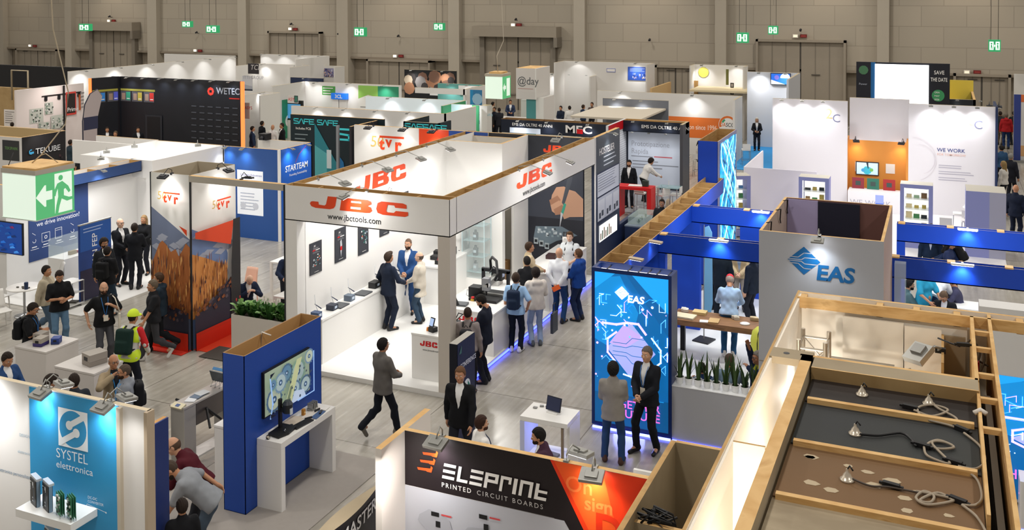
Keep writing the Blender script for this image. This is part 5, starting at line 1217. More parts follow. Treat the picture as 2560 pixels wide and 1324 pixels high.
flood('grey panel floodlight over the sky-blue panel, left of two',(-10.62,SY+.03,3.0),(-.1,-1),.14,power=55,aim=(-10.75,SY-.02,2.3),angle=125,col=(.93,.97,1),group='floodlights of the sky-blue stand')
flood('grey panel floodlight over the sky-blue panel, right of two',(-9.55,SY+.03,3.0),(-.1,-1),.14,power=55,aim=(-9.62,SY-.02,2.3),angle=125,col=(.93,.97,1),group='floodlights of the sky-blue stand')
flood('grey floodlight turned backward on the sky-blue stand wall, left of two',(-10.7,SY+.05,3.0),(.35,1),.22,power=0,group='floodlights of the sky-blue stand');flood('grey floodlight turned backward on the sky-blue stand wall, right of two',(-9.6,SY+.05,3.0),(.35,1),.22,power=0,group='floodlights of the sky-blue stand')
lamp('SPOT','white_wall_beam',(-11.9,8.6,3.1),(-11.8,9.2,2.2),110,(1,1,1),.1,120,1);lamp('SPOT','white_wall_beam',(-9.12,8.7,3.05),(-9.15,9.2,2.2),18,(1,.98,.95),.06,90,1)
def sy_shelf(z,lab):
 t=thing('wall_shelf',lab,'shelf',(-10.1,SY-.012,z));MB().box(-.62,.33,-.42,0,-.1,0,PWG).build('board',t,bevel=.005);return t
sy_shelf(1.62,'thick white shelf on the sky-blue panel with black units and green boards');sy_shelf(1.0,'lower white shelf on the sky-blue panel at the bottom edge')
def black_unit(x,y,z,lab,h=.33):
 t=thing('converter_unit',lab,'device',(x,y,z),R(-22),'black converter units on the white shelves');MB().box(-.1,.1,-.03,.03,0,h,M('#17181b',.4)).build('case',t,bevel=.004);MB().box(-.11,.11,-.02,.045,h,h+.03,M('#c9ced4',.4,.4)).box(.1,.108,-.02,.02,.0,h,M('#8fa7bd',.4,.5)).build('heat_sink',t)
 g=panA(-.1,.1,-.03,0,h,t);WQ_=M('#dfe4e8',.5);g.rect(.1,.86,.3,.9,WQ_).rect(.15,.55,.2,.8,WQ_).rect(.5,.78,.58,.93,WQ_).rect(.62,.72,.7,.93,WQ_).poly([(.5,.3),(.66,.3),(.58,.38)],WQ_).poly([(.5,.18),(.66,.18),(.58,.26)],WQ_).rect(.1,.05,.25,.1,WQ_).stroke([(.6,.75),(.8,.55),(.8,.2)],.004,M('#5f8fc0',.4)).done('marking')
 b=MB()
 for k in range(3):b.box(-.13,-.1,-.02,.01,h*(.5+.12*k),h*(.55+.12*k),M('#9aa0a6',.4,.6))
 b.build('terminal',t)
black_unit(-10.58,8.95,1.62,'tall black converter unit on the white shelf, left of two');black_unit(-10.33,8.92,1.62,'tall black converter unit on the white shelf, right of two');black_unit(-10.4,9.0,1.0,'black converter unit on the lower shelf at the bottom edge',.3)
def pcb_unit(x,y,z,lab):
 t=thing('circuit_board',lab,'circuit board',(x,y,z),R(-25),'green boards on the white shelf');b=MB();GR=M('#2f7d56',.5);rnd=random.Random(int(x*100))
 for k in range(3):b.box(-.08,.08,-.03+.025*k,-.025+.025*k,.03,.3,GR)
 b.build('board',t);b=MB()
 for k in range(16):a,c=rnd.uniform(-.07,.06),rnd.uniform(.04,.27);b.box(a,a+.025,-.045,-.03,c,c+.02,M(rnd.choice(('#d8dcd8','#1d2226','#b9c4c0','#3b4a44')),.4))
 b.build('component',t)
 for sx in (-.07,.07):
  for sy in (-.03,.025):MB().cyl((sx,sy,0),(sx,sy,.05),.006,.006,CHROME,6).build('standoff',t)
pcb_unit(-10.05,8.87,1.62,'green circuit board stack standing on the white shelf, left of two');pcb_unit(-9.86,8.87,1.62,'green circuit board stack standing on the white shelf, right of two')
# blue partition edge right behind that stand
t=thing('partition_panel','narrow blue partition edge right of the sky-blue stand','panel',(-9.35,9.95,0));MB().box(-.06,.0,-.35,.02,0,2.55,M('#b98a50',.7)).box(0,.025,-.35,.02,0,2.55,M('#1b2f6b',.5)).build('panel',t)
# --- dark blue screen wall with counter
bw=thing('screen_wall','dark blue open-topped wall block carrying a large gear picture screen','wall block',(-10.1,13.25,0));hollow(bw,'body',-.22,.2,-1.03,1.03,0,2.5,M('#1c46a0',.5),'y',0,M('#b18a58',.7))
MB().tube([(.0,-.1,2.5),(-.18,-.1,2.53),(-.21,-.1,2.3)],.012,M('#d6cfc4',.5),5).build('cable',bw)
gs=thing('flat_screen','large wall screen with a green and blue clockwork gear picture','screen',(-9.9,13.25,0));MB().box(.004,.05,-.62,.62,1.36,2.1,BLACK).build('casing',gs)
g=panB(-.6,.6,.05,1.38,2.08,gs);GE=lambda c,e=.45:M(c,.35,0,e);g.rect(0,0,1,1,GE('#93a28c'));rnd=random.Random(8)
for x,z,r in ((.2,.28,.2),(.72,.62,.2),(.45,.75,.15),(.3,.62,.16),(.85,.25,.15),(.6,.3,.13),(.1,.7,.1),(.9,.9,.12)):
 c=rnd.choice(('#6f8aa0','#4b6680','#a9b3a0','#7d9a8a','#56758f'));g.disc(x,z,r,GE(c),28);g.disc(x,z,r*.8,GE(rnd.choice(('#9fb2b4','#b4bda8','#5b7f9c'))),24);g.disc(x,z,r*.3,GE('#3a5878'),16);g.disc(x,z,r*.12,GE('#b8cbe0'),10)
 for k in range(16):a=k*.393;g.disc(x+math.cos(a)*r/1.2,z+math.sin(a)*r/.7,r*.09,GE(c),6)
g.poly([(.3,0),(.45,0),(.72,1),(.6,1)],GE('#b9bf92')).poly([(.35,.1),(.42,.1),(.5,.45),(.45,.45)],GE('#6b7a60'));g.poly([(.45,.02),(.8,.02),(.75,.2),(.55,.28)],GE('#b7c7de'))
for i in range(18):g.disc(rnd.random(),rnd.random(),.012+.015*rnd.random(),GE('#43505a'),8)
g.stroke([(.0,.0),(.05,.3),(.0,.9)],.03,GE('#8fb4e8',.6)).stroke([(.98,.02),(.98,.98)],.03,GE('#8fb4e8',.6)).stroke([(.6,.02),(.98,.02)],.02,GE('#8fb4e8',.6)).poly([(0,.9),(.0,1),(.1,1)],GE('#0d1630',.1)).poly([(0,0),(.12,0),(0,.1)],GE('#0d1630',.1)).done('picture')
dc=thing('demo_table','white open-sided demonstration table against the blue screen wall','table',(-9.66,13.25,0));TW=M('#e6e4e0',.5)
MB().box(-.235,.235,-.75,.75,1.0,1.1,TW).build('top',dc,bevel=.004);MB().box(-.235,.235,-.75,-.65,0,1.0,TW).build('leg',dc);MB().box(-.235,.235,.65,.75,0,1.0,TW).build('leg',dc)
T0=1.103
t=thing('document_scanner','black desktop camera on a column with broad base on the white demonstration table','device',(-9.66,12.85,T0));b=MB();b.prism([(-.13,-.2),(.1,-.24),(.16,-.05),(.13,.2),(-.14,.2)],0,.035,BLACK).build('base',t,bevel=.006);MB().box(-.1,-.06,.02,.08,.035,.5,BLACK).box(-.08,.02,.03,.08,.3,.36,BLACK).build('column',t);MB().cyl((.03,.1,.28),(.03,.1,.42),.075,.085,M('#20242b',.35),14).cyl((.03,.1,.42),(.03,.1,.47),.085,.05,M('#30363f',.35),14).box(.1,.115,.06,.12,.26,.36,M('#cfd6da',.4)).build('camera_head',t);MB().sph((.08,-.05,.05),.02,CHROME).cyl((.08,-.05,.035),(.1,-.06,.08),.008,.008,CHROME,6).build('lever',t)
t=thing('keyboard','black keyboard on the white demonstration table','keyboard',(-9.53,13.2,T0),R(-8));MB().box(-.07,.07,-.2,.2,0,.02,M('#2a2a2c',.5)).build('body',t,bevel=.004);b=MB()
for i in range(5):
 for j in range(14):b.box(-.06+.024*i,-.041+.024*i,-.19+.027*j,-.168+.027*j,.02,.026,M('#1b1b1d',.5))
b.build('keys',t)
for i,(x,y,sx,sy_,c) in enumerate(((-9.75,13.25,.25,.35,'#cdbfae'),(-9.6,13.55,.22,.3,'#d6cfc8'),(-9.5,13.6,.12,.32,'#3d5a86'),(-9.6,13.85,.24,.16,'#e2dfda'))):item_box('brochure','flat brochure sheet on the white demonstration table, '+('beige by the camera','pale in the middle','blue at the front edge','white at the far end')[i],'brochure',(x,y,T0+.0025*i),sx,sy_,.002,M(c,.6),6,bevel=0)
t=thing('small_clock','small round black clock at the near corner of the demonstration table','clock',(-9.72,12.56,T0));MB().cyl((0,0,.03),(.02,-.03,.035),.032,.032,BLACK,16).cyl((.02,-.03,.035),(.021,-.032,.035),.026,.026,M('#c8c2b4',.5),16).build('body',t)
t=thing('mouse','black computer mouse beside the desktop camera','mouse',(-9.66,13.07,T0));MB().sph((0,0,.012),.04,BLACK,10,6,(.8,1.3,.4)).build('body',t)
t=thing('amber_part','small amber block standing on the demonstration table','part',(-9.72,13.5,T0));MB().box(-.025,.025,-.025,.025,0,.1,M('#b27a2c',.4)).cyl((.026,0,.05),(.03,0,.05),.015,.015,M('#e0c080',.4),10).build('body',t)
t=thing('metal_fixture','grey slotted metal fixture at the far end of the demonstration table','fixture',(-9.72,13.75,T0));b=MB();b.box(-.06,.06,-.08,.08,0,.03,ALU)
for k in range(4):b.box(-.05,.05,-.07+.045*k,-.05+.045*k,.03,.12,ALU)
b.build('body',t)
for i,(x,y) in enumerate(((-9.55,13.4),(-9.6,13.72),(-9.5,13.68))):item_box('small_tool','small dark tool lying on the demonstration table, %s from the keyboard' % ORD[i],'tool',(x,y,T0+.012),.03,.13,.02,BLACK,25*i-30,'dark tools on the demonstration table')
t=thing('grey_carpet','grey carpet mat under the blue screen wall and white table','mat',(-10.1,12.6,0));MB().box(-1.6,1.35,-3.2,2.0,0.001,.012,M('#a09a94',.9,0,0,.2,.1,10)).build('mat',t)
t=counter('pedestal','white pedestal with a laptop left of the blue screen wall',-10.95,-10.36,12.75,13.2,1.02,TW,.012,cat='pedestal');t=thing('laptop','dark thin laptop on the pedestal left of the blue wall','laptop',(-10.55,12.95,1.036));MB().box(-.14,.14,-.1,.1,0,.015,BLACK).build('base',t);MB().obox((.0,.11,.12),(.14,0,0),(0,.02,.1),(0,.004,0),BLACK).build('lid',t)
# --- turnstile
ts=thing('turnstile','brushed steel tripod turnstile with papers and a tablet on top','turnstile',(-12.05,13.75,0),R(-3));ST=M('#b5b2ae',.32,.5);b=MB()
b.box(-.16,.16,-.62,-.34,0,.97,ST).box(-.16,.16,.42,.62,0,.97,ST).box(-.16,.16,-.34,.42,.58,.97,M('#6d6763',.35,.7)).build('body',ts,bevel=.012);MB().box(-.17,.17,-.63,.64,.97,1.0,M('#c9c6c2',.3,.6)).build('top',ts);MB().box(-.15,.15,-.34,.42,0,.02,M('#d9d7d4',.35,.3)).build('floor_plate',ts)
MB().obox((0,-.6,1.0),(.13,0,0),(0,.06,.02),(0,-.005,.012),M('#d8cfae',.4)).obox((0,-.607,1.013),(.04,0,0),(0,.03,.01),(0,-.001,.002),M('#2f4f8d',.4)).build('reader',ts)
for k,(dx,dy,dz) in enumerate(((-.42,-.1,.08),(.4,-.2,-.22),(.2,.3,-.3))):MB().cyl((-.17 if dx < 0 else .17,-.1,.8),(dx*1.1,-.1+dy,.8+dz),.022,.022,BLACK,8).build('arm',ts)
t=thing('tablet','tablet leaning on a wire stand at the far end of the turnstile','tablet',(-12.02,14.1,1.003),R(-3));MB().obox((0,0,.17),(.16,0,0),(0,-.035,.1),(0,.008,.003),M('#3d4650',.3)).obox((0,.035,.29),(.15,0,0),(0,.01,.01),(0,.008,.01),M('#3f7fb5',.4)).build('screen',t);b=MB()
for x in (-.1,.0,.1):b.tube([(x,0,.1),(x,-.08,0),(x,.05,0),(x,.03,.12)],.005,CHROME,5)
b.build('stand',t)
for i,(y,c) in enumerate(((13.45,'#d9dde2'),(13.6,'#5d7086'),(13.72,'#c3c8cc'))):item_box('papers','papers and cards on the turnstile top, %s from the reader' % ORD[i],'papers',(-12.05,y,1.003+.006*i),.18,.22,.006,M(c,.4),20-15*i,'papers on the turnstile',bevel=0)
t=thing('grey_carpet','grey carpet tongue between turnstile and sky-blue stand','mat',(-11.0,11.4,0));MB().box(-.75,-.5,-2,2.0,.013,.02,M('#8f8a84',.9)).build('mat',t)
# --- white pedestals with boxes on the left
PD2=M('#cdc8c4',.55)
for i,(x0,x1,y0,y1,lab) in enumerate(((-17.05,-16.2,14.0,14.8,'tall white pedestal with purple and blue instruments near the left edge'),(-15.45,-14.45,13.55,14.25,'white pedestal with a grey metal box near the man in a beige jacket'))):counter('pedestal',lab,x0,x1,y0,y1,1.05,PD2,0,'white pedestals at the left',cat='pedestal')
def case_box(lab,x,y,c1,c2,s=.2,h=.16,rz=10):
 t=thing('instrument_case',lab,'case',(x,y,1.053),R(rz));MB().box(-s/2,s/2,-s*.6,s*.6,0,h*.4,M(c2,.5)).build('lower_case',t,bevel=.006);MB().box(-s/2,s/2,-s*.6,s*.6,h*.4,h,M(c1,.5)).build('upper_case',t,bevel=.006);MB().box(-s*.2,s*.2,-s*.62,-s*.6,h*.45,h*.75,BLACK).build('socket',t)
case_box('grey and purple instrument on the left pedestal, rear one',-16.85,14.45,'#9a9288','#3a2f6b');case_box('grey and purple instrument on the left pedestal, front one',-16.62,14.25,'#a39b90','#3a2f6b');case_box('small blue instrument on the left pedestal',-16.42,14.45,'#27418a','#20356e',.16,.12,30);case_box('grey metal box with a handle on the right-hand pedestal',-14.85,13.95,'#9b938a','#8d857c',.3,.22,-15);case_box('small blue clip box behind the grey metal box',-15.15,14.12,'#27418a','#20356e',.1,.1,0)
# --- conference totem in the aisle
cf=thing('totem_sign','dark navy totem sign reading conference with a round arrow emblem','sign',(-7.78,15.55,0),R(0));MB().box(-.09,.06,-.34,.36,.04,2.0,M('#0c0f1c',.5),M('#a8a49c',.5)).box(.06,.07,-.33,.35,.06,1.99,M('#141c3a',.5)).build('panel',cf);MB().box(-.25,.2,-.3,.32,0,.04,BLACK).build('base',cf)
g=panB(-.33,.35,.07,.05,2.0,cf);g.text('CONFERENCE',.12,.76,.085,M('#e8ebf0',.5),.01,0,sx=.82);g.disc(.5,.56,.135,M('#e8eeec',.5),28);g.stroke([(.36,.56),(.6,.56)],.04,M('#1f7a68',.5)).poly([(.55,.61),(.68,.56),(.55,.51)],M('#1f7a68',.5));g.poly([(.05,.9),(.2,.97),(.2,.9)],M('#3f6b62',.5)).stroke([(.3,.05),(.7,.2)],.02,M('#1f6a60',.5)).stroke([(.5,.03),(.8,.14)],.02,M('#1f6a60',.5)).done('lettering')
# ================================================================ stands in the middle left
def pw(x0,y0,x1,y1,z,ax):
 p,q=at(x0,y0,z),at(x1,y1,z)
 return (min(p.x,q.x),max(p.x,q.x),(p.y+q.y)/2) if ax == 'x' else (min(p.y,q.y),max(p.y,q.y),(p.x+q.x)/2)
def lamps(label,pts,out,power,s=.55,reach=.3,group=None,angle=120,col=(.97,.98,1),down=1.5):
 n=len(pts)
 for i,p in enumerate(pts):
  lab=label+(', %s from left' % ORD[i] if n > 1 else '')
  o=Vector((out[0],out[1],0)).normalized()
  flood(lab,p,out,reach,power=power,aim=Vector(p)-o*.1+Vector((0,0,-down)),angle=angle,col=col,s=s,group=group or label)
# --- mountain-picture stand with orange lettering
TO=M('#e2461c',.45);TW_=M('#e4e2de',.55);TVK=M('#26272b',.5)
tv=booth('stand with a tall mountain picture tower, orange lettering and orange carpet')
hollow(tv,'tower',-16.75,-15.6,17.45,19.0,0,4.0,TW_,'y',0,M('#b8ac97',.7),floor=False);MB().box(-15.6,-12.98,17.4,17.52,3.86,4.0,M('#b5ada1',.6),WOODL).build('beam',tv)
MB().box(-16.78,-16.75,17.44,17.5,0,4.0,TVK).box(-15.62,-15.585,17.435,17.47,0,4.0,TVK).build('edge_strip',tv)
MB().box(-16.8,-12.2,26.1,26.2,0,4.0,TW_,WOODL).build('back_wall',tv)
MTN=[M(c,.55) for c in ('#b06a3a','#d28c4a','#e8b06a','#8a4f2c','#6a3d28','#dc9a58','#453640')];SKY=M('#6f7a95',.55);SKY2=M('#a3a8ba',.55);DN=M('#2d2c3d',.55)
def mountain(g,right):
 rnd=random.Random(21+right);g.rect(0,0,1,1,TW_)
 if not right:g.poly([(0,.0),(1,.0),(1,.63),(0,.80)],SKY)
 else:g.poly([(0,0),(.78,0),(.80,.5),(.72,.58),(0,.72)],M('#6f86b4',.55));
 for i in range(12):x,z=rnd.random()*.7,.52+rnd.random()*.14;g.poly([(x,z),(x+.12,z+.02),(x+.28,z+.005),(x+.15,z-.02)],SKY2)
 if not right:R_=[(0,.18),(0,.47),(.12,.54),(.2,.59),(.28,.61),(.38,.59),(.5,.55),(.62,.57),(.7,.53),(.8,.57),(.88,.61),(1,.585),(1,.18)]
 else:R_=[(0,.18),(0,.57),(.15,.545),(.35,.51),(.55,.47),(.78,.425),(.8,.18)]
 g.poly(R_,MTN[0] if not right else MTN[1])
 for i in range(150):
  x=rnd.random()*(1 if not right else .76);top=(.53 if not right else .56-.16*x)-.02;z=.2+rnd.random()*(top-.2);h=.02+.07*rnd.random();w_=.006+.02*rnd.random()
  g.poly([(x,z),(min(1,x+w_),z+h*.3),(min(1,x+w_*.6),z+h),(x-w_*.2 if x > .02 else x,z+h*.7)],rnd.choice(MTN))
 W_=.8 if right else 1
 g.poly([(0,.0),(W_,.0),(W_,.36 if right else .22),(W_*.7,.3 if right else .24),(W_*.4,.25),(W_*.2,.22),(0,.21)],DN)
 for i in range(40):x=rnd.random()*W_*.95;z=.17+rnd.random()*.1+(.1*x if right else 0);g.poly([(x,z),(min(W_,x+.05),z+.012),(min(W_,x+.07),z-.006),(x+.02,z-.012)],rnd.choice((MTN[4],MTN[6],M('#59505a',.55),MTN[3])))
 g.rect(0,0,1,.105,M('#cf2d14',.5))
 if right:
  g.poly([(0,.70),(.85,.705),(.78,.56),(0,.665)],TO).poly([(.84,.71),(1,.71),(1,0),(.78,0),(.79,.45)],TVK)
  g.rect(.0,0,1,.085,M('#d92c14',.5))
 else:g.poly([(.8,.715),(1,.695),(1,.66)],TO)
def trig(g,u,v,s):
 """serif letters under a bar, with a pale golden number"""
 GO=M('#d9b86a',.45,.3);g.text('50',u-.30*s/g.W*3.2,v+.01,s*.95,GO,0,.1)
 g.rect(u,v+.92*s/g.H,u+2.4*s/g.W,v+1.1*s/g.H,TO).text('t',u,v-.05*s/g.H,s*.95,TO,.05).text('v',u+.62*s/g.W,v+.18*s/g.H,s*.9,TO,.05).text('r',u+1.5*s/g.W,v-.12*s/g.H,s*1.05,TO,.06)
g=panA(-16.75,-15.6,17.45,0,4.0,tv);mountain(g,0);trig(g,.42,.845,.2);g.done('picture')
g=panB(17.45,19.0,-15.6,0,3.86,tv);mountain(g,1);trig(g,.48,.80,.2);g.done('picture')
g=panA(-16.8,-12.2,26.1,0,4.0,tv);g.poly([(.50,0),(.72,0),(.72,1),(.50,1)],TO).poly([(.72,0),(1,0),(1,1),(.72,1)],M('#2b4fa0',.5));trig(g,.2,.83,.36);g.done('picture')
MB().box(-15.6,-14.55,17.5,19.4,.001,.012,M('#d93a14',.85)).box(-16.9,-15.6,17.1,17.45,.001,.012,M('#c92a14',.85)).build('carpet',tv);MB().box(-15.2,-14.45,17.2,17.9,.0125,.018,M('#4a4540',.85)).build('floor_board',tv);MB().box(-16.7,-12.98,19.5,26.05,.001,.01,M('#a8a39a',.8)).build('floor_mat',tv)
flood('dark arm lamp over the left mountain picture',(-16.15,17.47,4.0),(.05,-1),.3,power=60,aim=(-16.15,17.42,3.3),angle=120,s=.9,dark=True,group='lamps of the mountain picture stand');flood('dark arm lamp inside the mountain tower top, pointing right',(-15.62,18.4,4.0),(1,-.1),.35,power=45,aim=(-15.55,18.4,3.3),angle=120,s=.9,dark=True,group='lamps of the mountain picture stand')
flood('dark arm lamp on the beam between mountain tower and white stand',(-14.2,17.5,4.0),(-.2,1),.3,power=30,s=.9,dark=True,group='lamps of the mountain picture stand')
for i,x in enumerate((-16.1,-14.9,-13.9)):flood('dark arm lamp on the golden-number back wall, %s from its left end' % ORD[i],(x,26.12,4.0),(0,-1),.35,power=60,s=.9,dark=True,group='lamps of the golden-number wall')
lamp('AREA','added_stand_fill',(-15,22.3,3.9),(-15,22.3,0),45,(1,.97,.93),1.5)  # added soft fill above the tables, no fixture of its own
t=box_table('square white high table with a red card behind the planter',-16.3,-15.55,21.2,21.95,1.0,PWG,.04,.01);item_box('red_card','red card lying on the square white table','card',(-15.95,21.6,1.013),.2,.12,.005,M('#d8402a',.5),20);item_box('phone','dark phone on the square white table','phone',(-15.85,21.85,1.013),.14,.07,.01,BLACK,5)
box_table('second white table beside the square one, near the white stand wall',-15.3,-14.6,21.3,22.0,.9,PWG,.04,.01);box_table('low white table in front of the two bald men',-14.9,-14.2,19.5,20.2,.74,PWG,.04,.01)
for i,(x,y,rz,lab) in enumerate(((-16.6,20.6,180,'pale peach chair behind the two bald men'),(-14.75,20.9,200,'orange-red chair right of the two bald men'),(-15.9,19.15,20,'orange-red chair at the planter under the man in dark blue'))):chair('chair',lab,(x,y,.012),rz,M('#e8b7a0' if i == 0 else '#d8412a',.5),group='chairs of the mountain picture stand')
pt_=thing('planter_box','white planter box full of leafy plants between mountain tower and white stand','planter',(-13.72,17.65,0));b=MB();PM=M('#cbc4bb',.6);b.box(-.72,.72,-.25,.25,0,.9,PM).box(-.72,-.7,-.25,.25,.9,1,PM).box(.7,.72,-.25,.25,.9,1,PM).box(-.7,.7,-.25,-.23,.9,1,PM).box(-.7,.7,.23,.25,.9,1,PM).build('box',pt_);MB().box(-.7,.7,-.23,.23,.9,.93,M('#33261b',.9)).build('soil',pt_)
for i in range(7):leaf_plant('leafy green plant in the white planter box, %s from the left' % ORD[i],(-14.3+.195*i,17.6+.06*(i % 2),.932),30,.42,.22,cols=('#4f8040','#86b565','#3a6a30'),group='plants of the white planter',flowers=(('#e9e6da',5) if i in (3,4) else ('#d9423a',2) if i in (0,6) else None),wd=.055)
# --- innovation stand with dark blue wall
iv=booth('white and navy stand with icons and a wood-topped navy header, behind the exit sign cube')
NV=M('#2d4478',.5)
MB().box(-23.0,-22.92,18.6,23.3,0,3.0,M('#e6e5e3',.5),WOODL).build('back_wall',iv);MB().box(-22.92,-22.9,19.3,21.35,.75,2.62,NV).build('blue_panel',iv)
hollow(iv,'header',-23.0,-22.45,18.9,23.0,2.68,3.0,M('#26406f',.5),'y',1.0);MB().box(-26.2,-23.0,18.6,18.7,0,3.0,M('#e6e5e3',.5),WOODL).build('side_wall',iv)
g=panB(19.3,21.35,-22.9,.75,2.62,iv);WI=M('#e3e6ee',.5);g.text('we drive innovation!',.12,.50,.125,WI,.006)
for k,x in enumerate((.02,.2,.42,.65)):
 if k == 1:g.stroke([(x,.25),(x+.13,.25),(x+.13,.38),(x,.38)],.012,WI,True).disc(x+.065,.315,.05,WI,14,r0=.03)
 elif k == 2:g.stroke([(x,.25),(x+.11,.25),(x+.11,.4),(x,.4)],.012,WI,True).stroke([(x+.01,.37),(x+.1,.37)],.01,WI)
 else:g.disc(x+.06,.3,.06,WI,12,180,400,r0=.045).stroke([(x+.03,.42),(x+.08,.38)],.012,WI)
 g.rect(x+.02,.2,x+.1,.215,WI).rect(x,.17,x+.13,.178,WI)
g.done('lettering')
lamps('small dark lamp on the navy header of the innovation stand',[(-22.46,19.8,3.0),(-22.46,21.3,3.0)],(1,0),40,.6,.25,'lamps of the navy header',down=1.2)
lamp('AREA','added_stand_fill',(-21.2,20.6,3.3),(-21.2,20.6,0),60,(1,.99,.97),1.5)  # area fill added to brighten the navy-walled interior, no actual lamp
MB().box(-22.9,-19.8,18.2,23.0,.001,.02,M('#dcdbd8',.5)).build('carpet',iv)
rb=thing('roll_up_banner','blue roll-up banner with vertical white lettering beside the white stand','banner',(-20.55,19.35,.02));MB().box(-.02,.02,-.52,.55,.06,2.05,M('#1d3f86',.5)).build('sheet',rb);MB().box(-.1,.1,-.55,.58,0,.07,ALU).build('foot',rb);MB().box(-.03,.03,-.53,.56,2.05,2.08,ALU).build('rail',rb)
g=Pan((.02,-.5,.08),(0,0,-1),1.97,1.03,N=(1,0,0),V=(0,1,0),parent=rb);g.o=Vector((.02,-.5,2.05));g.rect(.0,0,.35,1,M('#1f56a8',.5)).rect(.6,0,1,1,M('#231f3d',.5));g.done('colour_bands')  # lighter blue upper band and dark lower band
g=Pan((.02,.1,.15),(0,0,1),1.8,.4,N=(1,0,0),V=(0,-1,0),parent=rb,off=.008);g.text('CLEAN FEP',.24,.1,.17,M('#e6e9ef',.5),.012,sx=1.0);g.done('lettering')
g=panB(-.45,.5,.02,1.75,2.02,rb,off=.008);g.lines(.06,.75,.95,2,.3,M('#9fb4dd',.5),.3).done('lettering')
for i,(x,y,rz,lab) in enumerate(((-20.9,16.75,250,'white plastic chair nearest the front at the round white table'),(-21.95,17.5,270,'white plastic chair against the white side wall'),(-21.7,19.0,150,'white plastic chair behind the glass counter'),(-20.95,19.9,120,'white plastic chair partly behind the blue banner'))):chair('chair',lab,(x,y,.02 if y > 18.2 else 0),rz,group='white plastic chairs by the navy wall')
round_table('round white table with a dark cup in the innovation stand',(-21.2,17.7,0),.42)
t=thing('cup','dark blue cup can on the round white table','cup',(-20.95,17.55,.742));MB().lathe([(.045,0),(.05,.16),(.047,.17)],(0,0,0),M('#1e3050',.4),14).build('body',t)
for i in range(4):item_box('small_part','dark small part on the round white table, %s of four' % ORD[i],'part',(-21.25+.1*i,17.55+.07*(i % 2),.742),.06,.04,.03,M('#5a574f',.5),30*i,'small parts on the round table')
gc=thing('glass_counter','white counter with a clear glass guard in front of the navy wall','counter',(-21.9,20.3,.02));MB().box(-.3,.3,-1.0,1.2,0,.95,PWG).build('body',gc);MB().box(-.28,-.275,-1,1.2,.95,1.45,GLASS).box(.27,.275,-1,1.2,.95,1.3,GLASS).box(-.28,.275,-1,-.995,.95,1.3,GLASS).build('guard',gc)
for i,(y,c,h) in enumerate(((19.8,'#8b7d5e',.1),(20.4,'#6f6a60',.25),(20.0,'#a33b4a',.06))):item_box('sample_part','sample part behind the glass guard, '+('brown row','grey bottle','small red piece')[i],'part',(-21.85,y,.973),.1,.22 if i == 0 else .06,h,M(c,.5),0)
for i in range(3):item_box('sample_tray','tray of dark parts at the counter end by the banner, %s of three' % ORD[i],'tray',(-20.75+.05*i,18.3+.22*i,.7-.3*i),.2,.18,.04,M('#4d4a44',.5),10*i,'trays on the glass stand')
t=thing('display_rack','white rack of three small shelves beside the blue banner','rack',(-20.7,18.5,0));b=MB()
for z in (.1,.4,.685):b.box(-.18,.25,-.35,.4,z-.015,z,PWG)
b.build('shelf',t);b=MB()
for sx in (-.17,.24):
 for sy in (-.34,.39):b.cyl((sx,sy,0),(sx,sy,.69),.012,.012,CHROME,6)
b.build('leg',t)
ps=thing('flat_screen','blue picture screen cut by the left picture edge','screen',(-25.0,18.58,1.3));q0,q1=atY(-30,598,18.55),atY(57,545,18.55);MB().box(-1.2,q1.x+25.0,-.05,0,-.1,.75,BLACK).build('casing',ps);g=panA(-1.2,q1.x+25.0-.02,-.05,-.08,.73,ps);g.rect(0,0,1,1,M('#0f3f8f',.4,0,.5));rnd=random.Random(6)
for i in range(60):x,z=rnd.random()*.95,rnd.random()*.9;g.poly([(x,z),(x+.05,z+.03),(x+.03,z+.1),(x-.0,z+.06)],M(rnd.choice(('#1e6bc9','#0a2c66','#3f8be0','#12529f','#7a2f5a')),.4,0,.5))
g.done('picture')
# --- hanging exit sign cube
ex=thing('exit_sign_cube','large hanging cube sign, green with a white running figure, near the left edge','sign',(-17.95,15.4,3.35));SG=M('#57b878',.5,0,.45);SWH=M('#dff0e2',.5,0,.55)
MB().box(-.5,.48,-.5,.5,0,.95,SWH).build('light_body',ex);MB().box(-.52,.5,-.52,.52,.95,1.05,M('#b9b3a8',.5,.3)).box(-.5,.48,-.5,.5,1.05,1.09,WOODL).build('top_frame',ex);MB().box(-.52,.5,-.52,.52,-.02,0,M('#cfd8cf',.5)).build('bottom_frame',ex)
g=panB(-.5,.5,.482,0,.95,ex);g.rect(0,0,1,1,SG).poly([(.0,.5),(.22,.74),(.26,.74),(.26,.6),(.42,.6),(.42,.4),(.26,.4),(.26,.26),(.22,.26)],SWH).poly([(.48,.05),(.94,.05),(.94,.95),(.48,.95)],SWH)
g.disc(.64,.84,.06,SG,18).poly([(.55,.72),(.68,.76),(.84,.62),(.9,.5),(.85,.46),(.76,.58),(.72,.56),(.72,.42),(.86,.36),(.98,.36),(.98,.3),(.8,.28),(.66,.36),(.6,.2),(.56,.02),(.48,.02),(.52,.24),(.57,.42),(.56,.6),(.52,.52),(.5,.44),(.45,.46),(.48,.6)],SG).done('pictogram')
MB().tube([(-.2,0,1.09),(-.05,.1,1.25),(.25,.5,1.9),(.3,.55,2.6),(.15,.3,4),(.0,.1,10.5)],.014,M('#b6a88f',.6),5).tube([(-.45,-.4,1.05),(-.4,-.3,1.35)],.01,DARK,4).tube([(.3,.3,1.05),(.1,.1,1.3),(-.05,.1,1.25)],.01,M('#b6a88f',.6),4).build('cable',ex)
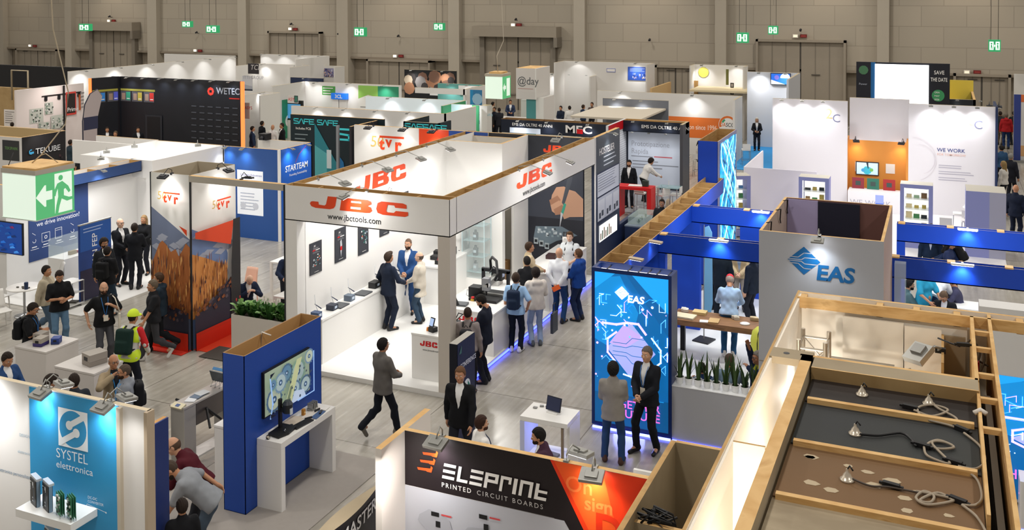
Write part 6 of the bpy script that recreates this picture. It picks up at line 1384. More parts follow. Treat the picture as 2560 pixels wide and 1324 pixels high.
# --- small stand with speckled dark panel and lettering
tk=booth('small stand with dark panel, silver lettering and bare wooden inner board')
TKB=M('#b49a6c',.7)
MB().box(-34.5,-29.95,24.95,25.05,0,3.0,M('#c9c6c2',.55),WOODL).build('front_wall',tk);MB().box(-30.03,-29.95,25.05,26.85,0,3.0,M('#c9c6c2',.55),WOODL).build('side_wall',tk);MB().box(-34.5,-29.95,26.85,26.93,0,3.0,M('#c9c6c2',.55),WOODL).box(-34.5,-30.03,26.83,26.85,0,2.99,TKB).build('back_wall',tk)
g=panB(25.0,26.9,-29.95,1.25,3.0,tk);g.rect(0,0,1,1,M('#1b191c',.5));rnd=random.Random(3)
for i in range(60):g.disc(rnd.random(),rnd.random()*.5,.02+.05*rnd.random(),M(rnd.choice(('#2c2428','#3d2a30','#4d3a3c','#26272c','#57464a')),.5),8)
for x,z in ((.3,.42),(.76,.28)):g.disc(x,z,.11,M('#a83d34',.5),14)
g.done('picture');g=panB(25.0,26.9,-29.95,1.25,3.0,tk,off=.05);g.text('TEKUBE',.28,.62,.2,M('#c7c8ca',.4),.006,sx=1.08).disc(.18,.68,.09,M('#3f9fd0',.5),18,60,330,r0=.055).rect(.14,.64,.24,.68,M('#3f9fd0',.5));g.done('lettering')
g=panA(-34.5,-29.95,24.95,0,3.0,tk);g.rect(.80,.72,.985,.96,M('#2b2c2d',.5)).text('TEKSPARK',.825,.85,.1,M('#5f8f4a',.5),.004);g.done('poster')
lamp('SPOT','stand_beam',(-29.3,25.6,3.2),(-29.95,25.9,2.3),40,(1,.95,.9),.06,120,1)
# --- bright white open room
wb=booth('bright white open-topped room left of the blue letters stand')
WBW=M('#ebe9e6',.5);b=MB();b.box(-25.0,-22.1,23.08,23.2,2.45,3.0,WBW).box(-22.22,-22.1,23.2,26.35,2.45,3.0,WBW).box(-25.0,-22.1,26.3,26.4,0,3.0,WBW,M('#b79a72',.7)).box(-25.08,-25.0,23.08,26.4,0,3.0,WBW).box(-27.9,-25.08,26.4,26.5,0,3.0,WBW,M('#b79a72',.7)).box(-22.35,-22.1,23.08,23.3,0,2.45,WBW).box(-25.0,-22.2,23.3,23.34,0,2.45,WBW).box(-22.2,-22.12,25.3,26.3,0,2.45,WBW);b.build('wall',wb)
MB().box(-27.85,-25.08,25.3,25.38,2.2,3.0,WBW).build('side_header',wb)
lamp('AREA','added_stand_fill',(-23.6,24.7,3.2),(-23.6,24.7,0),90,(1,.99,.97),1.6)  # extra fill added inside the white room, not one of its lamps
lamps('flat round lamp on the bright white room edge',[(-25.0,24.1,3.0),(-24.2,23.1,3.0),(-25.0,25.3,3.0),(-23.2,26.32,3.0)],(.7,-.7),25,.8,.3,'lamps of the bright white room')
# --- blue stand with white letters
sm_=booth('blue block stand with white lettering and an open white top')
SBL=M('#1f4f96',.45);SB2=M('#1c5fc4',.45);b=MB();b.box(-22.0,-19.8,26.25,26.33,0,3.0,SBL,WOODL).box(-19.83,-19.75,26.33,28.05,0,3.0,SB2,WOODL).box(-22.0,-19.75,28.0,28.05,0,3.0,M('#dedad2',.6),WOODL).box(-22.0,-19.83,26.33,28.0,2.4,2.42,M('#dedad2',.6));b.build('wall',sm_);MB().box(-19.82,-19.74,26.23,26.3,0,3.0,M('#e6e6e6',.4)).build('edge_strip',sm_)
g=panB(26.33,28.05,-19.75,0,3.0,sm_);WL=M('#eef1f6',.5);g.text('STARTEAM',.12,.74,.2,WL,.022,.06,sx=.9).text('Founding Sustainability',.25,.685,.075,WL,.008).stroke([(.45,.82),(.55,.9),(.8,.98)],.02,M('#b04a7a',.5)).text('YOUR PCB SOLUTION',.08,.58,.08,WL,.02)
for u in (.1,.55):
 for k in range(4):g.disc(u,.54-.075*k,.02,M('#d8465a',.5),8).rect(u+.05,.53-.075*k,u+.33,.548-.075*k,WL).rect(u+.05,.505-.075*k,u+.26,.515-.075*k,M('#9fbbe6',.5))
g.done('lettering')
g=panA(-22.0,-19.8,26.25,0,3.0,sm_);g.rect(.24,.26,.72,.75,M('#e8ecf2',.45,0,.25)).text('Concrete Robustness',.3,.69,.07,M('#6a5fb0',.5),.006).lines(.3,.5,.66,6,.035,M('#b9bfd0',.5),.3);g.disc(.35,.36,.12,M('#d5dae6',.5),12).disc(.58,.36,.12,M('#d5dae6',.5),12).done('poster')
lamps('small dark lamp on the front edge of the blue letters stand',[(-21.8,26.27,3.0),(-21.1,26.27,3.0)],(0,-1),40,.6,.25,'lamps of the blue letters stand');lamps('small dark lamp on the right edge of the blue letters stand',[(-19.77,26.7,3.0),(-19.77,27.6,3.0)],(1,0),40,.6,.22,'lamps of the blue letters stand right edge')
t=thing('projector','black projector with lit lens on the corner of the blue letters stand','projector',(-21.6,27.9,3.002));MB().box(-.16,.16,-.14,.14,0,.22,BLACK).cyl((0,-.14,.1),(0,-.2,.06),.06,.06,DARK,12).build('body',t)
# --- dark teal stand
sf=booth('dark teal stand with turquoise block lettering and a display of white sculpted rocks');TE=M('#12242b',.5);TQ=M('#3fc3c9',.45,0,.15)
MB().box(-24.9,-20.4,33.85,33.95,0,3.05,TE,WOODL).build('back_wall',sf);MB().box(-20.75,-20.65,31.9,33.8,0,3.0,M('#2b2a30',.5),WOODL).build('side_wall',sf);MB().box(-21.35,-21.25,31.9,32.0,0,3.0,M('#8a8d92',.5)).build('post',sf)
g=panA(-24.9,-20.4,33.85,0,3.05,sf)
def safe(g,u,v,s,m):
 W_,H_=g.W,g.H
 for k,L in enumerate('SAFE'):
  x=u+k*1.35*s/W_;q=lambda a,c:(x+a*1.15*s/W_,v+c*s/H_)
  for st in {'S':[[(1,1),(0,1),(0,.55),(1,.45),(1,0),(0,0)]],'A':[[(0,0),(.4,1),(.65,1),(1,0)]],'F':[[(0,0),(0,1),(1,1)],[(0,.5),(.9,.5)]],'E':[[(1,1),(0,1),(0,0),(1,0)],[(0,.5),(.9,.5)]]}[L]:g.stroke([q(*p) for p in st],s*.2,m)
safe(g,.04,.88,.19,TQ);safe(g,.30,.88,.19,TQ);safe(g,.53,.7,.42,TQ);g.text('Includes PCB',.06,.80,.1,PW,.01).lines(.05,.74,.22,9,.06,M('#7c8a8f',.5),.25).poly([(.27,0),(.52,0),(.52,.35),(.27,.9)],M('#2a7f8c',.5)).poly([(.27,0),(.4,0),(.4,.5),(.27,.6)],M('#55aab0',.5)).rect(.4,.3,.45,.55,M('#c9d6da',.5)).poly([(.52,0),(.62,0),(.58,.4),(.52,.5)],M('#1f6fa8',.5)).done('lettering')
g=panB(31.9,33.8,-20.65,0,3.0,sf);safe(g,.25,.8,.2,TQ);g.text('safe-pcb.',.3,.66,.13,PW,.012).rect(.2,.6,.8,.61,PW);g.done('lettering')
MB().box(-20.45,-20.4,31.85,32.1,0,3.0,M('#343238',.5)).build('front_edge',sf)
t=counter('counter','dark counter with turquoise lettering in front of the teal wall',-19.9,-18.6,29.35,30.1,1.05,TE,top=M('#3a4348',.4));g=panA(-.62,.62,-.385,0,1.0,t);safe(g,.22,.35,.17,TQ);g.done('lettering')
t=thing('rock_sculpture','white jagged rock sculpture on a pedestal in front of the teal wall','sculpture',(-20.3,30.7,0));MB().box(-.3,.3,-.25,.25,0,1.1,M('#d6dde0',.5)).build('plinth',t);b=MB();rnd=random.Random(1)
for i in range(5):x=-.22+.1*i;b.cyl((x,0,1.1),(x+.03,.05*rnd.random(),1.4+.45*rnd.random()*(1-abs(i-2)/3)),.12,.01,M('#cfe6ea',.4),6)
b.build('rock',t)
for i,(x,y,c,lab) in enumerate(((-21.2,31.0,'#c8a53a','yellow crate'),(-20.8,31.1,'#b8402f','red crate'),(-21.3,31.6,'#8a2f2a','dark red crate behind'))):item_box('crate',lab+' stacked beside the rock sculpture','crate',(x,y,.0 if i < 2 else .0),.35,.3,.85+.1*i,M(c,.6),5*i)
# long white wall band behind the teal stand
ww=booth('long white wall with scalloped lamp light behind the teal stand');X0,X1,YY=pw(735,263,1107,286,3.0,'x');MB().box(X0,X1,YY,YY+.1,0,3.0,M('#dedbd6',.55),WOODL).box(X1-.05,X1,YY,YY+3,0,3.0,M('#dedbd6',.55),WOODL).build('wall',ww)
# ================================================================ far rows
WF=M('#dad7d2',.6);WT=M('#b9a888',.7)
def simple_booth(label):return booth(label)
def fa(parent,x0,y0,x1,y1,z,ax='x',mat=None,zb=0,th=.1,name='wall',D=0):
 a,c,k=pw(x0,y0,x1,y1,z,ax);m=mat or WF
 if ax == 'x':MB().box(a,c,k,k+th,zb,z,m,WT).build(name,parent)
 else:MB().box(k-th,k,a,c,zb,z,m,WT).build(name,parent)
 return a,c,k
def along(a,c,n,k,z,ax='x',m=.08):return [((a+(c-a)*(m+(1-2*m)*i/max(1,n-1)),k-.02,z) if ax == 'x' else (k+.02,a+(c-a)*(m+(1-2*m)*i/max(1,n-1)),z)) for i in range(n)]
def poster(label,x0,y0,x1,y1,Y,draw,cat='poster',name='poster',glow=0):
 p,q=atY(x0,y1,Y),atY(x1,y0,Y);t=thing(name,label,cat,(p.x,Y-.03,p.z));W_,H_=q.x-p.x,q.z-p.z
 MB().box(0,W_,0,.025,0,H_,M('#d5d2cd',.5)).build('board',t);g=panA(0,W_,0,0,H_,t);draw(g);g.done('picture');return t
fill=lambda c,e=0:M(c,.5,0,e)
# long lit walls behind the teal stand
lamps('lamp on the long white wall behind the teal stand',[(x,YY-.02,3.0) for x in (-25.5,-24.0,-22.4,-20.8)],(0,-1),45,.5,.3,'lamps of the long white wall')
# black wall stand with portrait row
wt_=booth('black wall stand with glowing orange edges, portrait row and red-and-grey logo')
BKW=M('#17191f',.5);OGL=M('#ff6a34',.4,0,2.2)
MB().box(-37.16,-29.68,36.7,36.8,0,4.0,BKW).box(-37.6,-37.1,36.6,36.7,0,4.0,BKW).build('back_wall',wt_)
b=MB();b.raw([(-37.62,35.35,0),(-37.16,36.7,0),(-37.16,36.7,4),(-37.62,35.35,4),(-37.75,35.35,0),(-37.3,36.75,0),(-37.3,36.75,4),(-37.75,35.35,4)],[(0,1,2,3),(4,7,6,5),(3,2,6,7),(0,3,7,4)],BKW);b.build('side_wall',wt_)
MB().box(-37.72,-37.6,35.28,35.36,0,4.0,OGL).build('edge_light',wt_);MB().box(-29.72,-29.55,36.62,36.7,0,4.0,OGL).build('edge_light',wt_)
g=panA(-37.16,-29.68,36.7,0,4.0,wt_);gl=Pan((-37.6,35.4,0),(.44,1.3,0),1.37,4.0,parent=wt_);gm=g;YG=fill('#8a8438',.3);gl.rect(0,.83,1,.855,YG);gm.rect(0,.83,.30,.855,YG)
for i,c in enumerate(('#2a6fb0','#4a4fa8','#2f8a6a','#a8973f','#b8322c')):
 g=gl if i < 2 else gm;u=.06+.48*i if i < 2 else .005+.1*(i-2);k=4.6 if i < 2 else 1;R4=lambda a,b_,c_,d_,m_:g.rect(u+a*k,b_,u+c_*k,d_,m_);R4(0,.70,.088,.825,fill('#54545a'));R4(.012,.72,.042,.80,fill('#a58a78'));R4(.05,.715,.085,.815,fill(c,.3));R4(.055,.73,.08,.74,PW);continue
 u=0;g.rect(u,.705,u+.088,.835,fill('#54545a'));g.disc(u+.032,.775,.17,fill('#a58a78'),14).rect(u+.005,.705,u+.05,.73,fill('#2a2a30')).rect(u+.05,.715,u+.085,.825,fill(c,.3)).rect(u+.055,.725,u+.08,.733,PW).disc(u+.067,.785,.08,PW,8,r0=.05)
gl.done('portraits');g=gm
g.text('WETEC',.80,.845,.3,fill('#9a9ca2'),.018,sx=.95).disc(.755,.87,.2,fill('#d83a2e',.3),8).rect(.745,.855,.765,.885,BKW).rect(.9,.79,.98,.805,fill('#b02a24'))
for j in range(6):
 for i in range(6):g.rect(.60+.065*i,.68-.075*j,.64+.065*i,.693-.075*j,fill('#4a4d55'))
g.rect(.22,.1,.36,.55,fill('#26282e')).rect(.235,.1,.345,.53,fill('#0e0f13')).done('graphic')
lamps('lamp on the black portrait wall top',along(-36.6,-30.0,7,36.7,4.0,m=.03),(0,-1),45,.55,.35,'lamps of the black portrait wall',col=(.75,.85,1))
ct_=counter('counter','long pale counter in front of the black portrait wall',-33.5,-27.2,31.2,31.9,1.05,M('#b9b0a4',.6))
for i,(x,c,h) in enumerate(((-31.2,'#a9a59c',.18),(-29.9,'#3f7fa8',.25),(-29.5,'#c9c9c4',.6),(-29.0,'#8a8d88',.3),(-28.4,'#d9dcd4',.25),(-33.0,'#6f6f6c',.15))):item_box('bench_device','device on the counter before the black portrait wall, %s' % ('grey low','small blue','tall white frame','grey box','pale screen','small dark at the left end')[i],'device',(x,31.5,1.053),.28,.2,h,M(c,.4),0)
# red and white wall beside it
rw=booth('white wall with printed board pictures left of the black portrait wall');MB().box(-36.1,-36.0,29.8,33.4,0,4.0,M('#e0d6d2',.6)).build('wall',rw)
g=panB(29.8,33.4,-36.0,0,4.0,rw);rnd=random.Random(14)
for u,v,w_,h in ((.18,.62,.2,.16),(.4,.7,.12,.13),(.3,.48,.16,.14),(.48,.53,.2,.15)):
 g.rect(u,v,u+w_,v+h,fill('#b9bdb4'))
 for k in range(26):a,c=u+rnd.random()*w_*.85,v+rnd.random()*h*.85;g.rect(a,c,a+.02,c+.015,fill(rnd.choice(('#3d4440','#6f8a78','#8f9a92','#d8d8d4'))))
g.rect(.66,0,.69,1,fill('#1a1a1c')).rect(.70,.66,.86,.92,fill('#c8433a')).rect(.715,.68,.845,.9,fill('#2b2523')).text('Prime',.72,.7,.18,PW,.01).rect(.9,.7,.93,.88,fill('#b0572f')).lines(.94,.9,.99,5,.04,fill('#8a8583'),.4);g.done('graphic')
lamp('SPOT','wall_beam',(-34.8,31.5,4.4),(-36,31.6,2.5),90,(1,.9,.85),.1,130,1)
tr_=thing('track_light','dark lighting track with small black spots before the white board-picture wall','lamp',(-35.97,32.2,3.4));MB().box(-.03,.03,-1.1,1.0,.2,.24,BLACK).build('track',tr_)
for y in (-.9,-.2,.4,.9):MB().cyl((0,y,.2),(-.05,y,.02),.06,.09,BLACK,8).build('spot',tr_)
fb=thing('flag_banner','grey and navy feather flag banner right of the white board-picture wall','banner',(-33.9,31.4,0));P_=[(0,.6),(-.02,2.6),(.1,3.3),(.4,3.75),(.8,3.9),(1.05,3.6),(.9,3.1),(.75,2.6),(.7,.6)]
b=MB();n=len(P_);b.raw([(-.02,x,z) for x,z in P_]+[(.02,x,z) for x,z in P_],[tuple(range(n)),tuple(range(2*n-1,n-1,-1))]+[(i,i+n,(i+1) % n+n,(i+1) % n) for i in range(n)],M('#b9aeae',.6)).build('sail',fb);MB().box(.021,.026,.0,.78,2.2,2.75,M('#2f3450',.6)).build('band',fb);MB().tube([(0,x-.02,z) for x,z in [(0,0)]+P_[:6]],.025,M('#23263a',.5),5).build('pole',fb);MB().box(-.25,.25,-.25,.25,0,.03,DARK).build('base',fb)
# dark boarding far left
dl=booth('dark and wood-coloured boarding with ladder frames at the far left');MB().box(-52,-43.5,38,38.2,0,3.0,MDF).box(-60,-45,44,44.2,0,3.6,BLACK).build('wall',dl)
for x in (-45.6,-49.0):MB().tube([(x,37.5,2.4),(x,37.5,4.0),(x+1.2,37.5,4.0),(x+1.2,37.5,2.4)],.05,M('#a89a80',.6),5).build('frame',dl)
poster('white notice panel at the left edge before the dark boarding',12,275,40,318,35.0,lambda g:g.rect(0,0,1,1,fill('#cfc8c2')).lines(.1,.9,.9,6,.12,fill('#7d7875')),'sign','notice_panel')
# long white header rows, far left
hb=booth('long white header wall running away at the far left, lit by a row of lamps');a,c,k=fa(hb,155,178,605,140,4.0,'y',None,2.0);MB().box(k-6,k-.1,c,c+.1,0,4,WF).build('wall',hb);MB().box(k-.1,k,a,c,0,2.0,M('#b9b3a9',.6)).build('lower_wall',hb)
lamps('lamp on the long white header at the far left',along(a,c,6,k,4.0,'y',.05),(1,0),110,.6,.5,'lamps of the long white header')
h2=booth('white header wall at the back left of the middle, lit by three lamps');a,c,k=fa(h2,605,139,862,135,4.0,'x');MB().box(c-.1,c,k-3.5,k,0,4,WF).build('wall',h2)
lamps('lamp on the white back header left of the middle',along(a,c,4,k,4.0),(0,-1),110,.6,.5,'lamps of the white back header')
# second rows
def block(label,x0,y0,x1,y1,z,depth,n=2,p=70,mat=None,lab=None,side=True):
 t=booth(label);a,c,k=fa(t,x0,y0,x1,y1,z,'x',mat)
 if side:MB().box(a,a+.08,k-depth,k,0,z,mat or WF,WT).box(c-.08,c,k-depth,k,0,z,mat or WF,WT).build('side_wall',t)
 if n:lamps(lab or 'lamp on the '+label,along(a,c,n,k,z,m=.18),(0,-1),p,.55,.45,'lamps of the '+label)
 return t,a,c,k
t,a,c,k=block('white stand with dark poster, far middle left',612,162,800,160,3.6,2.0,2,60)
poster('dark poster with thin white script on the far white stand',621,159,648,184,k-2.1,lambda g:g.rect(0,0,1,1,fill('#241f24')).text('TCL',.2,.4,.3,fill('#c9c4c2'),0,.2))
t,a,c,k=block('white stand with crowd picture, far middle left',772,163,862,165,3.4,1.0,1,60)
def crowd(g):
 rnd=random.Random(9);g.rect(0,0,1,1,fill('#8d8aa8'))
 for i in range(70):x,z=rnd.random()*.92,rnd.random()*.8;g.rect(x,z,x+.06,z+.14,fill(rnd.choice(('#4a4a78','#c9c6d8','#2d2d4a','#a8a4c4','#d8b0a0','#6a68a0'))))
poster('large violet crowd picture on the far white stand',786,171,838,191,k,crowd)
t,a,c,k=block('white wall with grey script lettering behind the blue sign stand',668,178,740,180,3.0,1.0,1,60);g=panA(a,c,k,0,3.0,t);g.text('Eyper',.12,.62,.3,fill('#77767a'),.005).done('lettering')
poster('grey picture board with dark lower band next to the orange edge light',607,190,632,226,44.0,lambda g:g.rect(0,0,1,1,fill('#c9c8cc')).rect(0,.0,1,.12,fill('#3f4552')).poly([(0,.12),(1,.12),(1,.3),(0,.45)],fill('#a9abb4')).text('ITTI GROUP',.1,.8,.18,fill('#9a98a0'),.005))
t,a,c,k=block('plain white stand block with the dark-headed seated visitor',616,236,735,226,3.0,1.5,1,60)
poster('small red-lettered notice at the orange edge of the white wall',609,257,625,296,37.5,lambda g:g.rect(0,0,1,1,fill('#c9c2c0')).text('ASYS',.25,.6,.14,fill('#c8433a'),.015))
poster('small notice with red lettering and a dark picture on the white wall',720,239,746,257,37.0,lambda g:g.rect(0,0,.6,1,fill('#cfcac6')).text('ASYS',.05,.3,.14,fill('#c8433a'),.015).rect(.64,.1,1,1,fill('#26332f')).rect(.7,.2,.94,.9,fill('#3f7a6c')))
t=thing('kiosk','dark kiosk with a lit blue screen on the white wall far left of the middle','kiosk',(-33.2,45.2,0));MB().box(-.75,.75,0,.3,0,1.0,M('#d5d2ce',.5)).build('base',t);MB().box(-.7,.7,.05,.2,1.0,2.1,BLACK).build('casing',t);MB().box(-.6,.6,.04,.05,1.1,1.9,fill('#4a8fc0',.5)).build('screen',t)
es=booth('navy sign stand with outlined white letters, far middle left');a,c,k=fa(es,733,192,800,197,3.2,'x',M('#172544',.5));g=panA(a,c,k,0,3.2,es);g.rect(.1,.55,.5,.88,PW).rect(.12,.565,.48,.865,fill('#172544')).text('ES',.16,.62,.42,PW,.01,.1).text('ELECTRONICA',.52,.72,.22,PW,.01,.1).rect(.08,.46,.6,.5,fill('#9aa8c0'));g.done('lettering')
lamps('lamp on the navy outlined-letters sign',along(a,c,2,k,3.2,m=.5),(0,-1),50,.5,.3,'lamps of the navy sign')
gb=booth('white stand with green leaf panels and a green side strip, far middle');a,c,k=fa(gb,752,205,1010,212,3.0,'x');MB().box(a-.05,a+.05,k-3,k,0,3.0,WF,WT).build('side_wall',gb);GN,GN2,GN3=fill('#4f9a4a'),fill('#2f8a66'),fill('#8fc05a')
g=panB(k-2.2,k-.9,a+.05,0,2.7,gb);g.rect(0,0,1,.8,GN2).disc(.5,.35,.35,PW,18,r0=.2).rect(.75,.25,.88,.62,PW);g.done('green_strip')
g=panA(a,c,k,0,3.0,gb);g.rect(.19,.76,.33,.93,GN).rect(.19,.2,.33,.76,fill('#d8d8d2')).rect(.57,.72,.77,.97,GN3).rect(.77,.62,.98,.97,GN2).rect(.57,.1,.98,.66,fill('#dcdad4')).poly([(.57,.72),(.67,.8),(.77,.76),(.77,.62),(.57,.62)],fill('#dcdad4')).lines(.59,.58,.76,5,.07,fill('#8f8d8a'),.3).lines(.79,.56,.97,5,.07,fill('#8f8d8a'),.3).lines(.2,.9,.32,3,.05,PW,.3).done('graphic')
lamps('lamp on the green leaf panels wall',along(a,c,3,k,3.0,m=.15),(0,-1),70,.55,.45,'lamps of the green leaf wall')
t=thing('sign_box','bright blue box sign with white letters on the white far wall','sign',tuple(atY(835,246,47.0)));W_=atY(873,246,47.0).x-atY(835,246,47.0).x;MB().box(0,W_,-.3,.3,0,.33,fill('#1f6fd8',.35)).box(.05,W_*.45,-.25,.25,-1.5,0,M('#dcdad6',.5)).box(W_*.5,W_*.95,-.25,.25,-1.5,0,M('#cfccc8',.5)).build('box',t);g=panA(0,W_,-.3,0,.33,t);g.text('3CL',.25,.2,.2,PW,.03).done('lettering')
bp_=booth('black wall stand with food pictures, far middle');a,c,k=fa(bp_,1000,175,1150,176,3.6,'x',M('#16181a',.5));g=panA(a,c,k,0,3.6,bp_);rnd=random.Random(17)
for u in (.12,.35,.62,.85):
 for i in range(8):g.disc(u+rnd.uniform(-.06,.06),.8+rnd.uniform(-.12,.1),.18+rnd.random()*.2,fill(rnd.choice(('#7a5a4a','#c9b8a0','#3a3534','#a8785a','#8f8a88'))),8)
g.rect(.05,.0,.5,.45,fill('#221c1e')).disc(.25,.2,.4,fill('#5a3f3a'),10).rect(.5,.6,.95,.63,PW).done('graphic')
lamps('lamp on the black food-picture wall',along(a,c,2,k,3.6,m=.2),(0,-1),60,.55,.45,'lamps of the black food-picture wall')
lt=thing('slat_screen','open wooden slat screen before the black food-picture wall','screen',tuple(Vector((at(1045,215,2.6).x,at(1045,215,2.6).y,0))));b=MB()
for i in range(14):b.box(0,1.75,0,.04,.9+.13*i,.95+.13*i,M('#cdbf94',.6))
for x in (.05,.85,1.65):b.box(x,x+.06,-.02,.06,0,2.72,M('#cdbf94',.6))
b.build('slats',lt)
tq=booth('turquoise-walled white stand left of the hanging lit cube, far middle');a,c,k=fa(tq,1093,208,1212,212,3.0,'x',M('#5f9f98',.55));MB().box(a,c+.2,k-2.6,k-2.5,2.7,3.0,WF,WT).box(c,c+.1,k-2.6,k,0,3.0,WF,WT).build('header',tq)
lamps('lamp on the turquoise wall',along(a,c,2,k,3.0,m=.3),(0,-1),60,.55,.45,'lamps of the turquoise wall')
poster('white panel picture on the turquoise wall',1147,215,1195,236,k-.05,lambda g:g.rect(0,0,1,1,fill('#e6e4e0')).disc(.75,.5,.2,fill('#b9bdc4'),10));poster('blue people picture beside the turquoise stand',1176,225,1206,262,k-2.7,lambda g:g.rect(0,0,1,1,fill('#2f6f9a')).rect(0,0,.25,1,fill('#2180b0')).disc(.6,.4,.3,fill('#8fb0c4'),10))
# light-blue projection stand behind the white wall
pb=booth('white stand with green lettering strips and a pale blue picture wall, middle');a,c,k=pw(995,287,1130,270,3.0,'x');
a,c,k=fa(pb,1120,262,1213,262,3.0,'x',fill('#cfe9f2',.25));MB().box(a-5.5,a,k+1.5,k+1.6,0,3.0,fill('#e3eef4',.15),WT).box(a-.1,a,k-.8,k+1.5,0,3,fill('#3f9a68'),WT).box(c-.12,c+.25,k-.02,k+.5,0,3,WF,WT).box(c-.5,c-.15,k-.04,k,0,3,fill('#3f9a68')).build('side_wall',pb)
g=panA(a,c,k,0,3.0,pb);TQ2=fill('#4fc3a8',.2);g.disc(.4,.52,.16,fill('#4aa0a8',.1),14).poly([(.1,.1),(.25,.4),(.45,.46),(.6,.36),(.6,.32),(.12,.05)],TQ2).text('responsabile cura',.3,.85,.16,fill('#6f9aa8',.1),.003).text('per la salute',.4,.72,.16,fill('#6f9aa8',.1),.003).text('2C',.48,.1,.3,fill('#2fa07a',.1),.03);g.text('SK',.86,.8,.25,PW,.01).done('lettering')
lamp('SPOT','stand_beam',(a+1,k-.8,3.3),(a+1,k,1.8),70,(.9,.97,1),.08,130,1);lamps('lamp on the pale blue wall between green strips',[(a-2,k+1.48,3.0),(a-4,k+1.48,3.0)],(0,-1),45,.6,.4,'lamps of the pale blue wall')
t2=booth('low teal lettered header just above the golden-number wall');a,c,k=pw(1010,303,1097,309,3.0,'x');MB().box(a,c,k,k+.08,2.6,3.0,TE,WT).box(a,a+.08,k,k+2,0,3,TE,WT).box(c-.08,c,k,k+1,0,3.0,TE).build('header',t2);g=panA(a,c,k,2.6,3.0,t2);safe(g,.05,.3,.2,TQ);safe(g,.55,.3,.2,TQ);g.done('lettering')
sc_=thing('silver_dome','large half-round silver display with bulbs behind the three men','display',tuple(Vector((at(685,330,0).x,at(685,330,0).y-4,0))));prof=[(1.5*math.cos(R(a)),.9+1.6*math.sin(R(a))) for a in range(0,91,9)]
b=MB();vs=[]
for i in range(13):
 th=R(-10+200*i/12)
 for j in range(6):a=R(90*j/5);vs.append((-1.1*math.cos(th),.5*math.sin(a),.8+1.3*math.sin(th)*math.cos(a)))
b.raw(vs,[(i*6+j,(i+1)*6+j,(i+1)*6+j+1,i*6+j+1) for i in range(12) for j in range(5)],M('#9aa29c',.35,.4),True);b.build('shell',sc_);MB().box(-1.2,1.2,.1,.6,0,.8,WF).build('plinth',sc_)
for x,z in ((-.4,1.75),(.1,1.35),(-.7,1.2)):MB().sph((x,-.3,z),.11,M('#e8d9a0',.3,0,.6),8,6).build('bulb',sc_)
# navy stand behind the white central stand, red table
mc=booth('navy header stand with white and red letters behind the central stand');NVY=M('#141c2c',.5)
a,c,k=pw(1250,293,1540,312,3.0,'x');k=38.2;a,c=atY(1252,300,k).x,atY(1545,310,k).x
hollow(mc,'header',a,c,k,k+.6,2.15,2.7,NVY,'x',2.0,M('#8a6a44',.7));g=panA(a,c,k,2.15,2.7,mc);g.text('EMS DA OLTRE 40 ANNI',.10,.55,.12,PW,.012).text('MEC',.56,.25,.3,PW,.04,sx=1.4).rect(.66,.2,.71,.55,RED).rect(.08,.0,.35,.4,fill('#c9d4e4',.2)).done('lettering')
lamps('lamp on the navy header with red and white letters',[(a+.9,k-.02,2.7),(a+2.2,k-.02,2.7),(a+4.0,k-.02,2.7)],(0,-1),40,.5,.3,'lamps of the navy header')
p0,p1=at(1560,490,0),at(1697,483,0);YB=39.2;XL,XR=atY(1566,400,YB).x,atY(1722,400,YB).x
pr_=booth('navy stand with a pale blue presentation wall and red trimmed striped side');MB().box(XL,XR,YB,YB+.1,0,2.85,NVY,WT).box(XR-.12,XR,YB-1.0,YB,0,2.85,M('#4a4a50',.5),WT).build('back_wall',pr_);hollow(pr_,'header',XL,XR,YB-.5,YB,2.4,2.85,NVY,'x',0)
MB().box(XL-.1,XL,YB-2.4,YB,0,2.85,M('#d5d6da',.5)).build('side_wall',pr_);g=panB(YB-2.4,YB,XL,0,2.85,pr_)
for i in range(24):g.rect(0,.12+.032*i,1,.124+.032*i,fill('#7d7f86'))
g.rect(0,.88,1,1,RED).rect(0,0,1,.1,RED).done('stripes')
g=panA(XL,XR,YB,0,2.4,pr_);g.rect(.03,.05,.88,.98,fill('#c3cbd8',.12)).text('Prototipazione',.08,.73,.21,fill('#a3a8b4'),.0,sx=.9).text('Rapida',.08,.6,.21,fill('#a3a8b4'),.0,sx=.9).rect(.45,.55,.74,.57,fill('#c86a74')).lines(.08,.56,.44,1,.05,fill('#8f949f'),.3,.05).lines(.1,.48,.85,3,.055,fill('#8f949f'),.3,.5).done('graphic')
g=panA(XL,XR,YB-.5,2.4,2.85,pr_);g.text('EMS DA OLTRE 40 ANNI',.3,.38,.13,PW,.016).done('lettering')
lamps('lamp on the navy presentation header',[(XL+.5,YB-.52,2.85),(XL+1.9,YB-.52,2.85)],(0,-1),30,.5,.25,'lamps of the presentation header');lamps('lamp under the presentation header',[(XL+.4+.7*i,YB-.48,2.39) for i in range(4)],(0,-1),14,.4,.05,'lamps under the presentation header',down=1)
MB().box(XL,XR,YB-4.5,YB,.001,.02,M('#8f9196',.6)).build('carpet',pr_)
q=at(1590,545,0);rt=thing('red_table','bright red high table on two slab legs with white top papers','table',(q.x,q.y+.3,0));MB().box(-.75,.55,-.3,.3,1.0,1.1,RED).build('top',rt);MB().box(-.75,-.6,-.3,.3,0,1.0,RED).build('leg',rt);MB().box(.4,.55,-.3,.3,0,1.0,RED).build('leg',rt)
item_box('papers','white papers on the bright red table','papers',(q.x-.1,q.y+.3,1.103),.5,.3,.02,PW,8);item_box('small_display','small dark display on the bright red table','display',(q.x+.25,q.y+.35,1.103),.22,.15,.2,M('#2a3a34',.5),0)
t=thing('glass_table','glass topped high table beside the bright red table','table',(q.x+.95,q.y+1.0,0));MB().box(-.4,.4,-.3,.3,1.0,1.02,M('#8fb3b8',.1,0,0,.5,alpha=.5)).build('top',t)
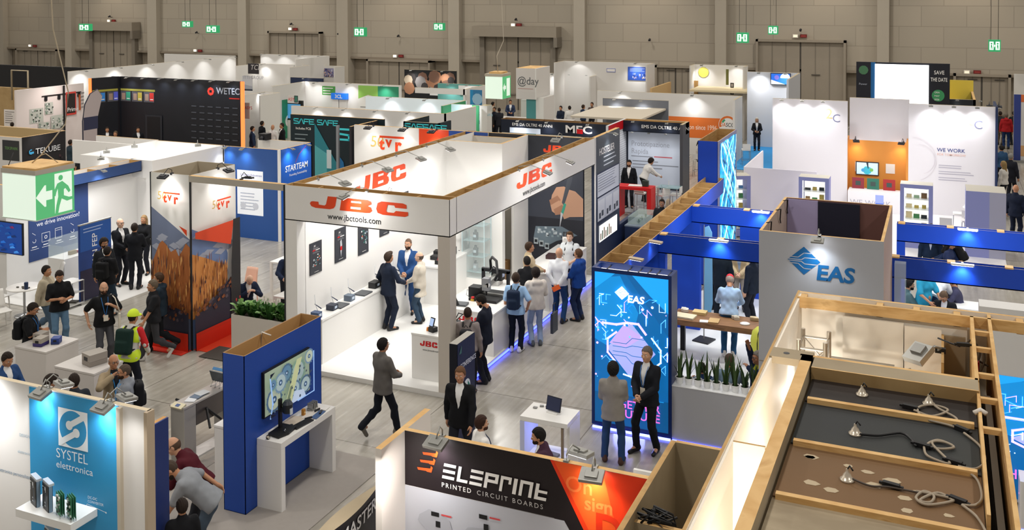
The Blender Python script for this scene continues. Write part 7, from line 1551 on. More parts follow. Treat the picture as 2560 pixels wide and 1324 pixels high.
for sx in (-.35,.35):
 for sy in (-.25,.25):MB().cyl((sx,sy,0),(sx,sy,1.0),.02,.02,CHROME,6).build('leg',t)
for i in range(4):stool('white bar stool at the red and glass tables, %s from the left' % ORD[i],(q.x-.1+.42*i,q.y+.9+.25*(i % 2),0),30*i,group='white stools at the red table')
t=thing('glass_trophy','tall clear trophy on a wooden foot standing at the aisle before the navy stand','trophy',(at(1672,525,0).x,at(1672,525,0).y,0));MB().lathe([(.12,0),(.14,.1),(.1,.35),(.05,.42)],(0,0,0),M('#c9b79f',.5),12).build('foot',t);MB().cyl((0,0,.42),(0,0,1.1),.03,.015,M('#e6ecec',.1,0,0,.5,alpha=.5),10).build('spire',t)
# navy info panel next to the central stand
ho=booth('navy panel stand with white text boards and a lit window, right of the soldering-hand poster');HX=-8.97;MB().box(HX-.12,HX,26.35,28.6,0,4.0,M('#1c2c4c',.5),WOODL).box(HX-.02,HX+.01,26.3,26.36,0,4.0,PW).box(HX-.12,HX-.0,28.6,30.6,0,1.05,M('#1d2d50',.5)).build('wall',ho)
g=panB(26.4,28.6,HX,0,4.0,ho);g.rect(0,.74,1,1,fill('#3d4650')).text('HOSTELIER',.12,.86,.2,PW,.012).lines(.3,.84,.9,3,.03,fill('#b9c0c8'),.3);g.rect(.04,.57,.96,.73,fill('#d3d8e2')).lines(.07,.72,.9,7,.018,fill('#8a90a0'),.3);g.rect(.04,.395,.96,.56,fill('#c6ccd8'))
for i in range(3):g.rect(.06+.31*i,.40,.33+.31*i,.54,fill('#dfe3ea'));g.rect(.1+.31*i,.41,.17+.31*i,.45,fill('#3a4150')).rect(.2+.31*i,.42,.28+.31*i,.46,fill('#4a5260'))
g.rect(.1,.24,.86,.36,fill('#f4f4ea',1.0))
for i in range(7):g.rect(.14+.07*i,.25,.18+.07*i,.3+.015*(i % 3),fill(('#8a6a4a','#5a7a5a','#b08a6a')[i % 3]))
g.done('graphic');flood('small lamp on the navy info panel top',(HX-.04,27.4,4.0),(1,0),.3,power=45,s=.7,group='lamps of the navy info panel')
q=at(1560,590,0);t=counter('counter','navy counter with a glass case in front of the navy info panel',HX+.1,HX+.75,28.8,30.4,1.0,M('#233456',.5),top=M('#7d8a99',.3));g=panA(-.3,.3,-.805,0,1,t);g.lines(.25,.7,.9,6,.08,fill('#8fa0c0'),.35).done('lettering')
t=thing('display_case','glass case with small plants on the navy counter','case',(HX+.42,29.6,1.003));MB().box(-.28,.28,-.6,.6,0,.22,M('#bcd3cf',.1,0,0,.5,alpha=.35)).build('glass',t)
for i,y in enumerate((-.4,0,.4)):leaf_plant('tiny plant in the glass case on the navy counter, %s' % ORD[i],(HX+.42,29.6+y,1.006),8,.15,.06,group='tiny plants on the navy counter',wd=.02)
# orange banner stand
da=booth('white wall stand with a wide orange text band and round logo');MB().box(-16.35,-8.95,48.3,48.4,0,3.0,WF,WT).box(-9.05,-8.95,46.5,48.3,0,3.0,WF,WT).build('wall',da)
g=panA(-16.35,-8.95,48.3,0,3.0,da);OD=fill('#d9702f');g.rect(.36,.28,.90,.62,OD).text('Electronic with Passion since 1996',.37,.42,.24,fill('#f0dccb'),.003,sx=.72)
def round_logo(g,u,v,r):g.disc(u,v,r,PW,30).disc(u,v,r*.95,OD,30,20,200,r0=r*.72).disc(u,v,r*.7,fill('#3f9a6a'),12,120,160,r0=r*.5).text('DASCO',u-.9*r/g.W,v-.22*r/g.H,r*.42,fill('#33343a'),.01,.1,sx=.8).text('DA',u-.9*r/g.W,v-.22*r/g.H,r*.42,OD,.012,.1,sx=.8)
round_logo(g,.235,.52,.95);g.done('lettering');g=panA(-9.9,-8.95,46.5,0,2.2,da);g2=panA(-10.15,-9.1,48.25,0,2.2,da,off=.02);round_logo(g2,.5,.72,.45);g2.lines(.2,.45,.8,5,.08,fill('#8d8c8a'),.2).done('side_logo')
lamps('lamp on the orange band wall',[(-15.0,48.28,3.0),(-11.3,48.28,3.0)],(0,-1),90,.6,.45,'lamps of the orange band wall')
gr=booth('grey lean-to roof stand with two lamps left of the orange band wall');q=at(1470,300,2.6);MB().obox((q.x+.5,q.y+3,2.6),(1.6,0,.0),(0,2.2,.0),(0,0,.04),M('#c9bfae',.6)).build('roof',gr);MB().box(q.x-1,q.x+2.2,q.y+5.0,q.y+5.1,0,3.0,M('#6f737c',.5),WT).build('back_wall',gr)
lamps('lamp on the grey wall left of the orange band',[(q.x-.3,q.y+4.98,3.0),(q.x+1.0,q.y+4.98,3.0)],(0,-1),55,.55,.4,'lamps of the grey wall')
# tower sign and lit cube, middle back
dy=booth('white tower sign with dark lower-case letters on turquoise pillars, far middle');q=at(1290,170,4.4);x0=q.x;x1=at(1340,171,4.4).x;dpt=1.8;MB().box(x0,x1,q.y,q.y+dpt,2.9,4.4,M('#c9c3be',.55),WOODL).box(x1,x1+.06,q.y,q.y+dpt,2.9,4.4,WF).build('sign_block',dy);MB().box(x1-.5,x1-.0,q.y+.1,q.y+.6,0,2.9,M('#4a8a8a',.5)).box(x1,x1+.4,q.y+.1,q.y+1.5,0,3.0,WF).build('pillar',dy);g=panA(x0,x1,q.y,2.9,4.4,dy);g.text('@day',.06,.48,.36,fill('#55565a'),.004,sx=.92).rect(.1,.33,.9,.35,fill('#b08a84')).done('lettering')
c2=thing('exit_sign_cube','pale green lit cube sign hanging far away in the middle','sign',tuple(at(1250,245,3.3)));MB().box(-.55,.3,-.4,.5,0,1.0,M('#d9ecdc',.5,0,.55)).build('light_body',c2);MB().box(-.57,.32,-.42,.52,1.0,1.12,M('#b9b09e',.6)).box(-.4,.2,-.3,.4,1.12,1.2,WOODL).build('top_frame',c2);g=panB(-.4,.5,.302,0,1,c2);g.rect(0,0,1,1,SG).rect(.5,.1,.9,.9,SWH).poly([(.05,.5),(.25,.7),(.25,.58),(.42,.58),(.42,.42),(.25,.42),(.25,.3)],SWH).done('pictogram');MB().tube([(-.1,0,1.2),(-.15,0,1.9),(.1,.2,2.6),(.05,.1,4.5),(0,0,10.5)],.02,M('#c2b8a6',.6),4).build('cable',c2)
t,a,c,k=block('white stand with bright lime green panels, far middle right',1360,183,1500,186,3.2,1.5,3,80);g=panA(a,c,k,0,3.2,t);LM=fill('#9fcf4a');g.rect(.42,.0,1,.62,LM).rect(.55,.62,1,.98,LM).poly([(.45,.35),(.72,.8),(.9,.8),(.9,.62),(.5,.2)],fill('#6f6468')).rect(.66,.5,.86,.68,fill('#e8dcd8')).rect(.66,.5,.71,.68,fill('#d85a44')).rect(.7,.05,.85,.35,PW).poly([(.9,.3),(1,.45),(1,.3)],fill('#3f8fd0')).done('graphic')
t,a,c,k=block('tall white back wall with a blue animation poster, far middle right',1402,153,1640,157,4.0,1.5,2,110)
def bluep(g):
 rnd=random.Random(12);g.rect(0,0,1,1,fill('#2a4fa8',.1));g.lines(.1,.9,.9,3,.1,fill('#a9b8e0'),.4)
 for i in range(40):x,z=.2+rnd.random()*.7,.1+rnd.random()*.4;g.rect(x,z,x+.04,z+.12,fill(rnd.choice(('#e6e8f0','#1a2a5a','#c9b0b8','#3f68c8'))))
poster('bright blue picture poster on the tall white back wall',1570,168,1622,200,k,bluep);poster('small blue-framed notice on the tall white back wall',1517,171,1539,180,k,lambda g:g.rect(0,0,1,1,fill('#6f78b8')).rect(.05,.15,.95,.85,PW))
t=thing('folding_screen','dark picture panel right of the tall white back wall','panel',tuple(Vector((at(1637,212,1.0).x,at(1637,212,1.0).y-9,0))));MB().box(0,1.3,0,.1,.3,2.2,M('#2b2833',.5)).build('panel',t);MB().box(.2,1.1,-.01,0,.9,1.3,fill('#8a3a3a')).build('picture',t);MB().box(.1,1.2,-.2,.3,0,.3,DARK).build('foot',t)
wc=counter('counter','long white counter with machines before the tall white back wall',*pw(1480,228,1640,230,1.0,'x')[:2],50.2,51.0,1.05,M('#cfcbc6',.55))
for i,(px,c,h) in enumerate(((1510,'#d87a6a',.9),(1545,'#4a4a48',1.0),(1560,'#3a3a38',.4),(1575,'#8a8d90',.3),(1610,'#9fc0c8',.8),(1630,'#9fc0c8',.8))):q=atY(px,222,50.6);item_box('bench_machine','machine on the far white counter, %s from the left' % ORD[i],'machine',(q.x,50.6,1.053),.45,.35,h*.75,M(c,.5),0)
wd_=booth('wood-backed open boxes behind the orange band wall');q0,q1=at(1650,212,3.0),at(1730,212,3.0);MB().box(q0.x,q0.x+.1,q0.y-2,q0.y+2,0,3.0,M('#c9a672',.7)).box(q0.x+1.2,q1.x,q0.y+2,q0.y+2.1,0,3.1,M('#b08850',.7)).box(q1.x,q1.x+3.5,q0.y,q0.y+3.0,2.7,2.8,M('#d5c4a0',.7)).build('wall',wd_)
t,a,c,k=block('white wall stand with picture boards right of the wood-backed boxes',1733,161,1870,164,4.0,1.0,2,100);poster('green square picture on the right white wall stand',1750,172,1768,186,k,lambda g:g.rect(0,0,1,1,fill('#4a7f88')).disc(.5,.4,.3,fill('#b9b04a'),10));poster('tall olive picture on the right white wall stand',1815,173,1822,212,k-.5,lambda g:g.rect(0,0,1,1,fill('#6f7038')))
for i,y in enumerate((207,224)):poster('small dark framed picture on the white end wall, %s' % ('upper' if i == 0 else 'lower'),1826,y,1835,y+12,k-.5,lambda g:g.rect(0,0,1,1,fill('#2b2826')).rect(.2,.2,.8,.8,fill('#a09a94')))
t,a,c,k=block('white cubicle with orange and blue side behind the orange band wall',1760,188,1800,188,3.2,0.5,1,60);MB().box(c,c+.1,k-2,k,0,3.2,M('#d86a4a',.6)).box(c,c+.11,k-2,k,0,1.6,M('#3f7fd0',.6)).build('side_panel',t)
bs=booth('white stand with blue carpet and wall screen at the right aisle end');k=52.0;a,c=atY(1868,163,k).x,atY(2000,166,k).x;MB().box(a,c,k,k+.1,0,3.9,M('#d3d5da',.55),WT).box(c-.1,c,k-4,k,0,3.9,M('#d3d5da',.55),WT).build('back_wall',bs);MB().box(a,c-.1,k-7,k,.001,.02,M('#2a8fd0',.7)).build('carpet',bs)
sc2=thing('flat_screen','wall screen with a blue industrial picture at the right aisle end','screen',tuple(atY(1927,211,k)));W_=atY(1977,211,k).x-atY(1927,211,k).x;MB().box(0,W_,-.1,0,0,1.15*W_*.52,BLACK).build('casing',sc2);g=panA(0.03,W_-.03,-.1,.03,1.15*W_*.52-.03,sc2);g.rect(0,0,1,1,fill('#2a6fe0',.6)).poly([(0,0),(.75,0),(0,.42)],fill('#e6f0ff',.8)).disc(.75,.6,.25,fill('#d8e6ff',.8),16,0,180).disc(.3,.65,.12,fill('#8a7fe0',.5),10).done('picture')
lamps('lamp on the white stand with blue carpet',along(a,c,2,k,3.9,m=.25),(0,-1),110,.6,.45,'lamps of the blue carpet stand')
for i,(x,y) in enumerate(((a+1.0,k-5.8),(a+2.0,k-2.2))):stool('white bar stool on the blue carpet, %s' % ('nearer' if i == 0 else 'farther'),(x,y,.02),20,group='white stools on the blue carpet')
q=at(1888,300,1.0);box_table('white high table with leaflets at the right aisle',q.x-.2,q.x+.6,q.y,q.y+.7,1.0,PWG,.05)
t=thing('water_dispenser','pale blue water dispenser beside the small framed pictures','dispenser',tuple(Vector((atY(1815,240,50.5).x,50.5,0))));MB().box(-.2,.2,-.2,.2,0,1.0,PWG).build('body',t);MB().lathe([(.1,1.0),(.16,1.1),(.16,1.5),(.1,1.55)],(0,0,0),M('#8fc9d8',.2),12).build('bottle',t)
# large conference screen
cs=thing('stage_screen','huge dark stage wall with a white projection and green emblem','screen',(-1.62,45.5,0));MB().box(-1.87,1.87,0,.2,0,5.0,M('#12151f',.5)).build('wall',cs);MB().box(-1.1,1.05,-.06,0,3.1,4.93,M('#ffffff',.4,0,2.2)).build('projection',cs)
g=panA(-1.87,1.87,0,0,5.0,cs);g.rect(.16,.0,.21,1,fill('#0f4f80',.2)).text('SAVE',.835,.91,.16,PW,.012,0,sx=.8).text('THE DATE',.80,.85,.16,PW,.012,0,sx=.62).disc(.88,.73,.25,fill('#2f7a4a',.2),18);g.text('ORA',.84,.75,.07,PW,.005).text('MAY',.84,.72,.07,PW,.005).text('2026',.84,.69,.07,PW,.005).text('Power',.03,.80,.09,fill('#9aa0ac'),.005).disc(.08,.93,.2,fill('#3f6a4a',.1),10).done('lettering')
yb_=booth('open-topped yellow and black stand seen over the white lettered wall');q0,q1=at(2250,243,3.4),at(2440,252,3.4);MB().box(q0.x,q1.x,q0.y,q0.y+.1,0,3.4,M('#1a1d22',.5),WT).box(q0.x,q0.x+.1,q0.y,q0.y+4,0,3.4,M('#1a1d22',.5)).box(q1.x-.1,q1.x,q0.y,q0.y+4,0,3.4,M('#3a2f26',.5),WOODL).box(q0.x,q1.x,q0.y+3.9,q0.y+4,0,3.9,M('#d9c04a',.6)).box(q0.x+1.0,q1.x-.6,q0.y+.1,q0.y+3.9,2.9,3.0,M('#e0cc5a',.6)).build('wall',yb_)
lamps('lamp on the yellow and black stand',[(q0.x+.5+i*.9,q0.y-.02,3.4) for i in range(4)],(0,-1),12,.5,.25,'lamps of the yellow and black stand')
# white lettered wall with orange niche
ph=booth('white lettered wall stand with a glowing orange niche and white floor');PY,PX0,PX1=38.6,-5.99,1.75;PHW=M('#d9d6da',.55);b=MB();b.box(PX0,-3.26,PY,PY+.1,0,4.0,PHW,WT).box(-1.15,PX1,PY,PY+.1,0,4.0,PHW,WT).box(-3.26,-1.15,PY+.9,PY+1.0,2.45,4.05,PHW,WT).box(PX1-.06,PX1+.02,PY-.05,PY+2,0,4.0,M('#1d2c50',.5)).build('wall',ph)
OR2=M('#d8913f',.55);MB().box(-3.26,-1.15,PY+.9,PY+1.0,0,2.45,OR2).box(-3.34,-3.26,PY+.1,PY+.9,0,2.6,OR2).box(-1.23,-1.15,PY+.1,PY+.9,0,2.6,OR2).build('niche',ph);MB().box(PX0,PX1,PY-6.5,PY,.001,.03,M('#e6e4e4',.4)).build('carpet',ph);MB().box(-3.2,-1.2,PY-.5,PY+.3,0,.75,M('#dedcdf',.5)).build('counter',ph)
g=panA(-3.2,-1.2,PY-.5,0,.75,ph);g.text('WE WORK',.04,.35,.2,fill('#a9a6b4'),.0).rect(.48,.1,.62,.9,fill('#8f9fe0',.1)).rect(.48,.1,.62,.5,fill('#2a5fd0',.1)).done('counter_lettering')
g=panA(PX0,-3.26,PY,0,4.0,ph);LB=fill('#c4c0c6');g.text('e-PHC',.28,.86,.22,LB,.0).text('2',.71,.83,.38,fill('#d9a97a'),.0).text('C',.80,.80,.30,fill('#7a7c98'),.0).lines(.16,.86,.36,1,.02,LB,.6).done('lettering')
g=panA(-1.15,PX1,PY,0,4.0,ph);g.text('INTER',.30,.87,.22,LB,.0).text('3',.68,.83,.38,fill('#cfb9a6'),.0).text('C',.74,.80,.30,fill('#7a7c98'),.0).text('WE WORK',.33,.58,.13,fill('#3f4a86'),.01).text('FOR TOMORROW',.33,.545,.08,fill('#e0b4a4'),.004).lines(.35,.46,.68,2,.02,fill('#a9a6b4'),.3).lines(.35,.405,.85,2,.02,fill('#a9a6b4'),.3).lines(.35,.35,.78,2,.02,fill('#a9a6b4'),.3);g.disc(.12,.5,.55,fill('#d3cdd2'),24,-70,90,r0=.53).disc(.05,.5,.8,fill('#d3cdd2'),24,-70,90,r0=.78).done('lettering')
lamps('lamp on the white lettered wall left of the niche',[(-5.6+.75*i,PY-.02,4.0) for i in range(3)],(0,-1),75,.55,.35,'lamps of the white lettered wall');lamps('lamp on the white lettered wall right of the niche',[(-.4+.75*i,PY-.02,4.0) for i in range(3)],(0,-1),75,.55,.35,'lamps of the white lettered wall')
flood('dark spot lamp on the upper right of the orange niche',(-1.35,PY+.85,2.47),(-.2,-1),.3,power=22,aim=(-1.4,PY+.9,1.5),col=(1,.85,.6),s=.9,dark=True,group='lamps of the orange niche');flood('dark spot lamp on the upper left of the orange niche',(-3.05,PY+.85,2.47),(.2,-1),.3,power=22,aim=(-3.0,PY+.9,1.5),col=(1,.85,.6),s=.9,dark=True,group='lamps of the orange niche');lamp('AREA','added_stand_fill',(-2,35.5,3.9),(-2,35.5,0),130,(.97,.97,1),2.0)  # the area light is an added fill above the white floor, no fixture
t=thing('flat_screen','screen with a pale floral picture in the orange niche','screen',tuple(atY(2142,433,PY+.9)));W_=atY(2195,433,PY+.9).x-atY(2142,433,PY+.9).x;MB().box(-.03,W_+.03,-.08,0,-.03,W_*.58+.03,M('#2d2f3a',.4)).build('casing',t);g=panA(0,W_,-.08,0,W_*.58,t);g.rect(0,0,1,1,fill('#bfe0ee',.5)).disc(.5,.35,.16,fill('#3fb0c8',.5),9).poly([(.45,1),(.55,1),(.56,.5),(.53,.5)],fill('#2a3a4a')).disc(.3,.35,.07,fill('#4a9fd8',.4),7).disc(.7,.4,.07,fill('#7ac06a',.3),7).done('picture')
for i,(px,c) in enumerate(((2145,'#8a2f3a'),(2182,'#2f6f5c'),(2222,'#a02a2a'))):
 q=atY(px,465,PY+.5);t=thing('framed_board','%s circuit picture board standing on the niche counter' % ('maroon','green','red')[i],'board',(q.x-.18,PY+.12+.1*i*0,.752));MB().box(0,.42,0,.04,0,.4,M(c,.5)).box(.12,.3,-.005,0,.12,.28,M('#3d4d4a',.5)).build('board',t)
 q=atY(px-8,450,PY+.8);t=thing('paper_sheet','white sheet on the orange niche wall above the %s board' % ('maroon','green','red')[i],'sheet',(q.x,PY+.89,1.25));MB().box(0,.32,-.01,0,0,.36,PW).build('sheet',t)
# low white room in front of it
lw=booth('low white partition room with a wash corner left of the orange niche');MB().box(-6.35,-6.3,PY-4.0,PY-.2,0,2.0,M('#dad7dc',.5)).box(-6.3,-3.9,PY-4.05,PY-4.0,0,2.0,M('#d5d1da',.5,0,0)).box(-3.98,-3.9,PY-4.0,PY-3.95,0,2.0,M('#b4b1cc',.5)).build('wall',lw)
# lit showcases
def showcase(label,x,y,rz,w_=.95,h=2.0,dp=.6,glow=True):
 t=thing('lit_showcase',label,'showcase',(x,y,.03),R(rz),'lavender lit showcases');LV=M('#8a8fc4',.5);b=MB();b.box(-w_/2,w_/2,-dp/2,dp/2,h-.12,h,LV,M('#b9b4a8',.6)).box(-w_/2,w_/2,-dp/2,dp/2,0,.2,LV).box(-w_/2,-w_/2+.12,-dp/2,dp/2,.2,h-.12,LV).box(w_/2-.12,w_/2,-dp/2,dp/2,.2,h-.12,LV).box(-w_/2+.12,w_/2-.12,dp/2-.03,dp/2,.2,h-.12,M('#f6f3ea',.5,0,.9)).build('cabinet',t)
 MB().box(-w_/2+.12,-w_/2+.14,-dp/2+.04,-dp/2+.08,.2,h-.12,M('#fff6e0',.4,0,5)).build('light_strip',t)
 rnd=random.Random(int(x*10)+5)
 for i in range(5):
  z=.25+i*.32;MB().box(-w_/2+.12,w_/2-.12,-dp/2+.05,dp/2-.03,z-.012,z,M('#e8f2ee',.1,0,0,.5,alpha=.5)).build('shelf',t)
  for k in range(3):
   s=Vector((math.cos(R(rz)),math.sin(R(rz)),0));px=-.22+.22*k;q=Vector((x,y,.03+z+.002))+s*px
   item_box('sample_board','%s sample board on the %s shelf of the %s' % (('left','middle','right')[k],ORD[i],label.replace('lavender lit ','').split(' standing')[0]),'sample',tuple(q),.12+.06*rnd.random(),.08,.06+.14*rnd.random(),M(rnd.choice(('#4f8f5a','#c9b05a','#2d3436','#a8c8a0','#d8c9a0','#5a8fc0','#8f6f4a')),.5),rz,'sample boards in the lit showcases',bevel=0)
q=at(1920,510,0);showcase('lavender lit showcase standing at the aisle corner, turned aside',-6.35,36.5-3.6,25);showcase('lavender lit showcase standing left of the orange niche',-3.85,33.6,0);showcase('lavender lit showcase standing right of the orange niche',-.75,33.6,0)
t=thing('lit_showcase','lavender showcase with a coloured light strip at the right edge of the white stand','showcase',(1.2,33.4,.03));LV=M('#8a8fc4',.5);MB().box(-.55,.1,-.5,.6,0,2.0,LV,M('#b9b4a8',.6)).box(.1,.55,-.5,-.35,0,2.0,M('#a3a3b8',.5),M('#b9b4a8',.6)).box(.1,.55,.45,.6,0,2.0,LV,M('#b9b4a8',.6)).box(.1,.55,-.35,.45,1.75,2.0,LV,M('#b9b4a8',.6)).build('cabinet',t);MB().box(.1,.12,-.35,.45,.3,1.75,M('#d3d0e6',.5,0,.5)).build('inside',t);MB().box(.53,.55,.1,.2,.4,1.7,M('#ffd9b0',.4,0,3)).box(.53,.55,.2,.3,.4,1.7,M('#2f7fff',.4,0,3)).build('light_strip',t)
for i,(x,y,rz) in enumerate(((-1.9,34.2,0),(.1,33.6,0),(.75,34.6,180),(.5,35.6,90))):stool('white bar stool on the white floor before the lettered wall, %s from the left' % ORD[i],(x,y,.03),rz,group='white stools of the white lettered stand')
round_table('white high round table right on the white floor before the lettered wall',(.95,35.2,.03),.35,1.05)
# far right edge
fr=booth('white column stand with a blue vertical sign at the far right edge');q=at(2535,185,4.0);MB().box(q.x,q.x+3,q.y,q.y+.1,0,4.0,WF).build('wall',fr);g=panA(q.x,q.x+3,q.y,0,4.0,fr);g.text('NSSD',.15,.62,.3,fill('#4a5fa8'),.01).done('lettering')
rb2=thing('roll_up_banner','orange and white roll-up banner at the far right aisle','banner',(3.05,52.0,0));MB().box(0,1.2,0,.05,.1,3.2,M('#cfcdcb',.5)).box(0,.3,-.01,0,.1,3.2,M('#2f3f86',.5)).box(.3,1.2,-.01,0,2.85,3.2,M('#d8703a',.5)).box(.3,1.1,-.01,0,.3,.8,M('#c79a6a',.5)).build('sheet',rb2);MB().box(-.05,1.25,-.15,.2,0,.1,ALU).build('foot',rb2)
for i,px in enumerate((2468,2490)):q=at(px,243,4.0);flood('lamp beyond the white lettered wall, %s' % ('left' if i == 0 else 'right'),(q.x,40.2,3.9),(0,-1),.3,power=0,s=.8,dark=True,group='lamps beyond the white lettered wall')
leaf_plant('green shrub behind the white lettered wall',tuple(Vector((at(2095,250,1.5).x,at(2095,250,1.5).y-8,0))),40,2.0,.5,pot=(.3,.5,DARK),wd=.1)
# ================================================================ visitors
p=person
BK,NB_,GY,WH='#17181c','#1b2438','#8d8f92','#e4e2de'
def bp(lab,col,**k):backpack(lab,col,person.last,**k)
# --- near left
p('person in black with rucksack and blue lanyard looking at a phone by the left pedestal',head=(75,757),v=250,pose='phone',glasses=True,lanyard='#2f6fb5',legs=NB_,hc='#2a211b');bp('black rucksack on the visitor with glasses by the left pedestal',BK)
p('person in a loose beige jacket walking beside the visitor in jeans',foot=(118,850),v=240,top='open',tc='#b9ae98',inner='#a89c86',legs='#4f6378',pose='walk',hc='#211a16')
p('person in a black t-shirt and light blue jeans holding a phone',foot=(150,872),v=190,pose='phone',legs='#5f7f9c',h=1.82,hc='#2b1f18',flare=.03)
p('bald bearded person in a black t-shirt with blue lanyard and white tote bag',foot=(262,915),v=190,hair='bald',beard='#3a271c',lanyard='#2f6fb5',skin='l',legs='#4a4b50',RH=(.3,-.02,.95),LH=(-.12,.17,1.3),fat=1,h=1.84)
P_=person.last;t=thing('tote_bag','white tote bag hanging from the shoulder of the bald bearded visitor','bag',P_['t'].location,P_['t'].rotation_euler[2]);MB().obox((-.3,.08,.98),(.03,.17,0),(0,0,.2),(.025,-.004,0),M('#dcd5c6',.8)).build('bag',t,bevel=.02);MB().tube([(-.3,.2,1.15),(-.2,.15,1.5),(-.15,-.02,1.55),(-.28,-.05,1.15)],.012,M('#dcd5c6',.8),5).build('strap',t)
p('person in a black top and dark trousers walking past the mountain picture, nearer the aisle',foot=(385,900),v=100,pose='walk',tc='#1d1e22',legs='#3b3b3f',shoe='#c9c6c2',hc='#6a5c4c',h=1.78)
p('person in dark blue walking past the mountain picture, close to its corner',foot=(400,880),v=80,pose='walk',top='hoodie',tc='#22303c',legs='#15171b',hc='#4a3626',h=1.8)
p('site worker in yellow helmet and high-visibility vest with a dark green rucksack',foot=(325,1010),v=-35,top='shirt',tc='#d9d6d2',legs='#1b1f2b',pose='desk',hair='buzz',h=1.82,LH=(-.2,.3,1.0),RH=(.24,.25,.95));P_=person.last
HV=M('#c4dd2a',.6,0,.12)
def _hv(q,P_=P_):
 T=P_['T'];d=_smin(_cone(q,T(-.085,0,1.29),T(.085,0,1.29),.137,.137),_cone(q,T(-.07,0,.95),T(.07,0,.95),.15,.15),.06);d=_smin(d,_cone(q,T(-.12,-.01,1.39),T(.12,-.01,1.39),.085,.085),.05)
 return np.maximum(np.maximum(d,.84-q[:,2]),q[:,2]-1.47)
V,Q=nets(_hv,(-.4,-.4,.8),(.4,.4,1.6),.02);arr_obj('safety_vest',[(V*P_['k'],Q,HV)],P_['t'])
V,Q=nets(lambda q:np.maximum(np.minimum(_ell(q,(0,0,.135),(.105,.13,.13)),np.maximum(_ell(q,(0,.05,.14),(.11,.16,.05)),q[:,2]-.16)),.125-q[:,2]),(-.15,-.2,.1),(.15,.25,.3),.011);arr_obj('helmet',[((P_['NT']+(P_['Hm'] @ V.T).T)*P_['k'],Q,HV)],P_['t'])
E_=P_['AR'][1];V,Q=nets(lambda q:_cone(q,E_[0],E_[1],.075,.062),np.min(E_[:2],0)-.1,np.max(E_[:2],0)+.1,.016);arr_obj('red_sleeve',[(V*P_['k'],Q,M('#c4161c',.7))],P_['t'])
bp('dark green rucksack on the site worker in the yellow helmet','#16302a',hgt=.5,w_=.34)
p('dark-haired person in a blue jacket cut by the left edge above the sky-blue stand',head=(14,880),v=215,top='jacket',tc='#2b4a7a',hp=20,pose='phone')
p('dark-haired person with glasses, only the head above the sky-blue stand wall',head=(116,938),v=-60,glasses=True,top='jacket',tc=NB_,hair='quiff',hp=30)
p('short-haired person seen from behind above the sky-blue stand wall',head=(185,936),v=10,hair='short',top='jacket',tc='#2b3038',inner='#2f5f9f',glasses=True)
p('bald person in an open beige jacket with a hand at the mouth',head=(283,887),v=200,hair='ring',hc='#8a7d70',top='open',tc='#a39276',inner='#23262b',lanyard='#2f8fd8',RH=(.1,.2,1.45),LH=(-.12,.26,1.05),glasses=True,z0=0)
p('bearded person in a grey hoodie with black rucksack and blue lanyard',head=(312,912),v=95,hair='buzz',hc='#5a4c40',beard='#3a2a20',top='hoodie',tc='#8b9098',glasses=True,lanyard='#2f8fd8',legs='#20242c',pose='clasp');bp('black rucksack on the visitor in a grey hoodie',BK)
p('person in a dark red sweater bending forward by the sky-blue stand',xy=tuple(at(500,1160,1.25))[:2],v=75,h=1.8,hair='ring',hc='#5a4638',top='shirt',tc='#4f1420',legs='#2a2c33',pose='lean',lean=38,glasses=True,skin='l')
p('person in a grey t-shirt bending low with one hand on the hip',xy=tuple(at(505,1220,1.15))[:2],v=80,hair='buzz',hc='#4a3c32',tc='#8e9298',beard='#33261e',lanyard='#2f6fb5',pose='bend',lean=48,RH=(.3,-.15,1.0),LH=(-.15,.5,.75),legs='#4a5868',h=1.82)
p('dark-haired person in a black suit at the bottom edge left of the blue screen wall',head=(455,1248),v=10,h=1.5,top='jacket',tc='#15161a',pose='stand')
# --- innovation stand group
Z2=.02
p('bald person in a black suit facing the group beside the blue banner',foot=(302,712),v=215,hair='ring',hc='#8a8078',top='jacket',tc='#15171d',pose='clasp',h=1.85,z0=Z2,skin='p',glasses=True)
p('person in a black suit seen from behind beside the white wall',foot=(338,722),v=-15,top='jacket',tc='#14161c',h=1.8,z0=Z2,pose='hold')
p('person with long fair hair in black holding white papers at the tower edge',foot=(362,685),v=150,hair='long',hc='#a5875f',top='shirt',tc='#17181b',fem=1,h=1.7,pose='hold',z0=Z2)
p('person with curly dark hair and glasses in a dark jacket by the blue banner',foot=(262,772),v=205,hair='curly',hc='#241a14',top='jacket',tc='#1c2026',beard='#2b1f18',glasses=True,h=1.82)
p('dark-haired person in black with a black rucksack before the blue banner',foot=(270,790),v=-35,top='hoodie',tc='#16171b',legs='#26384a',hc='#1d1612',pose='clasp');bp('black rucksack on the visitor before the blue banner','#121316',w_=.34)
# --- mountain stand
p('bald person in a dark blue jacket seated behind the planter, nearer one',xy=(-15.75,19.5),v=200,pose='sit',lean=25,hair='bald',top='jacket',tc='#1c2740',hp=35,skin='p',RH=(.1,.4,.85),LH=(-.1,.4,.85))
p('bald person with glasses bending over the table behind the planter',xy=(-15.3,20.6),v=190,pose='lean',lean=35,hair='bald',top='jacket',tc='#1f2a44',hp=30,skin='p',glasses=True)
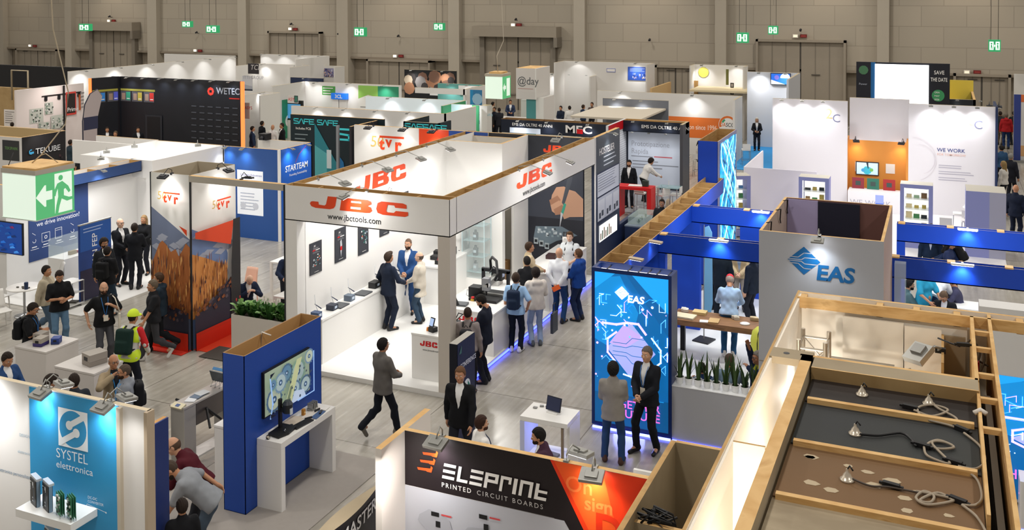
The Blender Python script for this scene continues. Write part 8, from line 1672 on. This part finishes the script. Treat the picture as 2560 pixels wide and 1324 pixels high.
# --- central stand
ZP=.1
p('person in a dark navy suit at the long white counter, back turned',foot=(972,823),v=-55,top='jacket',tc='#1b2436',legs='#1a2233',h=1.84,z0=ZP,hc='#3a2c22',RH=(.2,.3,1.05),LH=(-.25,.1,.95),hair='quiff')
p('bald bearded person in a bright blue suit with clasped hands',foot=(1022,782),v=160,hair='buzz',hc='#6a5444',beard='#3a281d',top='jacket',tc='#264a7d',legs='#26436e',pose='clasp',z0=ZP,h=1.86,skin='l')
p('balding person in a cream jacket and jeans facing the blue suit',foot=(1050,806),v=70,hair='ring',hc='#5f5148',top='coat',tc='#d3cabb',legs='#33475c',z0=ZP,pose='clasp',h=1.72,skin='p')
p('person in white shirt and black trousers half hidden behind the corner pillar',foot=(1146,712),v=20,top='shirt',tc=WH,legs='#16181d',shoe='#a08a5c',z0=ZP,hair='short',h=1.8)
p('person in a light blue t-shirt with a navy rucksack at the robot counter',foot=(1290,878),v=-15,tc='#9cc0e6',legs='#151c2c',shoe='#e8e8ea',pose='hips',h=1.78,hc='#3a2a1e');bp('navy rucksack on the visitor in a light blue t-shirt','#1b2a42')
p('person in a cream hoodie and pale jeans at the lettered counter',foot=(1340,862),v=15,top='hoodie',tc='#d8d0c6',legs='#a3b8da',hair='bushy',hc='#211713',h=1.78,pose='hold',shoe='#5a6066');t=thing('carrier_bag','dark carrier bag held by the visitor in a cream hoodie','bag',person.last['t'].location+Vector((.38,.18,0)));MB().box(-.03,.03,-.16,.16,.3,.75,M('#3a3f48',.6)).tube([(0,-.1,.75),(0,-.08,.95),(0,.08,.95),(0,.1,.75)],.01,BLACK,5).build('bag',t)
p('dark-haired person in black behind the cream hoodie visitor',foot=(1318,818),v=20,tc='#17181c',h=1.72,hc='#17120f',pose='hold')
p('person in a beige jacket with glasses at the microscope counter',xy=(-9.4,22.5),z0=ZP,v=-80,top='jacket',tc='#bba98a',glasses=True,hc='#3f2c1d',pose='hold',h=1.8,inner='#c9c2b4')
p('bald person in a white shirt with arms behind the back holding an orange brochure',foot=(1398,806),v=-20,hair='bald',top='shirt',tc='#dfe2e6',legs='#20406a',pose='back',skin='l',h=1.84);t=thing('brochure','orange brochure held behind the back of the bald visitor in a white shirt','brochure',person.last['t'].location+Vector((.03,-.28,0)));MB().obox((0,0,.93),(.1,-.02,.06),(.03,0,-.05),(0,.004,0),M('#e8641e',.5)).build('sheet',t)
p('young person with rucksack straps facing us at the poster wall counter',foot=(1425,752),v=165,hair='quiff',hc='#5a4028',tc='#dadfe2',legs='#2c3038',h=1.82,skin='p',pose='hold');bp('dark rucksack on the young visitor at the poster wall',BK)
p('person in a bright blue hoodie and glasses turned to the counter',foot=(1447,800),v=60,top='hoodie',tc='#1b4590',legs='#1c2c4c',glasses=True,hc='#5a3f2a',pose='hold',h=1.76)
p('person in a dark suit and beard leaning at the counter behind the conference sign',foot=(1212,955),v=70,top='jacket',tc='#191e2c',beard='#1f1814',hc='#17120f',hp=35,pose='hold',h=1.84,skin='t')
p('balding person in a grey-brown shirt with a dark shoulder strap behind the conference sign',foot=(1170,985),v=-10,hair='buzz',hc='#33261e',top='shirt',tc='#8d8482',legs='#1a1c22',fat=1,h=1.76);bp('dark small rucksack behind the conference sign','#23242a',hgt=.34,w_=.26)
# --- aisle
p('person in a grey blazer striding through the aisle',foot=(958,1090),v=-55,top='jacket',tc='#67635f',legs='#171b24',pose='walk',glasses=True,h=1.8,hc='#1b1512',LH=(-.12,.32,1.05),RH=(.1,.3,1.05),shoe='#6a655c')
p('person in a black suit hurrying past the conference sign',foot=(1152,1185),v=165,top='jacket',tc='#121317',hc='#6a4a30',pose='walk',skin='t',h=1.82)
p('bearded person in a white shirt with dark lanyard behind the black stand wall',head=(1202,1040),v=-70,top='shirt',tc='#eceae6',beard='#4a2c1c',hc='#3a2318',lanyard='#28324a',h=1.68,skin='l',pose='relax')
p('dark-haired person in a purple waistcoat over a white shirt behind the black stand wall',head=(1368,1070),v=85,top='vest',tc='#43283a',inner='#eceae8',hc='#14100e',beard='#2a1e18',h=1.7,pose='desk',skin='t')
# --- light box pair
p('person with dark bushy hair in a grey blazer, back turned, before the light box',foot=(1533,1160),v=-5,top='jacket',tc='#8f8a84',legs='#2a4670',hair='bushy',hc='#15110f',pose='clasp',shoe='#4a2f24',h=1.76,skin='d',RF=(.14,.05),LF=(-.16,.12))
p('grey-haired person in a dark suit with lanyard speaking before the light box',foot=(1618,1128),v=150,top='jacket',tc='#181a21',legs='#15171d',lanyard='#3f6fb0',hair='short',hc='#6a6058',pose='clasp',h=1.86,skin='l',RF=(.16,.1),LF=(-.14,-.05))
# --- blue stand
p('person in a red cap, light blue shirt and jeans at the wooden table',foot=(1822,890),v=-5,top='shirt',tc='#a9c4e0',legs='#2f5f8c',hair='short',hc='#a8978a',pose='desk',lean=14,shoe='#e6e4e0',h=1.8,z0=Z2,hp=30);P_=person.last
V,Q=nets(lambda q:np.maximum(np.minimum(_ell(q,(0,-.004,.125),(.093,.115,.118)),np.maximum(_ell(q,(0,.12,.165),(.07,.09,.015)),-q[:,1])),.14-q[:,2]),(-.15,-.15,.1),(.15,.25,.3),.011);arr_obj('cap',[((P_['NT']+(P_['Hm'] @ V.T).T)*P_['k'],Q,M('#c8202c',.7))],P_['t'])
p('person in a dark suit seen from behind in the blue stand',foot=(1802,795),v=-15,top='jacket',tc='#1d2730',legs='#1d2730',h=1.85,z0=Z2,hc='#1c1613',hair='short')
p('grey-haired person in a light blue shirt beside the dark suit in the blue stand',foot=(1780,770),v=-60,top='shirt',tc='#a9c6e4',hair='buzz',hc='#9a958f',legs='#20252e',z0=Z2,h=1.78)
p('person with short fair hair, patterned scarf and beige cardigan with clasped hands',foot=(1850,775),v=170,fem=1,hair='shoulder',hc='#c9b79a',top='cardigan',tc='#b9a583',inner='#8fa3c0',legs='#9c938a',pose='clasp',z0=Z2,h=1.72,skin='p')
p('white-haired person in a dark suit at the edge of the grey tower',foot=(1880,815),v=60,hair='short',hc='#cfcac4',top='jacket',tc='#1a2230',z0=Z2,h=1.8,skin='l')
p('person with brown hair seated behind the snake plants, back turned',xy=(-3.6,18.25),v=0,pose='sit',hc='#5a4a3c',top='shirt',tc='#7f98ac',hair='short',z0=Z2)
p('grey-haired person in a blue jacket seated at the right end of the snake plants',xy=(-3.15,18.7),v=120,pose='chin',hipz=.52,RF=(.12,.42),LF=(-.12,.42),hc='#8a8680',top='jacket',tc='#22324f',inner='#d8d83a',glasses=True,z0=Z2)
p('person in dark blue seated low behind the third snake plant',xy=(-4.1,18.3),v=20,pose='sit',top='jacket',tc='#1d3358',z0=Z2,h=1.5,hipz=.45)
p('person whose dark legs show between the blue posts',foot=(1655,640),v=170,legs='#15171b',tc='#25282e')
p('bearded dark-haired person in a teal jacket right of the grey tower',head=(2262,700),v=-75,beard='#17120f',hc='#14100e',top='jacket',tc='#4f6b70',pose='sit',z0=Z2,hair='quiff')
p('person in a white t-shirt bending over the white meeting table',xy=tuple(at(2335,742,.9))[:2],v=-20,tc='#e9ebee',pose='bend',lean=60,legs='#23365a',z0=Z2,hc='#7a6a58')
p('person in a turquoise t-shirt at the white meeting table',xy=tuple(at(2308,705,1.35))[:2],v=-140,tc='#2f9fc4',pose='desk',z0=Z2,h=1.7,legs='#2a3350',fat=1)
p('person with glasses and dark jacket looking down at the near edge of the meeting table',head=(2365,722),v=165,pose='sit',lean=10,hp=30,top='jacket',tc='#15171b',hc='#6a5440',glasses=True,z0=Z2)
p('person in a purple sweater seated writing on a white chair',head=(2400,692),v=100,pose='sit',lean=14,top='shirt',tc='#40405a',legs='#5a7ba3',hc='#3a2a20',hp=30,z0=Z2,RH=(.08,.45,.85),LH=(-.1,.45,.85),fat=1)
p('person in a dark suit and tie standing behind the far blue beam',head=(2328,560),v=175,top='jacket',tc='#1c2c44',inner='#c9d0e4',z0=0,h=1.84,hair='buzz')
p('person in dark blue with rucksack leaning over a desk behind the far blue beam',xy=tuple(at(2390,640,1.2))[:2],v=80,pose='lean',top='shirt',tc='#1c2c50',hc='#17120f');bp('black rucksack on the visitor leaning behind the far blue beam',BK)
p('person with long dark hair beside the leaning visitor behind the far blue beam',xy=tuple(at(2372,625,1.4))[:2],v=-100,hair='long',hc='#15110f',fem=1,tc='#2a3558',pose='phone',h=1.68)
# --- right edge aisle
p('person in a navy suit standing at the right picture edge, back turned',foot=(2538,605),v=-20,hair='bald',top='jacket',tc='#141c2e',legs='#151d30',h=1.85,skin='t')
for i,(f,kw) in enumerate((((2508,520),dict(hair='long',hc='#a88c5c',fem=1,top='shirt',tc='#d9d4cc',v=60)),((2526,500),dict(hc='#8f8c88',top='coat',tc='#1d1f28',v=-30,h=1.8)),((2503,470),dict(hc='#1d1714',tc='#2a4a6c',v=30)),((2515,372),dict(top='hoodie',tc='#b3242a',legs='#20386a',hc='#7a6f64',v=0,h=1.82)),((2500,362),dict(top='jacket',tc='#2a2a2e',legs='#6a5c4c',v=-20)),((2534,362),dict(tc='#1f2226',v=20,hc='#1b1512')),((2548,358),dict(top='jacket',tc='#23252c',v=40)),((2557,400),dict(top='jacket',tc='#15181d',legs='#1c2c4c',v=60)))):
 p('person %s in the aisle at the far right' % ('with long fair hair and a pale top','with grey hair in a long dark coat','with dark hair in a blue top','in a red pullover seen from behind','in a dark jacket left of the red pullover','in black right of the red pullover','in a dark jacket at the notice banner','in black cut by the picture edge')[i],foot=f,det=2,**kw)
for i,(f,kw) in enumerate((((1892,377),dict(v=180,hair='shoulder',hc='#cfc6b8',fem=1,top='cardigan',tc='#1a1b20',pose='hold',h=1.68)),((1917,349),dict(v=20,top='jacket',tc='#2b2c36',legs='#46607c',hc='#4a3a2c')),((1897,350),dict(v=60,hair='ring',hc='#c9c4be',top='jacket',tc='#15161a')),((1884,268),dict(v=-60,top='shirt',tc='#d9d3cc',legs='#a39786',hc='#b9aca0')),((1926,262),dict(v=150,top='jacket',tc='#20222a',pose='sit',hipz=.75)),((1917,252),dict(v=180,top='shirt',tc='#6f7076',legs='#22262e',pose='fold')))):
 p('person %s in the right-hand aisle' % ('with pale hair in a black cardigan holding papers','in a dark jacket and jeans, back turned','with white hair in a black jacket','in a pale shirt and beige trousers','in a dark jacket on a bar stool','in a grey shirt below the blue wall screen')[i],foot=f,det=2,**kw)
p('person with dark hair tied back seated on a stool right of the navy stand',foot=(1745,440),v=-100,hair='pony',hc='#2a1d16',fem=1,top='shirt',tc='#e6dfd8',legs='#17181c',pose='sit',hipz=.78,det=2);stool('white bar stool under the seated visitor right of the navy stand',tuple(person.last['t'].location),0)
p('person in a dark suit standing at the bright red table',foot=(1573,520),v=170,top='jacket',tc='#14161d',hc='#17120f',beard='#2a1e18',h=1.8,det=2);p('person with dark curly hair in a white blouse leaning over the glass table',foot=(1612,505),v=-60,hair='curly',hc='#241812',fem=1,top='shirt',tc='#e3e1de',legs='#17181d',pose='lean',det=2)
# --- middle back
for i,(x,yh,kw) in enumerate(((655,303,dict(v=-60,top='jacket',tc='#16181f')),(682,312,dict(v=150,top='shirt',tc='#d8d8d6',legs='#9a907f',hair='bald')),(705,308,dict(v=110,top='jacket',tc='#17181d',inner='#e8e8e6',h=1.8)),(631,316,dict(v=-90,top='jacket',tc='#22304a')))):
 p('person %s before the silver half-round display' % ('in a dark suit reaching out','in a white shirt leaning','in a dark suit with white shirt and tie','in a blue jacket at the orange edge light')[i],head=(x,yh),det=2,**kw)
for i,(x,yh,kw) in enumerate(((190,330,dict(v=10,top='hoodie',tc='#8b8474')),(215,305,dict(v=200,top='jacket',tc='#1c2540')),(197,375,dict(v=60,hc='#17120f',tc='#2a2a30')),(176,350,dict(v=-60,top='jacket',tc='#2a3a44')),(117,298,dict(v=180,top='jacket',tc='#1d1e22')),(74,305,dict(v=-120,hair='long',hc='#1d1512',fem=1,tc='#2a2426')),(30,306,dict(v=0,tc='#3a3430')),(268,318,dict(v=180,top='jacket',tc='#1a1b20')),(345,318,dict(v=190,top='jacket',tc='#15161a')),(289,328,dict(v=150,tc='#3a3630',hc='#5a4a38')))):
 p('person %s' % ('with a light rucksack before the feather flag','in navy at the edge of the black portrait wall','with dark hair low before the lettered dark panel stand','in dark grey-blue left of the rucksack visitor','in a black jacket at the board-picture wall','with long dark hair at the board-picture wall','whose dark hair shows at the left edge of the board-picture wall','in black left of the black portrait wall','in black before the doorway of the portrait wall','with brown hair behind the pale counter')[i],head=(x,yh),det=3,**kw)
 if i == 0:bp('light grey rucksack on the visitor before the feather flag','#a39b8a')
far=((1222,272,'#2a2624','in black, leftmost of the group under the far lit cube'),(1236,268,'#1c2230','in navy in the group under the far lit cube'),(1248,270,'#25262c','in dark grey in the group under the far lit cube'),(1232,255,'#c9b9a4','in beige bending under the far lit cube'),(1276,250,'#2f3a55','at the blue lit table under the far lit cube'),(1402,265,'#1d2638','in a navy suit seated at the far white table'),(1424,265,'#dcdad6','in white seated at the far white table'),(1458,262,'#20304a','in dark blue near the lean-to roof'),(1451,237,'#3a2026','in dark red before the lime green panels'),(1468,240,'#1c1d24','in a black suit before the lime green panels'),(1434,238,'#2a2428','in dark clothes left of the dark red one'),(1400,234,'#8a8a86','in grey at the far white desk'),(1418,236,'#4a4a4a','in charcoal at the far white desk'),(1480,256,'#5a4a44','with brown hair at the lean-to roof'),(1580,195,'#1f1d1f','in black at the far counter, left'),(1588,196,'#2a2628','in black at the far counter, right'),(1636,200,'#2c2024','in dark red near the folding panel'),(671,215,'#2a1d16','with dark hair at the kiosk screen'))
for i,(x,y,c,lab) in enumerate(far):p('person '+lab,head=(x,y),v=(180,150,20,-60)[i % 4],tc=c,top=('jacket','shirt')[i % 2],det=3,h=1.72+.02*(i % 5),hc=('#1d1612','#3a2a1e','#241a15')[i % 3],pose=('relax','hold','clasp')[i % 3])
t=thing('desktop_monitor','black monitor with white text screen on the far white desk','monitor',tuple(atY(1375,250,57.0)));MB().box(-.5,.5,-.05,.05,.2,.95,BLACK).box(-.14,.14,-.06,-.05,.25,.9,M('#e6ecf6',.4,0,.8)).cyl((0,0,0),(0,0,.2),.05,.05,BLACK,8).build('body',t)
q=atY(1375,250,57.0);counter('counter','long white desk block under the black monitor, far middle',q.x-1.8,q.x+1.2,56.6,57.4,q.z-.01,M('#cdd2cc',.6))
